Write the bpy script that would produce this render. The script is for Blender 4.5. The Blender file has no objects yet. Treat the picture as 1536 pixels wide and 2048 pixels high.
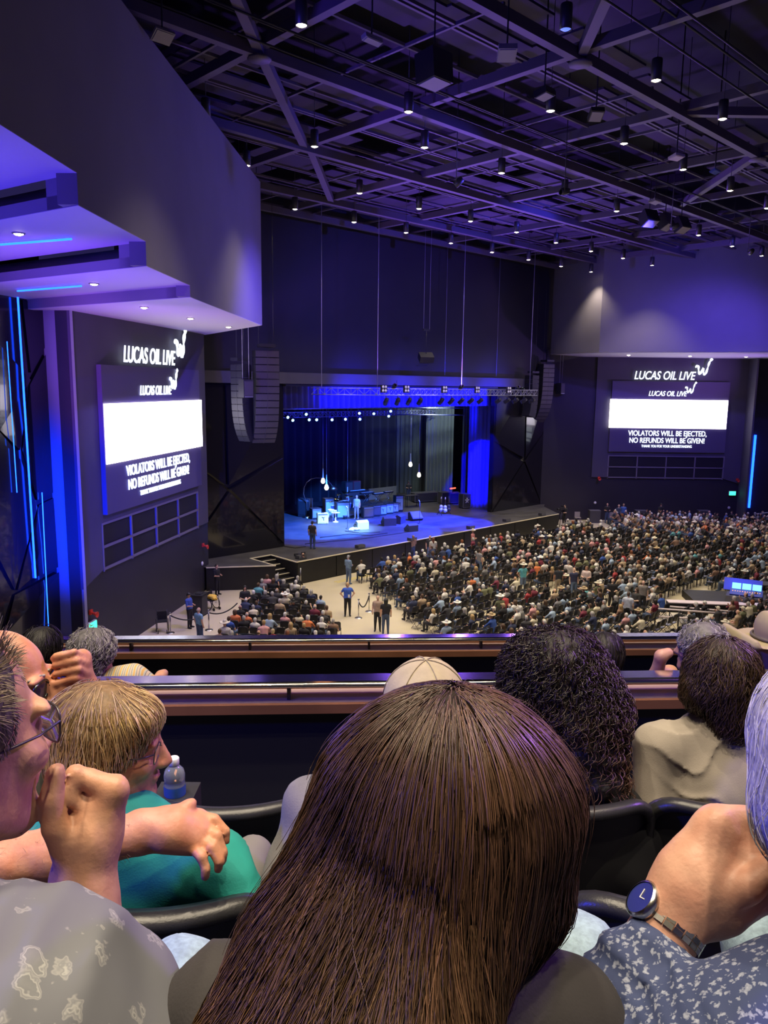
import bpy, math, random
import numpy as np
from mathutils import Matrix, Vector
random.seed(7); RNG = np.random.default_rng(7)
sc = bpy.context.scene
col = sc.collection
# ------------------------------------------------------------------ camera
F_PX, CX, CY, YH, CAM_Z = 1540.0, 768.0, 1024.0, 773.0, 11.8
ROLL = math.atan(.0126); PITCH = math.atan((CY - YH) / F_PX)
fwd = np.array([0, math.cos(PITCH), -math.sin(PITCH)])
_R = np.array([1., 0, 0]); _U = np.array([0, math.sin(PITCH), math.cos(PITCH)])
rgt = _R * math.cos(ROLL) + _U * math.sin(ROLL)
upv = _U * math.cos(ROLL) - _R * math.sin(ROLL)
CAM = np.array([0, 0, CAM_Z])
cam_data = bpy.data.cameras.new('camera'); cam = bpy.data.objects.new('camera', cam_data); col.objects.link(cam)
cam_data.sensor_fit = 'VERTICAL'; cam_data.sensor_height = 24.0; cam_data.lens = F_PX / 2048 * 24.0
cam_data.clip_start = .05; cam_data.clip_end = 300
cam.matrix_world = Matrix([[rgt[0], upv[0], -fwd[0], 0], [rgt[1], upv[1], -fwd[1], 0], [rgt[2], upv[2], -fwd[2], CAM_Z], [0, 0, 0, 1]])
sc.camera = cam
# ------------------------------------------------------------------ world, exposure
sc.view_settings.view_transform = 'Standard'; sc.view_settings.look = 'None'
sc.view_settings.gamma = 1; sc.view_settings.use_curve_mapping = False
sc.view_settings.exposure = 0.0
w = bpy.data.worlds.new('hall_ambience'); sc.world = w; w.use_nodes = True
bg = w.node_tree.nodes['Background']; bg.inputs[0].default_value = (.20, .15, .78, 1); bg.inputs[1].default_value = .085
# ------------------------------------------------------------------ pixel -> place helpers (distance always from a surface or a known size)
def ray(x, y): return fwd + rgt * (x - CX) / F_PX + upv * (CY - y) / F_PX
def onz(x, y, z): d = ray(x, y); return CAM + d * ((z - CAM_Z) / d[2])
def onplane(x, y, p, n): d = ray(x, y); return CAM + d * (np.dot(np.array(p) - CAM, n) / np.dot(d, n))
def at(x, y, depth): return CAM + ray(x, y) * depth
HA = math.radians(46.1)
uu = np.array([math.sin(HA), math.cos(HA), 0]); nn = np.array([math.cos(HA), -math.sin(HA), 0])
HO = 41.0 * uu - 35.94 * nn
def hf(a, b, z=0.0): return HO + uu * a + nn * b + np.array([0, 0, z])      # stage-centred hall frame
def hall(p): q = np.array(p, float) - HO; return float(q @ uu), float(q @ nn)
UP = np.array([0, 0, 1.])
def vec(*a): return np.array(a, float)
def unit(v): v = np.array(v, float); return v / (np.linalg.norm(v) + 1e-12)
def spot(name, loc, target, power, color, angle=60, blend=.5, radius=.1, parent=None):
    l = bpy.data.lights.new(name, 'SPOT'); l.energy = power; l.color = color
    l.spot_size = math.radians(angle); l.spot_blend = blend; l.shadow_soft_size = radius
    o = bpy.data.objects.new(name, l); col.objects.link(o)
    d = Vector(np.array(target, float) - np.array(loc, float))
    o.rotation_euler = d.to_track_quat('-Z', 'Y').to_euler(); o.location = Vector(loc)
    if parent: adopt(o, parent)
    return o
def sub(o, part):
    o.parent = part; o.matrix_parent_inverse = Matrix.Identity(4); return o      # sub-part of a part
def adopt(o, parent):
    o.parent = parent; o.matrix_parent_inverse = Matrix.Translation(-Vector(parent.location)); return o
# ------------------------------------------------------------------ materials
_M = {}
def mat(name, c=(.5, .5, .5), rough=.5, metal=0., emit=0., noise=None, bump=None, c2=None, coat=0., spec=.5, trans=0., objcol=False, attr=None, sss=0., sheen=0.):
    if name in _M: return _M[name]
    m = bpy.data.materials.new(name); m.use_nodes = True; nt = m.node_tree; b = nt.nodes['Principled BSDF']
    def setin(k, v):
        if k in b.inputs: b.inputs[k].default_value = v
    setin('Base Color', (*c, 1)); setin('Roughness', rough); setin('Metallic', metal); setin('Coat Weight', coat)
    setin('Specular IOR Level', spec); setin('Transmission Weight', trans); setin('Sheen Weight', sheen)
    if sss: setin('Subsurface Weight', sss); setin('Subsurface Radius', (.012, .004, .002)); setin('Subsurface Scale', 1.0)
    if emit: setin('Emission Color', (*c, 1)); setin('Emission Strength', emit)
    src = None
    if objcol:
        oi = nt.nodes.new('ShaderNodeObjectInfo'); src = oi.outputs['Color']
    if attr:
        at_ = nt.nodes.new('ShaderNodeAttribute'); at_.attribute_name = attr; src = at_.outputs['Color']
    if noise:
        tc = nt.nodes.new('ShaderNodeTexCoord'); nz = nt.nodes.new('ShaderNodeTexNoise'); nz.inputs['Scale'].default_value = noise[0]; nz.inputs['Detail'].default_value = 5
        nt.links.new(tc.outputs['Object'], nz.inputs['Vector'])
        mx = nt.nodes.new('ShaderNodeMix'); mx.data_type = 'RGBA'
        rp = nt.nodes.new('ShaderNodeMapRange'); rp.inputs[1].default_value = .35; rp.inputs[2].default_value = .65
        nt.links.new(nz.outputs['Fac'], rp.inputs[0]); nt.links.new(rp.outputs[0], mx.inputs['Factor'])
        if src is not None:
            hv = nt.nodes.new('ShaderNodeHueSaturation'); hv.inputs['Value'].default_value = 1 - noise[1]; nt.links.new(src, hv.inputs['Color'])
            nt.links.new(src, mx.inputs[6]); nt.links.new(hv.outputs[0], mx.inputs[7])
        else:
            mx.inputs[6].default_value = (*c, 1); mx.inputs[7].default_value = (*(c2 or [v * (1 - noise[1]) for v in c]), 1)
        src = mx.outputs[2]
    if src is not None: nt.links.new(src, b.inputs['Base Color'])
    if bump:
        tc = nt.nodes.new('ShaderNodeTexCoord'); nz = nt.nodes.new('ShaderNodeTexNoise'); nz.inputs['Scale'].default_value = bump[0]; nz.inputs['Detail'].default_value = 3
        bp = nt.nodes.new('ShaderNodeBump'); bp.inputs['Strength'].default_value = bump[1]; bp.inputs['Distance'].default_value = bump[2] if len(bump) > 2 else .01
        nt.links.new(tc.outputs['Object'], nz.inputs['Vector']); nt.links.new(nz.outputs['Fac'], bp.inputs['Height']); nt.links.new(bp.outputs[0], b.inputs['Normal'])
    _M[name] = m; return m
# ------------------------------------------------------------------ mesh building
def fast_mesh(name, V, Q, smooth=True, mats=(), mi=None, tri=None):
    V = np.asarray(V, np.float32); Q = np.asarray(Q, np.int32)
    me = bpy.data.meshes.new(name); k = Q.shape[1]
    me.vertices.add(len(V)); me.vertices.foreach_set('co', V.ravel())
    me.loops.add(Q.size); me.loops.foreach_set('vertex_index', Q.ravel())
    me.polygons.add(len(Q)); me.polygons.foreach_set('loop_start', np.arange(0, Q.size, k, dtype=np.int32))
    if mi is not None: me.polygons.foreach_set('material_index', np.asarray(mi, np.int32))
    me.update(calc_edges=True); me.polygons.foreach_set('use_smooth', np.full(len(Q), smooth, bool))
    for m in mats: me.materials.append(m)
    me.validate(); return me
def link(name, me, parent=None, kind=None):
    o = bpy.data.objects.new(name, me); col.objects.link(o)
    if parent is not None: adopt(o, parent)
    if kind: o['kind'] = kind
    return o
def tag(o, label, cat, group=None):
    o['label'] = label; o['category'] = cat
    if group: o['group'] = group
    return o
def thing(name, label, cat, loc=(0, 0, 0), group=None):
    o = bpy.data.objects.new(name, None); col.objects.link(o); o.location = Vector(loc); o.empty_display_size = .1
    return tag(o, label, cat, group)
class MB:
    """collects polygons of one mesh object"""
    def __init__(s): s.v = []; s.f = []; s.m = []; s.sm = []
    def add(s, V, Fs, m=0, smooth=False):
        n = len(s.v); s.v += [tuple(map(float, p)) for p in V]
        for f in Fs: s.f.append(tuple(n + i for i in f)); s.m.append(m); s.sm.append(smooth)
        return s
    def box(s, c, size, ax=None, m=0):
        c = np.array(c, float); hx, hy, hz = [v / 2 for v in size]
        ax = ax if ax is not None else (vec(1, 0, 0), vec(0, 1, 0), UP)
        P = [c + ax[0] * hx * i + ax[1] * hy * j + ax[2] * hz * k for k in (-1, 1) for j in (-1, 1) for i in (-1, 1)]
        return s.add(P, [(0, 2, 3, 1), (4, 5, 7, 6), (0, 1, 5, 4), (2, 6, 7, 3), (0, 4, 6, 2), (1, 3, 7, 5)], m)
    def poly(s, P, m=0): return s.add(P, [tuple(range(len(P)))], m)
    def prism(s, P, off, m=0):
        P = [np.array(p, float) for p in P]; off = np.array(off, float); n = len(P)
        return s.add(P + [p + off for p in P], [tuple(range(n))[::-1], tuple(range(n, 2 * n))] + [(i, (i + 1) % n, n + (i + 1) % n, n + i) for i in range(n)], m)
    def tube(s, pts, r, n=8, m=0, cap=True, smooth=True):
        pts = [np.array(p, float) for p in pts]; rr = r if hasattr(r, '__len__') else [r] * len(pts)
        V = []; up = None
        for i, p in enumerate(pts):
            t = unit(pts[min(i + 1, len(pts) - 1)] - pts[max(i - 1, 0)])
            if up is None: up = vec(0, 0, 1) if abs(t[2]) < .9 else vec(1, 0, 0)
            a = unit(np.cross(t, up)); b = np.cross(a, t); up = b
            V += [p + (a * math.cos(2 * math.pi * k / n) + b * math.sin(2 * math.pi * k / n)) * rr[i] for k in range(n)]
        Fs = [(i * n + k, i * n + (k + 1) % n, (i + 1) * n + (k + 1) % n, (i + 1) * n + k) for i in range(len(pts) - 1) for k in range(n)]
        s.add(V, Fs, m, smooth)
        if cap:
            base = len(s.v) - len(V); L = len(pts) - 1
            s.f += [tuple(base + k for k in range(n))[::-1], tuple(base + L * n + k for k in range(n))]; s.m += [m, m]; s.sm += [False, False]
        return s
    def lathe(s, c, prof, n=16, ax=None, m=0, smooth=True):
        """prof: [(radius, height)] around ax[2] at c"""
        c = np.array(c, float); ax = ax if ax is not None else (vec(1, 0, 0), vec(0, 1, 0), UP)
        V = [c + ax[2] * h + (ax[0] * math.cos(2 * math.pi * k / n) + ax[1] * math.sin(2 * math.pi * k / n)) * r for r, h in prof for k in range(n)]
        return s.add(V, [(i * n + k, i * n + (k + 1) % n, (i + 1) * n + (k + 1) % n, (i + 1) * n + k) for i in range(len(prof) - 1) for k in range(n)], m, smooth)
    def mesh(s, name, *mats):
        me = bpy.data.meshes.new(name); me.from_pydata(s.v, [], s.f)
        me.polygons.foreach_set('material_index', s.m); me.polygons.foreach_set('use_smooth', s.sm)
        for m in mats: me.materials.append(m)
        me.update(); return me
    def build(s, name, mats, parent=None, kind=None):
        mats = mats if isinstance(mats, (tuple, list)) else (mats,)
        return link(name, s.mesh(name, *mats), parent, kind)
def frame(fx):
    """right-handed axes with the given horizontal x direction"""
    x = unit(fx); return (x, np.cross(UP, x), UP)
def head_dir(deg): h = math.radians(deg); return vec(math.sin(h), math.cos(h), 0)
# ------------------------------------------------------------------ implicit surfaces (bodies, hands, cloth, hair volumes)
class Sdf:
    def __init__(s): s.p = []; s.T = np.eye(4)
    def _x(s, p): return (s.T @ np.array([*p, 1.]))[:3]
    def cap(s, p0, p1, r0, r1=None, k=.02, m=0, op=1):
        s.p.append(('c', s._x(p0), s._x(p1), r0, r0 if r1 is None else r1, k, m, op)); return s
    def chain(s, pts, rs, k=.02, m=0, op=1):
        for i in range(len(pts) - 1): s.cap(pts[i], pts[i + 1], rs[i], rs[i + 1], k, m, op)
        return s
    def ell(s, c, r, rot=None, k=.02, m=0, op=1):
        Rm = s.T[:3, :3] @ (np.array(rot) if rot is not None else np.eye(3))
        s.p.append(('e', s._x(c), Rm, np.array(r, float), k, m, op)); return s
    @staticmethod
    def _d(q, P):
        if q[0] == 'c':
            a, b, r0, r1 = q[1:5]; ab = b - a; L2 = ab @ ab + 1e-12
            ap = P - a; t = np.clip(ap @ ab / L2, 0, 1)
            d = ap - t[..., None] * ab
            return np.sqrt((d * d).sum(-1)) - (r0 + (r1 - r0) * t)
        c, Rm, r = q[1:4]; l = (P - c) @ Rm
        a = l / r; k0 = np.sqrt((a * a).sum(-1)); b = a / r; k1 = np.sqrt((b * b).sum(-1)) + 1e-9
        return np.where(k0 < 1e-6, -r.min(), k0 * (k0 - 1) / k1)
    def bound(s, q):
        if q[0] == 'c':
            r = max(q[3], q[4]); return np.minimum(q[1], q[2]) - r, np.maximum(q[1], q[2]) + r
        e = np.sqrt(((q[2] * q[3]) ** 2).sum(1)); return q[1] - e, q[1] + e
    @staticmethod
    def _mix(D, d, k, op):
        if op > 0:
            h = np.maximum(k - np.abs(D - d), 0) / k; return np.minimum(D, d) - h * h * k * .25
        d = -d; h = np.maximum(k - np.abs(D - d), 0) / k; return np.maximum(D, d) + h * h * k * .25
    def __call__(s, P):
        D = np.full(P.shape[:-1], 9.)
        for q in s.p: D = s._mix(D, s._d(q, P), q[-3], q[-1])
        return D
    def grad(s, P, e=.003):
        g = np.zeros_like(P)
        for o in ((1, -1, -1), (-1, -1, 1), (-1, 1, -1), (1, 1, 1)): o = np.array(o, float); g += o * s(P + o * e)[..., None]
        return g / (np.linalg.norm(g, axis=-1, keepdims=True) + 1e-9)
    def nets(s, h, pad=None, disp=None, clip=None):
        pos = [q for q in s.p if q[-1] > 0]; bs = [s.bound(q) for q in pos]
        lo = np.min([b[0] for b in bs], 0) - 3 * h; hi = np.max([b[1] for b in bs], 0) + 3 * h
        if clip is not None: lo = np.maximum(lo, clip[0]); hi = np.minimum(hi, clip[1])
        n = np.ceil((hi - lo) / h).astype(int) + 1
        ax = [lo[i] + h * np.arange(n[i]) for i in range(3)]
        D = np.full(n, 9., np.float32); M = np.zeros(n, np.int8); Raw = np.full(n, 9., np.float32)
        for q in s.p:
            a, b = s.bound(q); mg = q[-3] + 2.5 * h
            i0 = np.clip(np.floor((a - mg - lo) / h).astype(int), 0, n); i1 = np.clip(np.ceil((b + mg - lo) / h).astype(int) + 1, 0, n)
            if np.any(i1 <= i0): continue
            sl = tuple(slice(i0[k], i1[k]) for k in range(3))
            G = np.stack(np.meshgrid(*[ax[k][sl[k]] for k in range(3)], indexing='ij'), -1)
            d = s._d(q, G).astype(np.float32)
            D[sl] = s._mix(D[sl], d, q[-3], q[-1])
            if q[-1] > 0:
                up_ = d < Raw[sl]; M[sl] = np.where(up_, q[-2], M[sl]); Raw[sl] = np.minimum(Raw[sl], d)
        if disp is not None:
            near = np.abs(D) < 4 * h + .03; idx = np.argwhere(near); D[near] += disp(lo + idx * h)
        for a_ in range(3):
            sl0 = [slice(None)] * 3; sl0[a_] = 0; sl1 = [slice(None)] * 3; sl1[a_] = -1
            D[tuple(sl0)] = np.maximum(D[tuple(sl0)], h * .3); D[tuple(sl1)] = np.maximum(D[tuple(sl1)], h * .3)
        return nets(D, lo, h, M)
def nets(D, lo, h, M=None):
    S = D < 0; c = np.array(D.shape) - 1
    def cs(A, i, j, k): return A[i:i + c[0], j:j + c[1], k:k + c[2]]
    cnt = sum(cs(S, i, j, k).astype(np.int8) for i in (0, 1) for j in (0, 1) for k in (0, 1))
    act = (cnt > 0) & (cnt < 8); I = np.argwhere(act); nv = len(I)
    vid = np.full(act.shape, -1, np.int64); vid[act] = np.arange(nv)
    acc = np.zeros((nv, 3)); num = np.zeros(nv); i, j, k = I.T
    cv = {(a, b, d): D[i + a, j + b, k + d] for a in (0, 1) for b in (0, 1) for d in (0, 1)}
    for a in (0, 1):
        for b in (0, 1):
            for e0, e1 in (((0, a, b), (1, a, b)), ((a, 0, b), (a, 1, b)), ((a, b, 0), (a, b, 1))):
                d0, d1 = cv[e0], cv[e1]; x = (d0 < 0) != (d1 < 0)
                t = np.where(x, d0 / np.where(d0 - d1 == 0, 1, d0 - d1), 0)
                p = np.array(e0) + t[:, None] * (np.array(e1) - np.array(e0))
                acc += np.where(x[:, None], p, 0); num += x
    V = lo + (I + acc / np.maximum(num, 1)[:, None]) * h
    Q = []
    for ax_ in range(3):
        o = [k for k in range(3) if k != ax_]
        sl0 = [slice(None)] * 3; sl1 = [slice(None)] * 3; sl0[ax_] = slice(0, -1); sl1[ax_] = slice(1, None)
        A = S[tuple(sl0)]; B = S[tuple(sl1)]; X = A != B
        for z in o:
            e = [slice(None)] * 3; e[z] = 0; X[tuple(e)] = False; e[z] = -1; X[tuple(e)] = False
        E = np.argwhere(X); fl = A[tuple(E.T)]
        def vi(d0, d1):
            e = E.copy(); e[:, o[0]] -= d0; e[:, o[1]] -= d1; return vid[tuple(e.T)]
        q = np.stack([vi(1, 1), vi(0, 1), vi(0, 0), vi(1, 0)], 1)
        if ax_ == 1: fl = ~fl
        q = np.where(fl[:, None], q, q[:, ::-1]); Q.append(q)
    Q = np.concatenate(Q); ok = (Q >= 0).all(1); Q = Q[ok]
    mi = M[tuple(np.minimum(I + 0, np.array(M.shape) - 1).T)][Q[:, 0]] if M is not None else None
    return V, Q, mi
def relax(V, Q, it=1, f=.5):
    n = len(V); E = np.concatenate([Q[:, [0, 1]], Q[:, [1, 2]], Q[:, [2, 3]], Q[:, [3, 0]]])
    for _ in range(it):
        s_ = np.zeros_like(V); c_ = np.zeros(n)
        for a, b in ((0, 1), (1, 0)):
            for d in range(3): s_[:, d] += np.bincount(E[:, a], V[E[:, b], d], n)
            c_ += np.bincount(E[:, a], minlength=n)
        V = V + f * (s_ / np.maximum(c_, 1)[:, None] - V)
    return V
def blob(name, sdf, h, mats, parent=None, it=1, disp=None, clip=None):
    V, Q, mi = sdf.nets(h, disp=disp, clip=clip); V = relax(V, Q, it)
    mats = mats if isinstance(mats, (tuple, list)) else (mats,)
    return link(name, fast_mesh(name, V, Q, True, mats, mi), parent)
def wob(freq, amp, seed=0):
    """smooth pseudo-noise displacement for cloth folds and skin"""
    g = np.random.default_rng(seed); K = g.normal(size=(7, 3)) * freq; ph = g.uniform(0, 6.28, 7)
    return lambda P: (amp / 2.2) * np.sin(P @ K.T + ph).sum(-1)
# ------------------------------------------------------------------ hair strands as real thin tubes
def strand_mesh(name, P, r, colr, m, parent=None, sides=3):
    """P (N,S,3) polylines, r (S,) or (N,S), colr (N,3) or (N,S,3)"""
    N, S, _ = P.shape; T = np.gradient(P, axis=1); T /= np.linalg.norm(T, axis=-1, keepdims=True) + 1e-9
    ref = np.where(np.abs(T[..., 2:3]) < .9, np.array([0, 0, 1.]), np.array([1., 0, 0]))
    A = np.cross(T, ref); A /= np.linalg.norm(A, axis=-1, keepdims=True) + 1e-9; B = np.cross(A, T)
    r = np.broadcast_to(np.asarray(r, float), (N, S))[..., None]
    ring = [P + r * (math.cos(2 * math.pi * k / sides) * A + math.sin(2 * math.pi * k / sides) * B) for k in range(sides)]
    V = np.stack(ring, 2).reshape(-1, 3)
    b = (np.arange(N)[:, None, None] * S + np.arange(S - 1)[None, :, None]) * sides; k = np.arange(sides); k2 = (k + 1) % sides
    Q = np.stack([b + k, b + k2, b + sides + k2, b + sides + k], -1).reshape(-1, 4)
    me = fast_mesh(name, V, Q, True, (m,))
    c = np.broadcast_to(colr[:, None] if colr.ndim == 2 else colr, (N, S, 3))
    rgba = np.ones((N, S, sides, 4), np.float32); rgba[..., :3] = c[:, :, None]
    a = me.attributes.new('tint', 'FLOAT_COLOR', 'POINT'); a.data.foreach_set('color', rgba.ravel())
    return link(name, me, parent)
def trace(vol, seeds, steps, ds, flow, rng, depth=.012, wander=.0, curl=None, lift=0., keep=.6):
    """grow strands over a hair volume, hugging its surface"""
    P = seeds.copy(); N = len(P); off = -rng.uniform(0, 1, N) ** 1.3 * depth + lift; out = []; dirn = None
    wv = rng.normal(size=(N, 3)) * wander
    ds = np.broadcast_to(ds, (N,))[:, None]
    for i in range(steps):
        out.append(P.copy()); g = vol.grad(P); f = flow(P)
        if wander: wv = .8 * wv + .6 * rng.normal(size=(N, 3)) * wander; f = f + wv
        f = f - (f * g).sum(-1, keepdims=True) * g * .96
        f /= np.linalg.norm(f, axis=-1, keepdims=True) + 1e-6
        dirn = f if dirn is None else keep * dirn + (1 - keep) * f
        dirn /= np.linalg.norm(dirn, axis=-1, keepdims=True) + 1e-6
        P = P + dirn * ds
        d = vol(P); P = P - (d - off)[:, None] * vol.grad(P) * .7
    out = np.stack(out, 1)
    if curl:
        amp, per = curl; T = np.gradient(out, axis=1); T /= np.linalg.norm(T, axis=-1, keepdims=True) + 1e-9
        A = np.cross(T, np.array([.3, .9, .2])); A /= np.linalg.norm(A, axis=-1, keepdims=True) + 1e-9; B = np.cross(T, A)
        s_ = np.arange(steps)[None, :] * ds * 2 * math.pi / (per * rng.uniform(.7, 1.4, N)[:, None]) + rng.uniform(0, 6.28, N)[:, None]
        ramp = np.minimum(np.arange(steps) / 4., 1)[None, :, None]
        out = out + ramp * amp * (np.cos(s_)[..., None] * A + np.sin(s_)[..., None] * B)
    return out
def vol_seeds(vol, n, rng, lo, hi, test=None):
    """points on the surface of a volume inside a box"""
    P = rng.uniform(lo, hi, (n * 12, 3))
    for _ in range(4): P = P - vol(P)[:, None] * vol.grad(P)
    ok = np.abs(vol(P)) < .004
    if test is not None: ok &= test(P)
    P = P[ok]; return P[:n]
# ================================================================== STRUCTURE
WARM = (1., .84, .60)
m_floor = mat('polished_concrete', (.62, .55, .40), .42, noise=(.35, .14), bump=(3, .05))
m_deck = mat('stage_deck_black', (.085, .083, .09), .5, noise=(1.2, .35), bump=(8, .1))
m_fascia = mat('stage_fascia', (.012, .012, .015), .6, noise=(2, .3))
m_edge = mat('stage_edge_strip', (.75, .68, .50), .5)
m_wall = mat('painted_wall_dark', (.085, .078, .115), .75, noise=(.5, .15), bump=(25, .12, .004))
m_wall2 = mat('painted_wall_black', (.028, .026, .036), .55, noise=(.4, .2))
m_gloss = mat('black_gloss_panel', (.012, .011, .016), .16, coat=.4)
m_black = mat('matte_black', (.012, .012, .016), .7)
m_bulk = mat('bulkhead_paint', (.19, .175, .21), .8, noise=(.4, .1), bump=(30, .1, .004))
m_soff = mat('soffit_paint', (.42, .38, .46), .7)
m_led = mat('led_blue', (.006, .055, 1.), .4, emit=9)
m_led2 = mat('led_cyan', (.012, .10, 1.), .4, emit=6)
m_lamp = mat('lamp_warm_white', (1., .86, .60), .4, emit=34)
m_chrome = mat('brushed_steel', (.62, .60, .56), .28, metal=1., noise=(40, .15))
m_gun = mat('dark_metal', (.06, .06, .07), .45, metal=.6)
m_steel = mat('truss_aluminium', (.42, .42, .48), .4, metal=.8)

def structure(mb, name, mats, parent=None): return mb.build(name, mats, parent, kind='structure')

floor = structure(MB().poly([(-40, 20, 0), (90, 20, 0), (90, 90, 0), (-40, 90, 0)]), 'floor', m_floor)
# floor tape in front of the stage
tape_m = mat('yellow_floor_tape', (.75, .62, .10), .6)
for k in (0, .25):
    m = MB().box(hf(-2, 1.0 + k, .006), (19, .07, .008), frame(uu)); structure(m, 'floor_tape', tape_m, floor)

# ---- stage platform
ZS = 1.4
stage = thing('stage_platform', 'low black stage platform with a pale front edge strip', 'stage', hf(0, 0, 0))
N1, N2, N3, N4, A0 = hall(onz(541, 1109, ZS)), hall(onz(501, 1117, ZS)), hall(onz(551, 1131, ZS)), (-18.4, -2.25), (-13.6, 0.)
plan = [(14.0, 0.), A0, (-13.6, -2.65), (-15.15, -2.6), (-15.1, -.08), N4, (-19.5, -4.0), (-19.5, -24), (26, -24), (26, -9), (16.5, -3.2)]
mb = MB().poly([hf(a, b, ZS) for a, b in plan][::-1]); mb.build('deck', m_deck, stage)
mb = MB()
for (a0, b0), (a1, b1) in zip(plan[:6], plan[1:6]):
    mb.poly([hf(a0, b0, ZS - .02), hf(a1, b1, ZS - .02), hf(a1, b1, 0), hf(a0, b0, 0)])
mb.poly([hf(16.5, -3.2, ZS), hf(14, 0, ZS), hf(14, 0, 0), hf(16.5, -3.2, 0)])
mb.build('fascia', m_fascia, stage)
for (a0, b0), (a1, b1) in list(zip(plan[:6], plan[1:6])):
    p, q = hf(a0, b0, ZS), hf(a1, b1, ZS); L = np.linalg.norm(q - p)
    MB().box((p + q) / 2 - UP * .021, (L, .10, .05), frame(q - p)).build('edge_strip', m_edge, stage)
for k in range(9):
    a = 14 - 27.6 * (k + .5) / 9
    MB().box(hf(a, .03, .68), (3.0, .04, 1.24), frame(uu)).build('fascia_panel', m_fascia, stage)
# stairs
stair = thing('stage_stairs', 'short black staircase with pale step edges cut into the stage corner', 'stairs', hf(-14.35, -1, 0))
for k in range(6):
    z = ZS - .2 * (k + 1); b = -2.5 + .46 * k
    MB().box(hf(-14.35, b + .23, z / 2), (1.44, .46, z), frame(uu)).build('step', m_fascia, stair)
    MB().box(hf(-14.35, b + .43, z + .01), (1.44, .07, .03), frame(uu)).build('step_edge', m_edge, stair)
for a in (-15.15, -13.5):
    MB().tube([hf(a, .25, 0), hf(a, .25, 1.05)], .03).build('handrail_post', m_chrome, stair)

# ---- proscenium and portal
def facet_wall(name, a0, a1, z0, z1, b, pieces, sgn):
    w_ = structure(MB().prism([hf(a0, b, z0), hf(a1, b, z0), hf(a1, b, z1), hf(a0, b, z1)], -nn * .4), name, m_gloss)
    W = a1 - a0; Hh = z1 - z0
    for P in pieces:
        pts = [(a0 + u_ * W, z0 + v_ * Hh, d_) for u_, v_, d_ in P]
        mbb = MB(); front = [hf(a, b + .03 + d, z) for a, z, d in pts]; back = [hf(a, b, z) for a, z, d in pts]; n = len(pts)
        mbb.add(front + back, [tuple(range(n))] + [(i, (i + 1) % n, n + (i + 1) % n, n + i) for i in range(n)])
        mbb.build('facet_panel', m_gloss, w_)
    return w_
PC = [[(.02, .0, .0), (.98, .0, .05), (.45, .38, .25)], [(.02, .02, .0), (.43, .39, .25), (.02, .62, .0)], [(.99, .02, .05), (.99, .55, .0), (.47, .39, .25)],
      [(.02, .64, .0), (.42, .42, .22), (.42, .99, .1), (.02, .99, .1)], [(.45, .42, .22), (.98, .57, .0), (.98, .99, .12), (.45, .99, .1)]]
PCR = [[(1 - u_, v_, d_) for u_, v_, d_ in P][::-1] for P in PC]
wpl = facet_wall('wall_portal_left', -19.2, -11.43, ZS, 11.9, -4.15, PC, -1)
wpr = facet_wall('wall_portal_right', 10.15, 17.5, ZS, 11.9, -4.15, PCR, 1)
wup = structure(MB().prism([hf(-22, -4.15, 12.6), hf(22, -4.15, 12.6), hf(22, -4.15, 26), hf(-22, -4.15, 26)], -nn * .5), 'wall_proscenium', m_wall2)
structure(MB().box(hf(0, -4.1, 12.25), (40, .5, .7), frame(uu)), 'trim_1', m_wall)
structure(MB().box(hf(-.6, -4.1, 11.8), (21.6, .35, .12), frame(uu)), 'trim_2', m_gun)
# backstage shell
structure(MB().prism([hf(-20, -18.6, ZS), hf(30, -18.6, ZS), hf(30, -18.6, 16), hf(-20, -18.6, 16)], -nn * .3), 'wall_backstage', m_black)
structure(MB().prism([hf(-19.4, -18.6, ZS), hf(-19.4, -4.2, ZS), hf(-19.4, -4.2, 16), hf(-19.4, -18.6, 16)], -uu * .3), 'wall_backstage_side', m_black)
structure(MB().prism([hf(-20, -18.6, 16), hf(30, -18.6, 16), hf(30, -4.4, 16), hf(-20, -4.4, 16)], UP * .2), 'ceiling_backstage', m_black)

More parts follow.
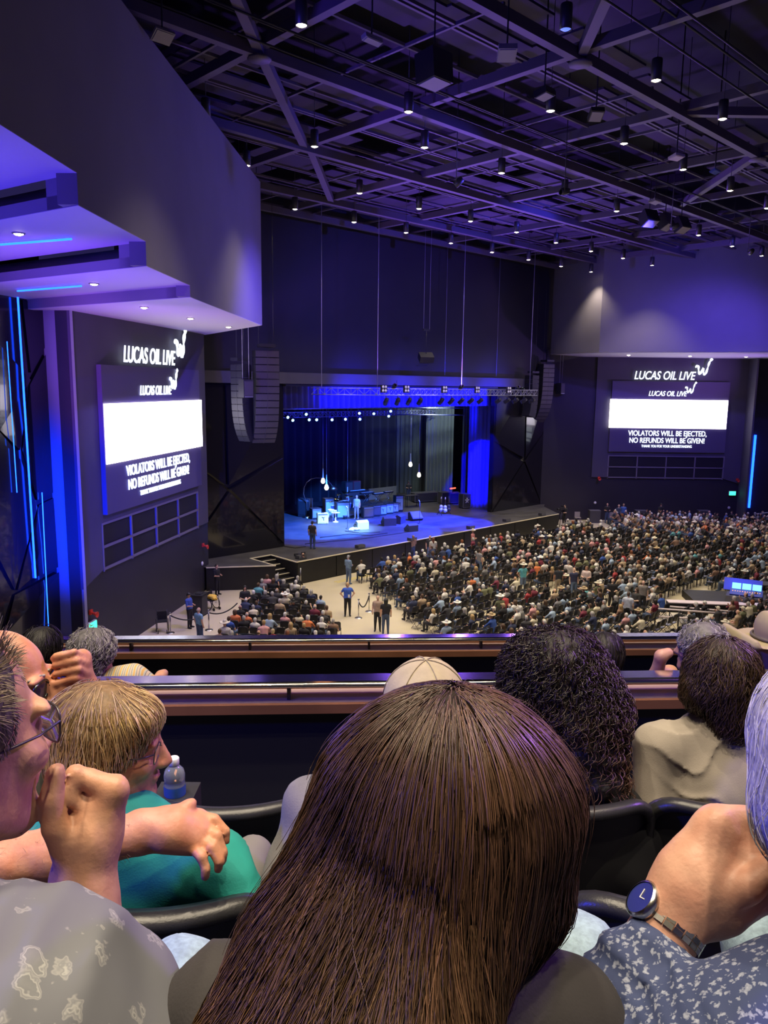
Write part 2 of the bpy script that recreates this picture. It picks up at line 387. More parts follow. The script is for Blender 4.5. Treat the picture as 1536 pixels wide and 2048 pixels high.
# ---- screen walls, one frame each: origin at stage-side foot, t away from the stage, normal into the hall
LW0 = onz(416, 1177, 0); LD = -head_dir(8.6); LN = vec(-LD[1], LD[0], 0)       # left wall
RW0 = vec(18.72, 69.4, 0); RD = vec(1, 0, 0); RN = vec(0, -1, 0)
def wl(t, z, d=0.): return LW0 + LD * t + UP * z + LN * d
def wr(t, z, d=0.): return RW0 + RD * t + UP * z + RN * d
ZF = 14.55
for nm, W, D_, N_ in (('wall_left', wl, LD, LN), ('wall_right', wr, RD, RN)):
    t1 = 13.55 if nm == 'wall_left' else 40
    wall = structure(MB().prism([W(-.2, 0), W(t1, 0), W(t1, 15), W(-.2, 15)], -N_ * .5), nm, m_wall2)
    t1 = 13.55 if nm == 'wall_left' else 13.4
    mb = MB().prism([W(0, 3.95, .12), W(1.4, 3.95, .12), W(1.4, 5.95, .12), W(11.9, 5.95, .12), W(11.9, 3.95, .12), W(t1, 3.5, .12), W(t1, 14.9, .12), W(0, 14.9, .12)], -N_ * .12)
    mb.build('raised_field', m_wall, wall)
    # louvre band under the screen: recess with frame bars, eight dark panes
    MB().prism([W(1.4, 3.85, .0), W(11.9, 3.85, .0), W(11.9, 5.95, .0), W(1.4, 5.95, .0)], N_ * .02).build('vent_recess', m_black, wall)
    fb = mat('vent_frame', (.20, .18, .22), .6)
    for t in (1.45, 4.05, 6.65, 9.25, 11.85): MB().box(W(t, 4.85, .08), (.10, .10, 2.0), (D_, N_, UP)).build('vent_mullion', fb, wall)
    for z in (3.95, 4.9, 5.9): MB().box(W(6.65, z, .08), (10.5, .10, .10), (D_, N_, UP)).build('vent_bar', fb, wall)
    for i in range(4):
        for z in (4.42, 5.4): MB().box(W(2.75 + 2.6 * i, z, .04), (2.45, .03, .82), (D_, N_, UP)).build('vent_pane', m_black, wall)

# ---- LED screens and signs
m_scr = mat('led_screen_dark', (.10, .085, .16), .55)
m_white = mat('screen_white', (1., .93, 1.), .5, emit=6.0)
m_text = mat('screen_text_white', (.86, .97, 1.), .5, emit=1.7)
m_scrglow = mat('screen_magenta_edge', (.9, .15, .75), .5, emit=1.5)
def text_mesh(s_, size, bold=0., shear=0., ext=.02, spacing=1.):
    c = bpy.data.curves.new('lettering', 'FONT'); c.body = s_; c.size = size; c.offset = bold; c.shear = shear; c.extrude = ext; c.space_character = spacing
    c.align_x = 'CENTER'; o = bpy.data.objects.new('lettering', c); col.objects.link(o)
    dg = bpy.context.evaluated_depsgraph_get(); me = bpy.data.meshes.new_from_object(o.evaluated_get(dg))
    bpy.data.objects.remove(o); return me
def put_text(name, s_, W, right, N_, t, z, size, width, m, parent, d, bold=.0, shear=0.):
    me = text_mesh(s_, size, bold, shear); co = np.empty(len(me.vertices) * 3); me.vertices.foreach_get('co', co); co = co.reshape(-1, 3)
    wd = np.ptp(co[:, 0]); co[:, 0] = (co[:, 0] - (co[:, 0].max() + co[:, 0].min()) / 2) * width / wd
    c0 = W(t, z, d); P = c0 + co[:, :1] * right + co[:, 1:2] * UP + co[:, 2:] * N_
    me.vertices.foreach_set('co', P.ravel()); me.materials.clear(); me.materials.append(m); me.update()
    return link(name, me, parent)
def w_mark(name, W, right, N_, t, z, s, m, parent, d):
    """hand-drawn W with a long swung tail ending in a small star"""
    pts = [(-.62, .30), (-.52, .46), (-.40, .40), (-.36, .05), (-.26, -.22), (-.14, -.05), (-.02, .28), (.02, .0), (.12, -.25), (.24, -.12), (.36, .35), (.46, .75), (.60, .95)]
    c0 = W(t, z, d); P = [c0 + right * x * s + UP * y * s for x, y in pts]
    P2 = []
    for i in range(len(P) - 1):
        p0, p1, p2, p3 = P[max(i - 1, 0)], P[i], P[i + 1], P[min(i + 2, len(P) - 1)]
        for q in np.linspace(0, 1, 5)[:-1]:
            P2.append(.5 * ((2 * p1) + (-p0 + p2) * q + (2 * p0 - 5 * p1 + 4 * p2 - p3) * q * q + (-p0 + 3 * p1 - 3 * p2 + p3) * q ** 3))
    P2.append(P[-1])
    mb = MB().tube(P2, [s * (.035 + .05 * abs(math.sin(i * .55))) for i in range(len(P2))], 6)
    mb.box(P[-1], (s * .2, s * .05, s * .2), (unit(right + UP), N_, unit(UP - right)))
    return mb.build(name, m, parent)
for side, W, D_, N_ in (('left', wl, LD, LN), ('right', wr, RD, RN)):
    rt = -D_ if side == 'left' else D_; sg = -1 if side == 'left' else 1
    near = 'on the wall beside the usher' if side == 'left' else 'on the far wall beyond the crowd'
    scr = thing('led_screen', f'dark LED screen with blank white band {near}', 'screen', W(6.55, 6.3, .1))
    MB().box(W(6.55, 9.42, .22), (10.4, .22, 6.25), (D_, N_, UP)).build('display_panel', m_scr, scr)
    MB().box(W(6.45, 9.69, .36), (10.45, .06, 2.52), (D_, N_, UP)).build('white_band', m_white, scr)
    tc = 6.5
    caps = []
    put_text('caption', 'LUCAS OIL LIVE', W, rt, N_, tc + .15 * sg - .35 * sg, 11.28, .62, 3.4, m_text, scr, .36, .004, .25)
    w_mark('emblem', W, rt, N_, tc + 1.75 * sg, 11.75, .75, m_text, scr, .38)
    put_text('caption', 'VIOLATORS WILL BE EJECTED,', W, rt, N_, tc, 7.75, .66, 7.0, m_text, scr, .36, .004)
    put_text('caption', 'NO REFUNDS WILL BE GIVEN!', W, rt, N_, tc, 7.12, .66, 6.7, m_text, scr, .36, .004)
    put_text('caption', 'THANK YOU FOR YOUR UNDERSTANDING', W, rt, N_, tc, 6.72, .32, 4.5, m_text, scr, .36, .0)
    pan_ = next(c for c in bpy.data.objects if c.parent == scr and c.name.startswith('display_panel'))
    for c in [c for c in bpy.data.objects if c.parent == scr and c.name.startswith(('caption', 'emblem'))]: sub(c, pan_)
    sg_t = thing('illuminated_sign', f'glowing white slanted letters above the screen {near}', 'sign', W(6.5, 12.6, .15))
    put_text('lettering', 'LUCAS OIL LIVE', W, rt, N_, tc - .55 * sg, 12.72, 1.02, 5.4, m_text, sg_t, .32, .010, .22)
    w_mark('emblem', W, rt, N_, tc + 2.75 * sg, 13.45, 1.1, m_text, sg_t, .36)

# ---- left bulkhead: tall slab over the side aisle with stepped soffits
Bc = onz(523, 650, ZF); F1 = onz(380, 593, ZF); bd = unit(F1 - Bc); bn = vec(-bd[1], bd[0], 0)
if bn[0] < 0: bn = -bn
def bf(x, y): return onplane(x, y, Bc, bn)
zt = bf(520, 375)[2] + .25
z2, z3, z4 = bf(380, 570)[2], bf(292, 482)[2], bf(155, 345)[2]
C1, C2, C3 = [float((bf(x, y) - Bc) @ bd) for x, y in ((380, 580), (292, 505), (155, 375))]
CE = C3 + 13.5
def bp(s, z, d=0.): return Bc * [1, 1, 0] + bd * s + UP * z + bn * d
bulk = structure(MB().prism([bp(0, ZF), bp(C1, ZF), bp(C1, z2), bp(C2, z2), bp(C2, z3), bp(C3, z3), bp(C3, z4), bp(CE, z4), bp(CE, zt), bp(0, zt)], -bn * .45), 'wall_left_bulkhead', m_bulk)
sd = head_dir(-57)
structure(MB().prism([bp(0, ZF), bp(0, zt), wl(-.5, zt), wl(-.5, ZF)], -LD * .1), 'wall_left_bulkhead_end', m_bulk)
Ws = [bp(0, ZF - .02), bp(C1, ZF - .02), bp(C1, ZF - .02) + sd * 9.5, wl(13.5, ZF - .02), wl(-.5, ZF - .02)]
structure(MB().prism(Ws, UP * .015), 'ceiling_soffit_low', m_soff)
for k, (s0, s1, za, zb, nm) in enumerate(((C1, C2, z2, ZF, 'ceiling_soffit_middle'), (C2, C3, z3, z2, 'ceiling_soffit_high'), (C3, CE, z4, z3, 'ceiling_soffit_top'))):
    structure(MB().prism([bp(s0, za - .02), bp(s1, za - .02), bp(s1, za - .02) + sd * 16, bp(s0, za - .02) + sd * 16], UP * .015), nm, m_soff)
    hgt = za - zb; ax = (sd, np.cross(UP, sd), UP); s0 = s0
    nrm = np.cross(UP, sd)
    if nrm[1] > 0: nrm = -nrm
    st = structure(MB().prism([bp(s0, zb) - nrm * .5 + sd * .8, bp(s0, zb) - nrm * .5 + sd * 16, bp(s0, za) - nrm * .5 + sd * 16, bp(s0, za) - nrm * .5 + sd * .8], -nrm * .1), 'trim_step_recess', m_bulk)
    lipz = hgt * (.42 if k else .98)
    MB().prism([bp(s0, zb) + sd * .4, bp(s0, zb) + sd * 16, bp(s0, zb + lipz) + sd * 16, bp(s0, zb + lipz) + sd * .4], -nrm * .4).build('step_lip', m_bulk, st)
    MB().box(bp(s0, zb + hgt / 2) + sd * .75 - nrm * .2, (.7, .4, hgt), ax).build('step_post', m_bulk, st)
# soffit downlights
def soffit_light(p, lab, power=0, pn=-UP):
    t = thing('recessed_downlight', lab, 'ceiling light', p, 'recessed lights in the stepped soffits')
    MB().lathe(p, [(.16, -.02), (.16, .0), (.12, .0), (.12, -.03)], 16).build('trim_ring', m_chrome, t)
    MB().lathe(p - UP * .03, [(.0, -.035), (.06, -.03), (.10, -.012), (.12, 0)], 16).build('lens', m_lamp, t)
    if power: spot('lamp', p - UP * .1, p - UP * 3, power, WARM, 110, 1., .08, t)
for x, y, z in ((188, 567, z2), (37, 466, z3)):
    soffit_light(onz(x, y, z - .02), 'small round downlight set in the violet soffit steps nearer the balcony', 60)
for x, y in ((288, 614), (381, 636), (457, 653)):
    soffit_light(onz(x, y, ZF - .02), 'small round downlight in the lowest soffit above the side screen', 60)
# LED runs on the soffits
def led_run(p, q, lab, r=.03, m=m_led):
    mb = MB().tube([p, q], r, 6); o = mb.build('led_tube', m); return tag(o, lab, 'led strip')
led_run(onz(35, 582, z2 - .08), onz(163, 572, z2 - .08), 'horizontal blue light tube meeting the tallest blue column')
led_run(onz(-20, 491, z3 - .08), onz(143, 478, z3 - .08), 'horizontal blue light tube under the higher violet soffit')

# ---- left side wall nearer the balcony: lit return, gloss panels with LED columns
E0 = wl(13.55, 0, .12); rd = head_dir(-62); E1 = E0 + rd * 1.55
ret = structure(MB().prism([E0, E1, E1 + UP * 15, E0 + UP * 15], vec(.2, .4, 0) * .3), 'wall_left_return', mat('return_wall_paint', (.34, .34, .40), .6))
gw = structure(MB().prism([E1, E1 + LD * 16, E1 + LD * 16 + UP * 18, E1 + UP * 18], -LN * .3), 'wall_left_near', m_gloss)
def gp(x, y, d=.05): return onplane(x, y, E1 + LN * d, LN)
for P in ([(0, 690), (62, 760), (40, 900), (0, 860)], [(60, 770), (106, 680), (118, 980), (75, 1000), (45, 900)], [(0, 880), (42, 920), (75, 1015), (30, 1180), (0, 1120)],
          [(78, 1010), (120, 990), (126, 1130), (60, 1160), (36, 1180)], [(30, 1190), (126, 1140), (130, 1260), (10, 1270)], [(45, 600), (104, 610), (104, 670), (62, 745)]):
    pts = [gp(x, y, .03 + .1 * random.random()) for x, y in P]; back = [gp(x, y, .0) for x, y in P]; n = len(P)
    MB().add(pts + back, [tuple(range(n))[::-1]] + [(i, (i + 1) % n, n + (i + 1) % n, n + i) for i in range(n)]).build('facet_panel', m_gloss, gw)
led_run(gp(35, 585, .16), gp(71, 1156, .16), 'tall thick blue light column on the dark side wall', .035)
led_run(gp(14, 683, .16), gp(34, 985, .16), 'thin broken blue light line beside the tall blue column', .016, m_led2)
led_run(gp(84, 985, .16), gp(97, 1252, .16), 'thin blue light line low on the dark side wall', .018, m_led2)

# ---- right bulkhead over the far screen
Rc = at(1198, 705, 62.5); Re = at(1600, 707, 58); rz = Rc[2]; Re[2] = rz
rdir = unit(Re - Rc); Re = Rc + rdir * 30
structure(MB().prism([Rc, Re, Re + UP * 10.5, Rc + UP * 10.5], vec(0, .4, 0)), 'wall_right_bulkhead', m_bulk)
Rk = hf(17.0, -3.6, 0) * [1, 1, 0] + UP * rz
structure(MB().prism([Rk, Rc, Rc + UP * 10.5, Rk + UP * 10.5], vec(.1, .4, 0)), 'wall_right_bulkhead_end', m_bulk)
structure(MB().prism([Rc + UP * .02, Re + UP * .02, wr(40, 14.6), wr(-1.2, 14.6), Rk + UP * .02], UP * .05), 'ceiling_soffit_right', m_soff)
for x in (1257, 1380, 1492):
    p = onz(x, 715, 14.62); p = vec(p[0] * 66 / p[1], 66, 14.66)
    soffit_light(p, 'small round downlight in the soffit over the far screen', 60)
# far blue column on a return beyond the far screen
led_run(vec(33.2, 69.28, 7.92), vec(33.2, 69.28, 1.33), 'blue light column on the far wall beside the exit sign', .10)
led_run(vec(35.6, 69.28, 7.4), vec(35.6, 69.28, 5.1), 'shorter blue light column at the end of the far wall', .09)
rr = structure(MB().prism([wr(13.4, 0, .0), wr(13.4, 0, 1.6), wr(13.4, 15, 1.6), wr(13.4, 15, 0)], vec(.15, 0, 0)), 'wall_right_return', m_wall)
# corner infill between portal ends and screen walls
structure(MB().prism([hf(-19.0, -4.1, 0), LW0 - LD * .1, LW0 - LD * .1 + UP * 26, hf(-19.0, -4.1, 26)], -uu * .2), 'wall_corner_left', m_wall2)
structure(MB().prism([hf(17.2, -4.1, 0), RW0 + vec(-.1, 0, 0), RW0 + vec(-.1, 0, 15.2), hf(17.2, -4.1, 15.2)], uu * .2), 'wall_corner_right', m_wall2)
# small wall fittings: red horn lights, exit signs, white sensor plates
m_red = mat('red_enamel', (.75, .06, .03), .4); m_exit = mat('exit_green', (.05, .9, .45), .4, emit=2.2); m_plate = mat('white_plastic', (.8, .8, .8), .4)
def horn(p, n, lab):
    t = thing('alarm_horn', lab, 'alarm', p); ax = (UP, np.cross(n, UP), n)
    MB().box(p + n * .04, (.2, .2, .08), ax).build('back_box', m_red, t)
    MB().lathe(p, [(.05, .06), (.06, .2), (.13, .34), (.12, .34), (.03, .22)], 12, (UP, np.cross(n, UP), unit(n - UP * .3))).build('bell', m_red, t)
horn(onplane(405, 1090, LW0 + LN * .02, LN), LN, 'red alarm horn on the dark wall beside the portal')
horn(onplane(180, 1224, LW0 + LN * .02, LN), LN, 'red alarm horn low on the wall above the green exit sign')
horn(vec(19.4, 69.3, 3.9), RN, 'red alarm horn on the far wall beside the standing staff')
horn(vec(31.9, 69.3, 3.9), RN, 'red alarm horn above the far exit sign')
for p, n, lab in ((onplane(181, 1252, LW0 + LN * .05, LN), LN, 'green lit exit sign low on the near dark wall'), (vec(31.55, 69.3, 2.64), RN, 'green lit exit sign on the far wall')):
    t = thing('exit_sign', lab, 'sign', p); ax = (np.cross(UP, n), n, UP)
    MB().box(p + n * .06, (.62, .10, .40), ax).build('sign_body', m_plate, t); MB().box(p + n * .125, (.56, .03, .34), ax).build('lit_face', m_exit, t)
for p, n, lab in ((onplane(404, 1127, LW0 + LN * .03, LN), LN, 'small white sensor plate on the dark wall beside the stage wing'), (vec(19.2, 69.35, 1.6), RN, 'small white plate on the far wall by the staff'), (vec(31.4, 69.35, 1.3), RN, 'small white plate under the far exit sign')):
    tag(MB().lathe(p, [(0, .06), (.10, .055), (.12, .03), (.12, 0)], 14, (UP, np.cross(n, UP), n)).build('sensor_plate', m_plate), lab, 'sensor')
# ================================================================== CEILING
ZC = 22.0
m_beam = mat('ceiling_beam', (.12, .10, .155), .6)
m_panel = mat('ceiling_panel', (.075, .060, .115), .85, noise=(.4, .2))
ceil = structure(MB().poly([hf(-70, -5, 26.2), hf(50, -5, 26.2), hf(50, 60, 26.2), hf(-70, 60, 26.2)]), 'ceiling', m_black)
def beam(p, q, wd, ht): 
    L = np.linalg.norm(q - p); x = unit(q - p); y = unit(np.cross(UP, x)); z = np.cross(x, y)
    MB().box((p + q) / 2, (L, wd, ht), (x, y, z)).build('beam', m_beam, ceil)
GA = [-46.9, -39.9, -32.95, -25.95, -18.7, -11.6, -4.5, 2.5, 9.5, 16.5, 23.5]
GB = [-3.0, 1.0, 7.8, 14.45, 21.35, 28.2, 35]
for b in GB: beam(hf(-52, b, ZC), hf(30, b, ZC), .28, .34)
for a in GA: beam(hf(a, -4, ZC + .25), hf(a, 38, ZC + .25), .28, .34)
# diagonal braces meeting at nodes, with node plates
for (a0, b0), (a1, b1) in (((-33, 21.4), (-25.95, 14.45)), ((-25.95, 14.45), (-19.0, 7.8)), ((-18.7, 21.35), (-25.95, 28)), ((-4.5, 21.35), (2.5, 28.2)), ((-4.5, 21.4), (2.5, 14.45)), ((-11.6, 21.35), (-4.5, 28.2)), ((-18.7, 7.8), (-11.8, 1.0))):
    beam(hf(a0, b0, ZC + .1), hf(a1, b1, ZC + .1), .3, .3)
for a, b in ((-25.95, 14.45), (-18.7, 21.35), (-4.5, 21.35)):
    MB().lathe(hf(a, b, ZC - .22), [(0, 0), (.38, 0), (.38, .06), (0, .06)], 8).build('node_plate', m_beam, ceil)
# thin frame lines and acoustic panels between them
PB = [(-3.6, -1.3), (-1.1, .8), (1.3, 3.4), (3.6, 5.6), (5.8, 7.6), (8.1, 10.2), (10.4, 12.3), (17.3, 19.2), (19.4, 21.0)]
PA = np.arange(-39.6, 26, 4.3)
for b in sorted({v for p in PB for v in p}): beam(hf(-42, b, ZC + .42), hf(27, b, ZC + .42), .09, .10)
for a in PA: beam(hf(a, -3.6, ZC + .40), hf(a, 21.2, ZC + .40), .09, .10)
pan_me = MB().box((0, 0, 0), (1, 1, 1)).mesh('acoustic_panel', m_panel)
rotz = math.atan2(uu[1], uu[0])
for bi, (b0, b1) in enumerate(PB):
    for ai, a in enumerate(PA[:-1]):
        if a < -36 and b0 < 6: continue
        o = link('acoustic_panel', pan_me); full = (bi + ai) % 3 != 0
        wa = 4.1 if full else 2.7
        c = hf(a + .1 + wa / 2, (b0 + b1) / 2, ZC + .95 + .12 * ((ai * 7 + bi * 3) % 3)); o.location = Vector(c); o.scale = (wa, b1 - b0 - .12, .08); o.rotation_euler = (0, 0, rotz)
        adopt(o, ceil)
# dark catwalk strips with pipes
for b in (15.9, 24.5):
    for k in range(3):
        MB().tube([hf(-42, b - .6 + .6 * k, ZC - .1 + .25 * (k % 2)), hf(26, b - .6 + .6 * k, ZC - .1 + .25 * (k % 2))], .035, 6).build('catwalk_pipe', m_gun, ceil)

# ---- hanging can downlights
can_me = MB().lathe((0, 0, 0), [(.0, .62), (.15, .62), (.16, .58), (.16, 0), (.145, 0), (.14, .04)], 18).mesh('housing', m_gun)
rod_me = MB().tube([(0, 0, .6), (0, 0, 5.18)], .014, 6).mesh('hanger_rod', m_gun)
len_me = MB().lathe((0, 0, 0), [(.0, -.012), (.08, -.008), (.14, .03)], 18).mesh('lens', m_lamp)
lit_off = mat('lamp_off_blue_glow', (.12, .22, 1.), .3, emit=1.2)  # lens of the unlit can, given a weak blue emission
lof_me = MB().lathe((0, 0, 0), [(.0, -.012), (.08, -.008), (.14, .03)], 18).mesh('lens_dim', lit_off)
def can(p, label, power, group, dim=False, ang=95, tgt=None, color=WARM):
    t = thing('can_downlight', label, 'ceiling light', p, group)
    for nm, me in (('housing', can_me), ('hanger_rod', rod_me), ('lens', lof_me if dim else len_me)):
        o = bpy.data.objects.new(nm, me); col.objects.link(o); o.parent = t
    if power: spot('lamp', p - UP * .06, p - UP * 5 if tgt is None else tgt, power, color, ang, .8, .14, t)
    return t
PXL = [(603, 52), (1312, 162), (412, 235), (817, 225), (1101, 223), (1445, 239), (629, 294), (849, 296), (1248, 288), (494, 332), (1003, 347), (1366, 340), (719, 387), (1129, 387), (1460, 382),
       (590, 419), (838, 418), (708, 445), (941, 443), (1033, 465), (1233, 423), (812, 466), (902, 487), (984, 505), (1112, 486), (1182, 503), (1057, 520), (1246, 517), (1397, 471), (1464, 493),
       (1122, 533), (1182, 544), (1236, 554), (1304, 531), (1356, 543), (1433, 562), (1523, 512), (1534, 417)]
CAN_W = 1900
ORD = ['first', 'second', 'third', 'fourth', 'fifth', 'sixth', 'seventh', 'eighth', 'ninth', 'tenth', 'eleventh', 'twelfth', 'thirteenth', 'fourteenth', 'fifteenth', 'sixteenth', 'seventeenth', 'eighteenth', 'nineteenth', 'twentieth']
row_of = lambda b: 0 if b < 4 else 1 if b < 9 else 2 if b < 17 else 3
CANS = sorted(((row_of(hall(onz(x, y, 21.0))[1]), hall(onz(x, y, 21.0))[0], x, y) for x, y in PXL)); cnt_ = {}
for rw_, a_, x, y in CANS:
    p = onz(x, y, 21.0); a, b = hall(p); k_ = cnt_.get(rw_, 0); cnt_[rw_] = k_ + 1
    row = ['in the row next to the stage', 'in the second row from the stage', 'over the middle of the hall', 'by the big crossing beams'][rw_]
    can(p, f'lit can downlight {row}, {ORD[k_]} counted from the near bulkhead', CAN_W * (1.0 if b > 4 else .8), 'hanging can downlights')
can(onz(1131, 60, 21.0), 'unlit can downlight, its lens given a faint blue glow, among the roof beams', 0, 'hanging can downlights', dim=True)

# ---- fixtures hung among the beams
m_pale = mat('fixture_pale', (.34, .31, .38), .6)
def hung(x, y, z, size, kind, label, tilt=.4, m_=None, yaw=0.):
    p = onz(x, y, z); t = thing('hung_' + ('reflector' if kind == 'panel' else kind), label, 'reflector' if kind == 'panel' else kind, p); m_ = m_ or m_gun
    X = unit(uu * math.cos(yaw) + nn * math.sin(yaw)); Y = np.cross(UP, X); Y2 = unit(Y * math.cos(tilt) - UP * math.sin(tilt)); Z2 = np.cross(X, Y2)
    MB().box(p, size, (X, Y2, Z2)).build('body', m_, t)
    MB().box(p - Z2 * (size[2] / 2 + .01), (size[0] * .86, size[1] * .86, .02), (X, Y2, Z2)).build('front_plate', m_pale if m_ is m_gun else m_, t)
    MB().tube([p + Z2 * size[2] / 2, p + UP * .5, p * [1, 1, 0] + UP * 26.25], .025, 6).build('hanger', m_gun, t)
hung(868, 138, 20.6, (.8, .7, .8), 'loudspeaker', 'dark square loudspeaker hung under the roof beams', .1)
hung(325, 72, 20.8, (.55, .40, .08), 'panel', 'small pale tilted panel beside the near bulkhead edge', .5, m_pale)
hung(744, 79, 20.9, (.60, .20, .12), 'panel', 'thin pale panel hung beside the brightest downlight', .3, m_pale)
hung(1014, 106, 20.8, (.5, .5, .16), 'projector', 'pale diamond-turned projector under the crossing beams', .35, m_pale, .8)
hung(1089, 187, 20.8, (.5, .45, .2), 'projector', 'dark projector with a pale underside near the crossing beams', .2)
hung(1192, 229, 20.8, (.45, .45, .18), 'projector', 'tilted dark projector between two downlights', .5, None, .7)
hung(1353, 314, 20.8, (.5, .4, .1), 'projector', 'small projector with a lavender lit underside', .2, mat('fixture_lavender_lit', (.62, .52, .75), .6), .3)  # lavender light on the underside put into the body colour
hung(1430, 343, 20.8, (.55, .25, .06), 'panel', 'flat blue lit panel among the far beams', .4, mat('fixture_blue_lit', (.08, .12, .60), .6))  # blue light on the panel put into its colour
for k, (x, y) in enumerate(((1330, 444), (1362, 450), (1298, 437))): hung(x, y, 20.8, (.8, .6, .7), 'loudspeaker', f'dark angled loudspeaker in the cluster over the crowd, {ORD[k]} along it', .5, None, .2 * k)
hung(1310, 403, 21.0, (.7, .35, .1), 'panel', 'pale lavender panel above the loudspeaker cluster', .3, m_pale)
# ================================================================== STAGE, RIGGING
m_drape = mat('black_drape', (.010, .012, .02), .9, sheen=.3)
m_drapeg = mat('grey_drape', (.085, .10, .11), .9, sheen=.3)
m_drapeb = mat('blue_drape', (.10, .10, .42), .85, sheen=.3)
m_cable = mat('steel_cable', (.5, .48, .6), .4, metal=.5)
def curtain(name, p, q, z0, z1, folds, amp, m, label, group='stage curtains'):
    p = np.array(p, float); q = np.array(q, float); L = np.linalg.norm((q - p)[:2]); x = unit((q - p) * [1, 1, 0]); y = np.cross(UP, x); n = folds * 8
    t = np.linspace(0, 1, n + 1); ph = np.cumsum(RNG.uniform(.6, 1.4, n + 1)) * 2 * math.pi / 8
    V = []; zs = [z0, z0 + .25 * (z1 - z0), z0 + .6 * (z1 - z0), z1]
    for z, am in zip(zs, (1.1, 1., .9, .7)):
        for i in range(n + 1): V.append(p * [1, 1, 0] + x * L * t[i] + y * amp * am * math.sin(ph[i]) + UP * z)
    W = n + 1; Q = [(r * W + i, r * W + i + 1, (r + 1) * W + i + 1, (r + 1) * W + i) for r in range(len(zs) - 1) for i in range(n)]
    o = link(name, fast_mesh(name, V, Q, True, (m,))); return tag(o, label, 'curtain', group)
curtain('back_curtain', hf(-19, -18.2), hf(12.5, -18.2), ZS, 11.5, 34, .10, m_drape, 'wide black curtain across the back of the stage')
curtain('border_curtain', hf(-11.4, -5.2), hf(12.0, -5.2), 10.3, 11.85, 46, .20, m_drapeb, 'short blue lit curtain border hanging over the stage opening')
curtain('leg_curtain', hf(12.3, -18.0), hf(14.2, -15.0), ZS, 11.6, 9, .14, m_drapeg, 'grey pleated wing curtain joining the black back curtain')
curtain('leg_curtain', hf(11.6, -13.2), hf(13.2, -11.2), ZS, 11.6, 8, .16, m_drapeg, 'grey pleated wing curtain hanging behind the road cases')
curtain('leg_curtain', hf(11.4, -8.6), hf(12.6, -7.8), ZS, 11.6, 7, .12, m_drapeg, 'narrow grey wing curtain beside the blue lit curtain')
curtain('leg_curtain', hf(10.6, -7.2), hf(12.0, -5.0), ZS, 10.6, 9, .07, m_drapeb, 'tall blue lit wing curtain beside the dark portal panel')

def bar_truss(p, q, s, name, label, lamps=(), grp='lighting trusses', droop=.35):
    p = np.array(p, float); q = np.array(q, float); x = unit(q - p); y = np.cross(UP, x); L = np.linalg.norm(q - p)
    t = thing(name, label, 'truss', (p + q) / 2, grp)
    for j, k in ((-1, -1), (1, -1), (-1, 1), (1, 1)):
        MB().tube([p + y * s / 2 * j + UP * s / 2 * k, q + y * s / 2 * j + UP * s / 2 * k], .03, 6).build('chord', m_steel, t)
    n = max(2, int(L / s)); lac = MB()
    for j in (-1, 1):
        for i in range(n):
            a = p + x * L * i / n; b = p + x * L * (i + 1) / n; u_ = 1 if i % 2 else -1
            lac.tube([a + y * s / 2 * j + UP * s / 2 * u_, b + y * s / 2 * j - UP * s / 2 * u_], .014, 4, cap=False)
            lac.tube([a + y * s / 2 * j + UP * s / 2, a + y * s / 2 * j - UP * s / 2], .014, 4, cap=False)
    lac.build('lacing', m_steel, t)
    return t
m_lensb = mat('lens_cool', (.35, .75, 1.), .3, emit=5.)
m_lensd = mat('lens_dark', (.20, .20, .28), .1, spec=.8)
def stage_lamp(p, aim, label, group, lens=m_lensd, s=1.):
    """moving-head style lamp: clamp, yoke, barrel, lens"""
    t = thing('stage_lamp', label, 'stage light', p, group); z = unit(aim); x = unit(np.cross(z, UP) if abs(z[2]) < .95 else vec(1, 0, 0)); ax = (x, np.cross(z, x), z)
    c = p - UP * .32 * s
    MB().tube([p, c + UP * .14 * s], .03 * s, 6).build('clamp', m_gun, t)
    MB().box(c + UP * .15 * s, (.36 * s, .06, .04), (x, np.cross(UP, x), UP)).box(c + x * .17 * s, (.03, .07, .3 * s)).box(c - x * .17 * s, (.03, .07, .3 * s)).build('yoke', m_gun, t)
    MB().lathe(c, [(0, -.22 * s), (.10 * s, -.22 * s), (.13 * s, -.08 * s), (.13 * s, .24 * s), (.11 * s, .24 * s), (.10 * s, .20 * s)], 12, ax).build('barrel', m_gun, t)
    MB().lathe(c, [(0, .215 * s), (.11 * s, .205 * s)], 12, ax).build('lens', lens, t)
    return t
ZT = 11.45
bar_truss(hf(-6.2, -1, ZT), hf(11.3, -1, ZT), .42, 'lighting_truss', 'long aluminium lighting truss hung across the stage front')
bar_truss(hf(-6.2, -1, ZT), hf(-9.6, -3.6, ZT), .42, 'lighting_truss', 'short aluminium truss angled back from the long front truss')
for i, a in enumerate(np.linspace(-5.4, 10.9, 16)):
    if i in (4, 10): continue
    stage_lamp(hf(a, -1, ZT - .25), vec(*(hf(-2, -8, 1.4) - hf(a, -1, ZT))) * [1, 1, .75], f'angled black stage lamp under the front truss, {ORD[i]} from the angled truss', 'lamps under the front truss', s=1.15)
for a in (-5.9, -3.8, -.0, 3.6, 7.4):
    t = thing('blinder_light', 'four-lens blinder light mounted on the long front truss', 'stage light', hf(a, -.72, ZT), 'blinder lights on the front truss')
    MB().box(hf(a, -.7, ZT + .2), (.5, .12, .5), frame(uu)).build('frame', m_gun, t)
    for i in (-1, 1):
        for k in (-1, 1): MB().lathe(hf(a + .12 * i, -.63, ZT + .2 + .12 * k), [(0, .03), (.08, .02), (.1, 0)], 10, (uu, UP, nn)).build('lens', m_plate, t)
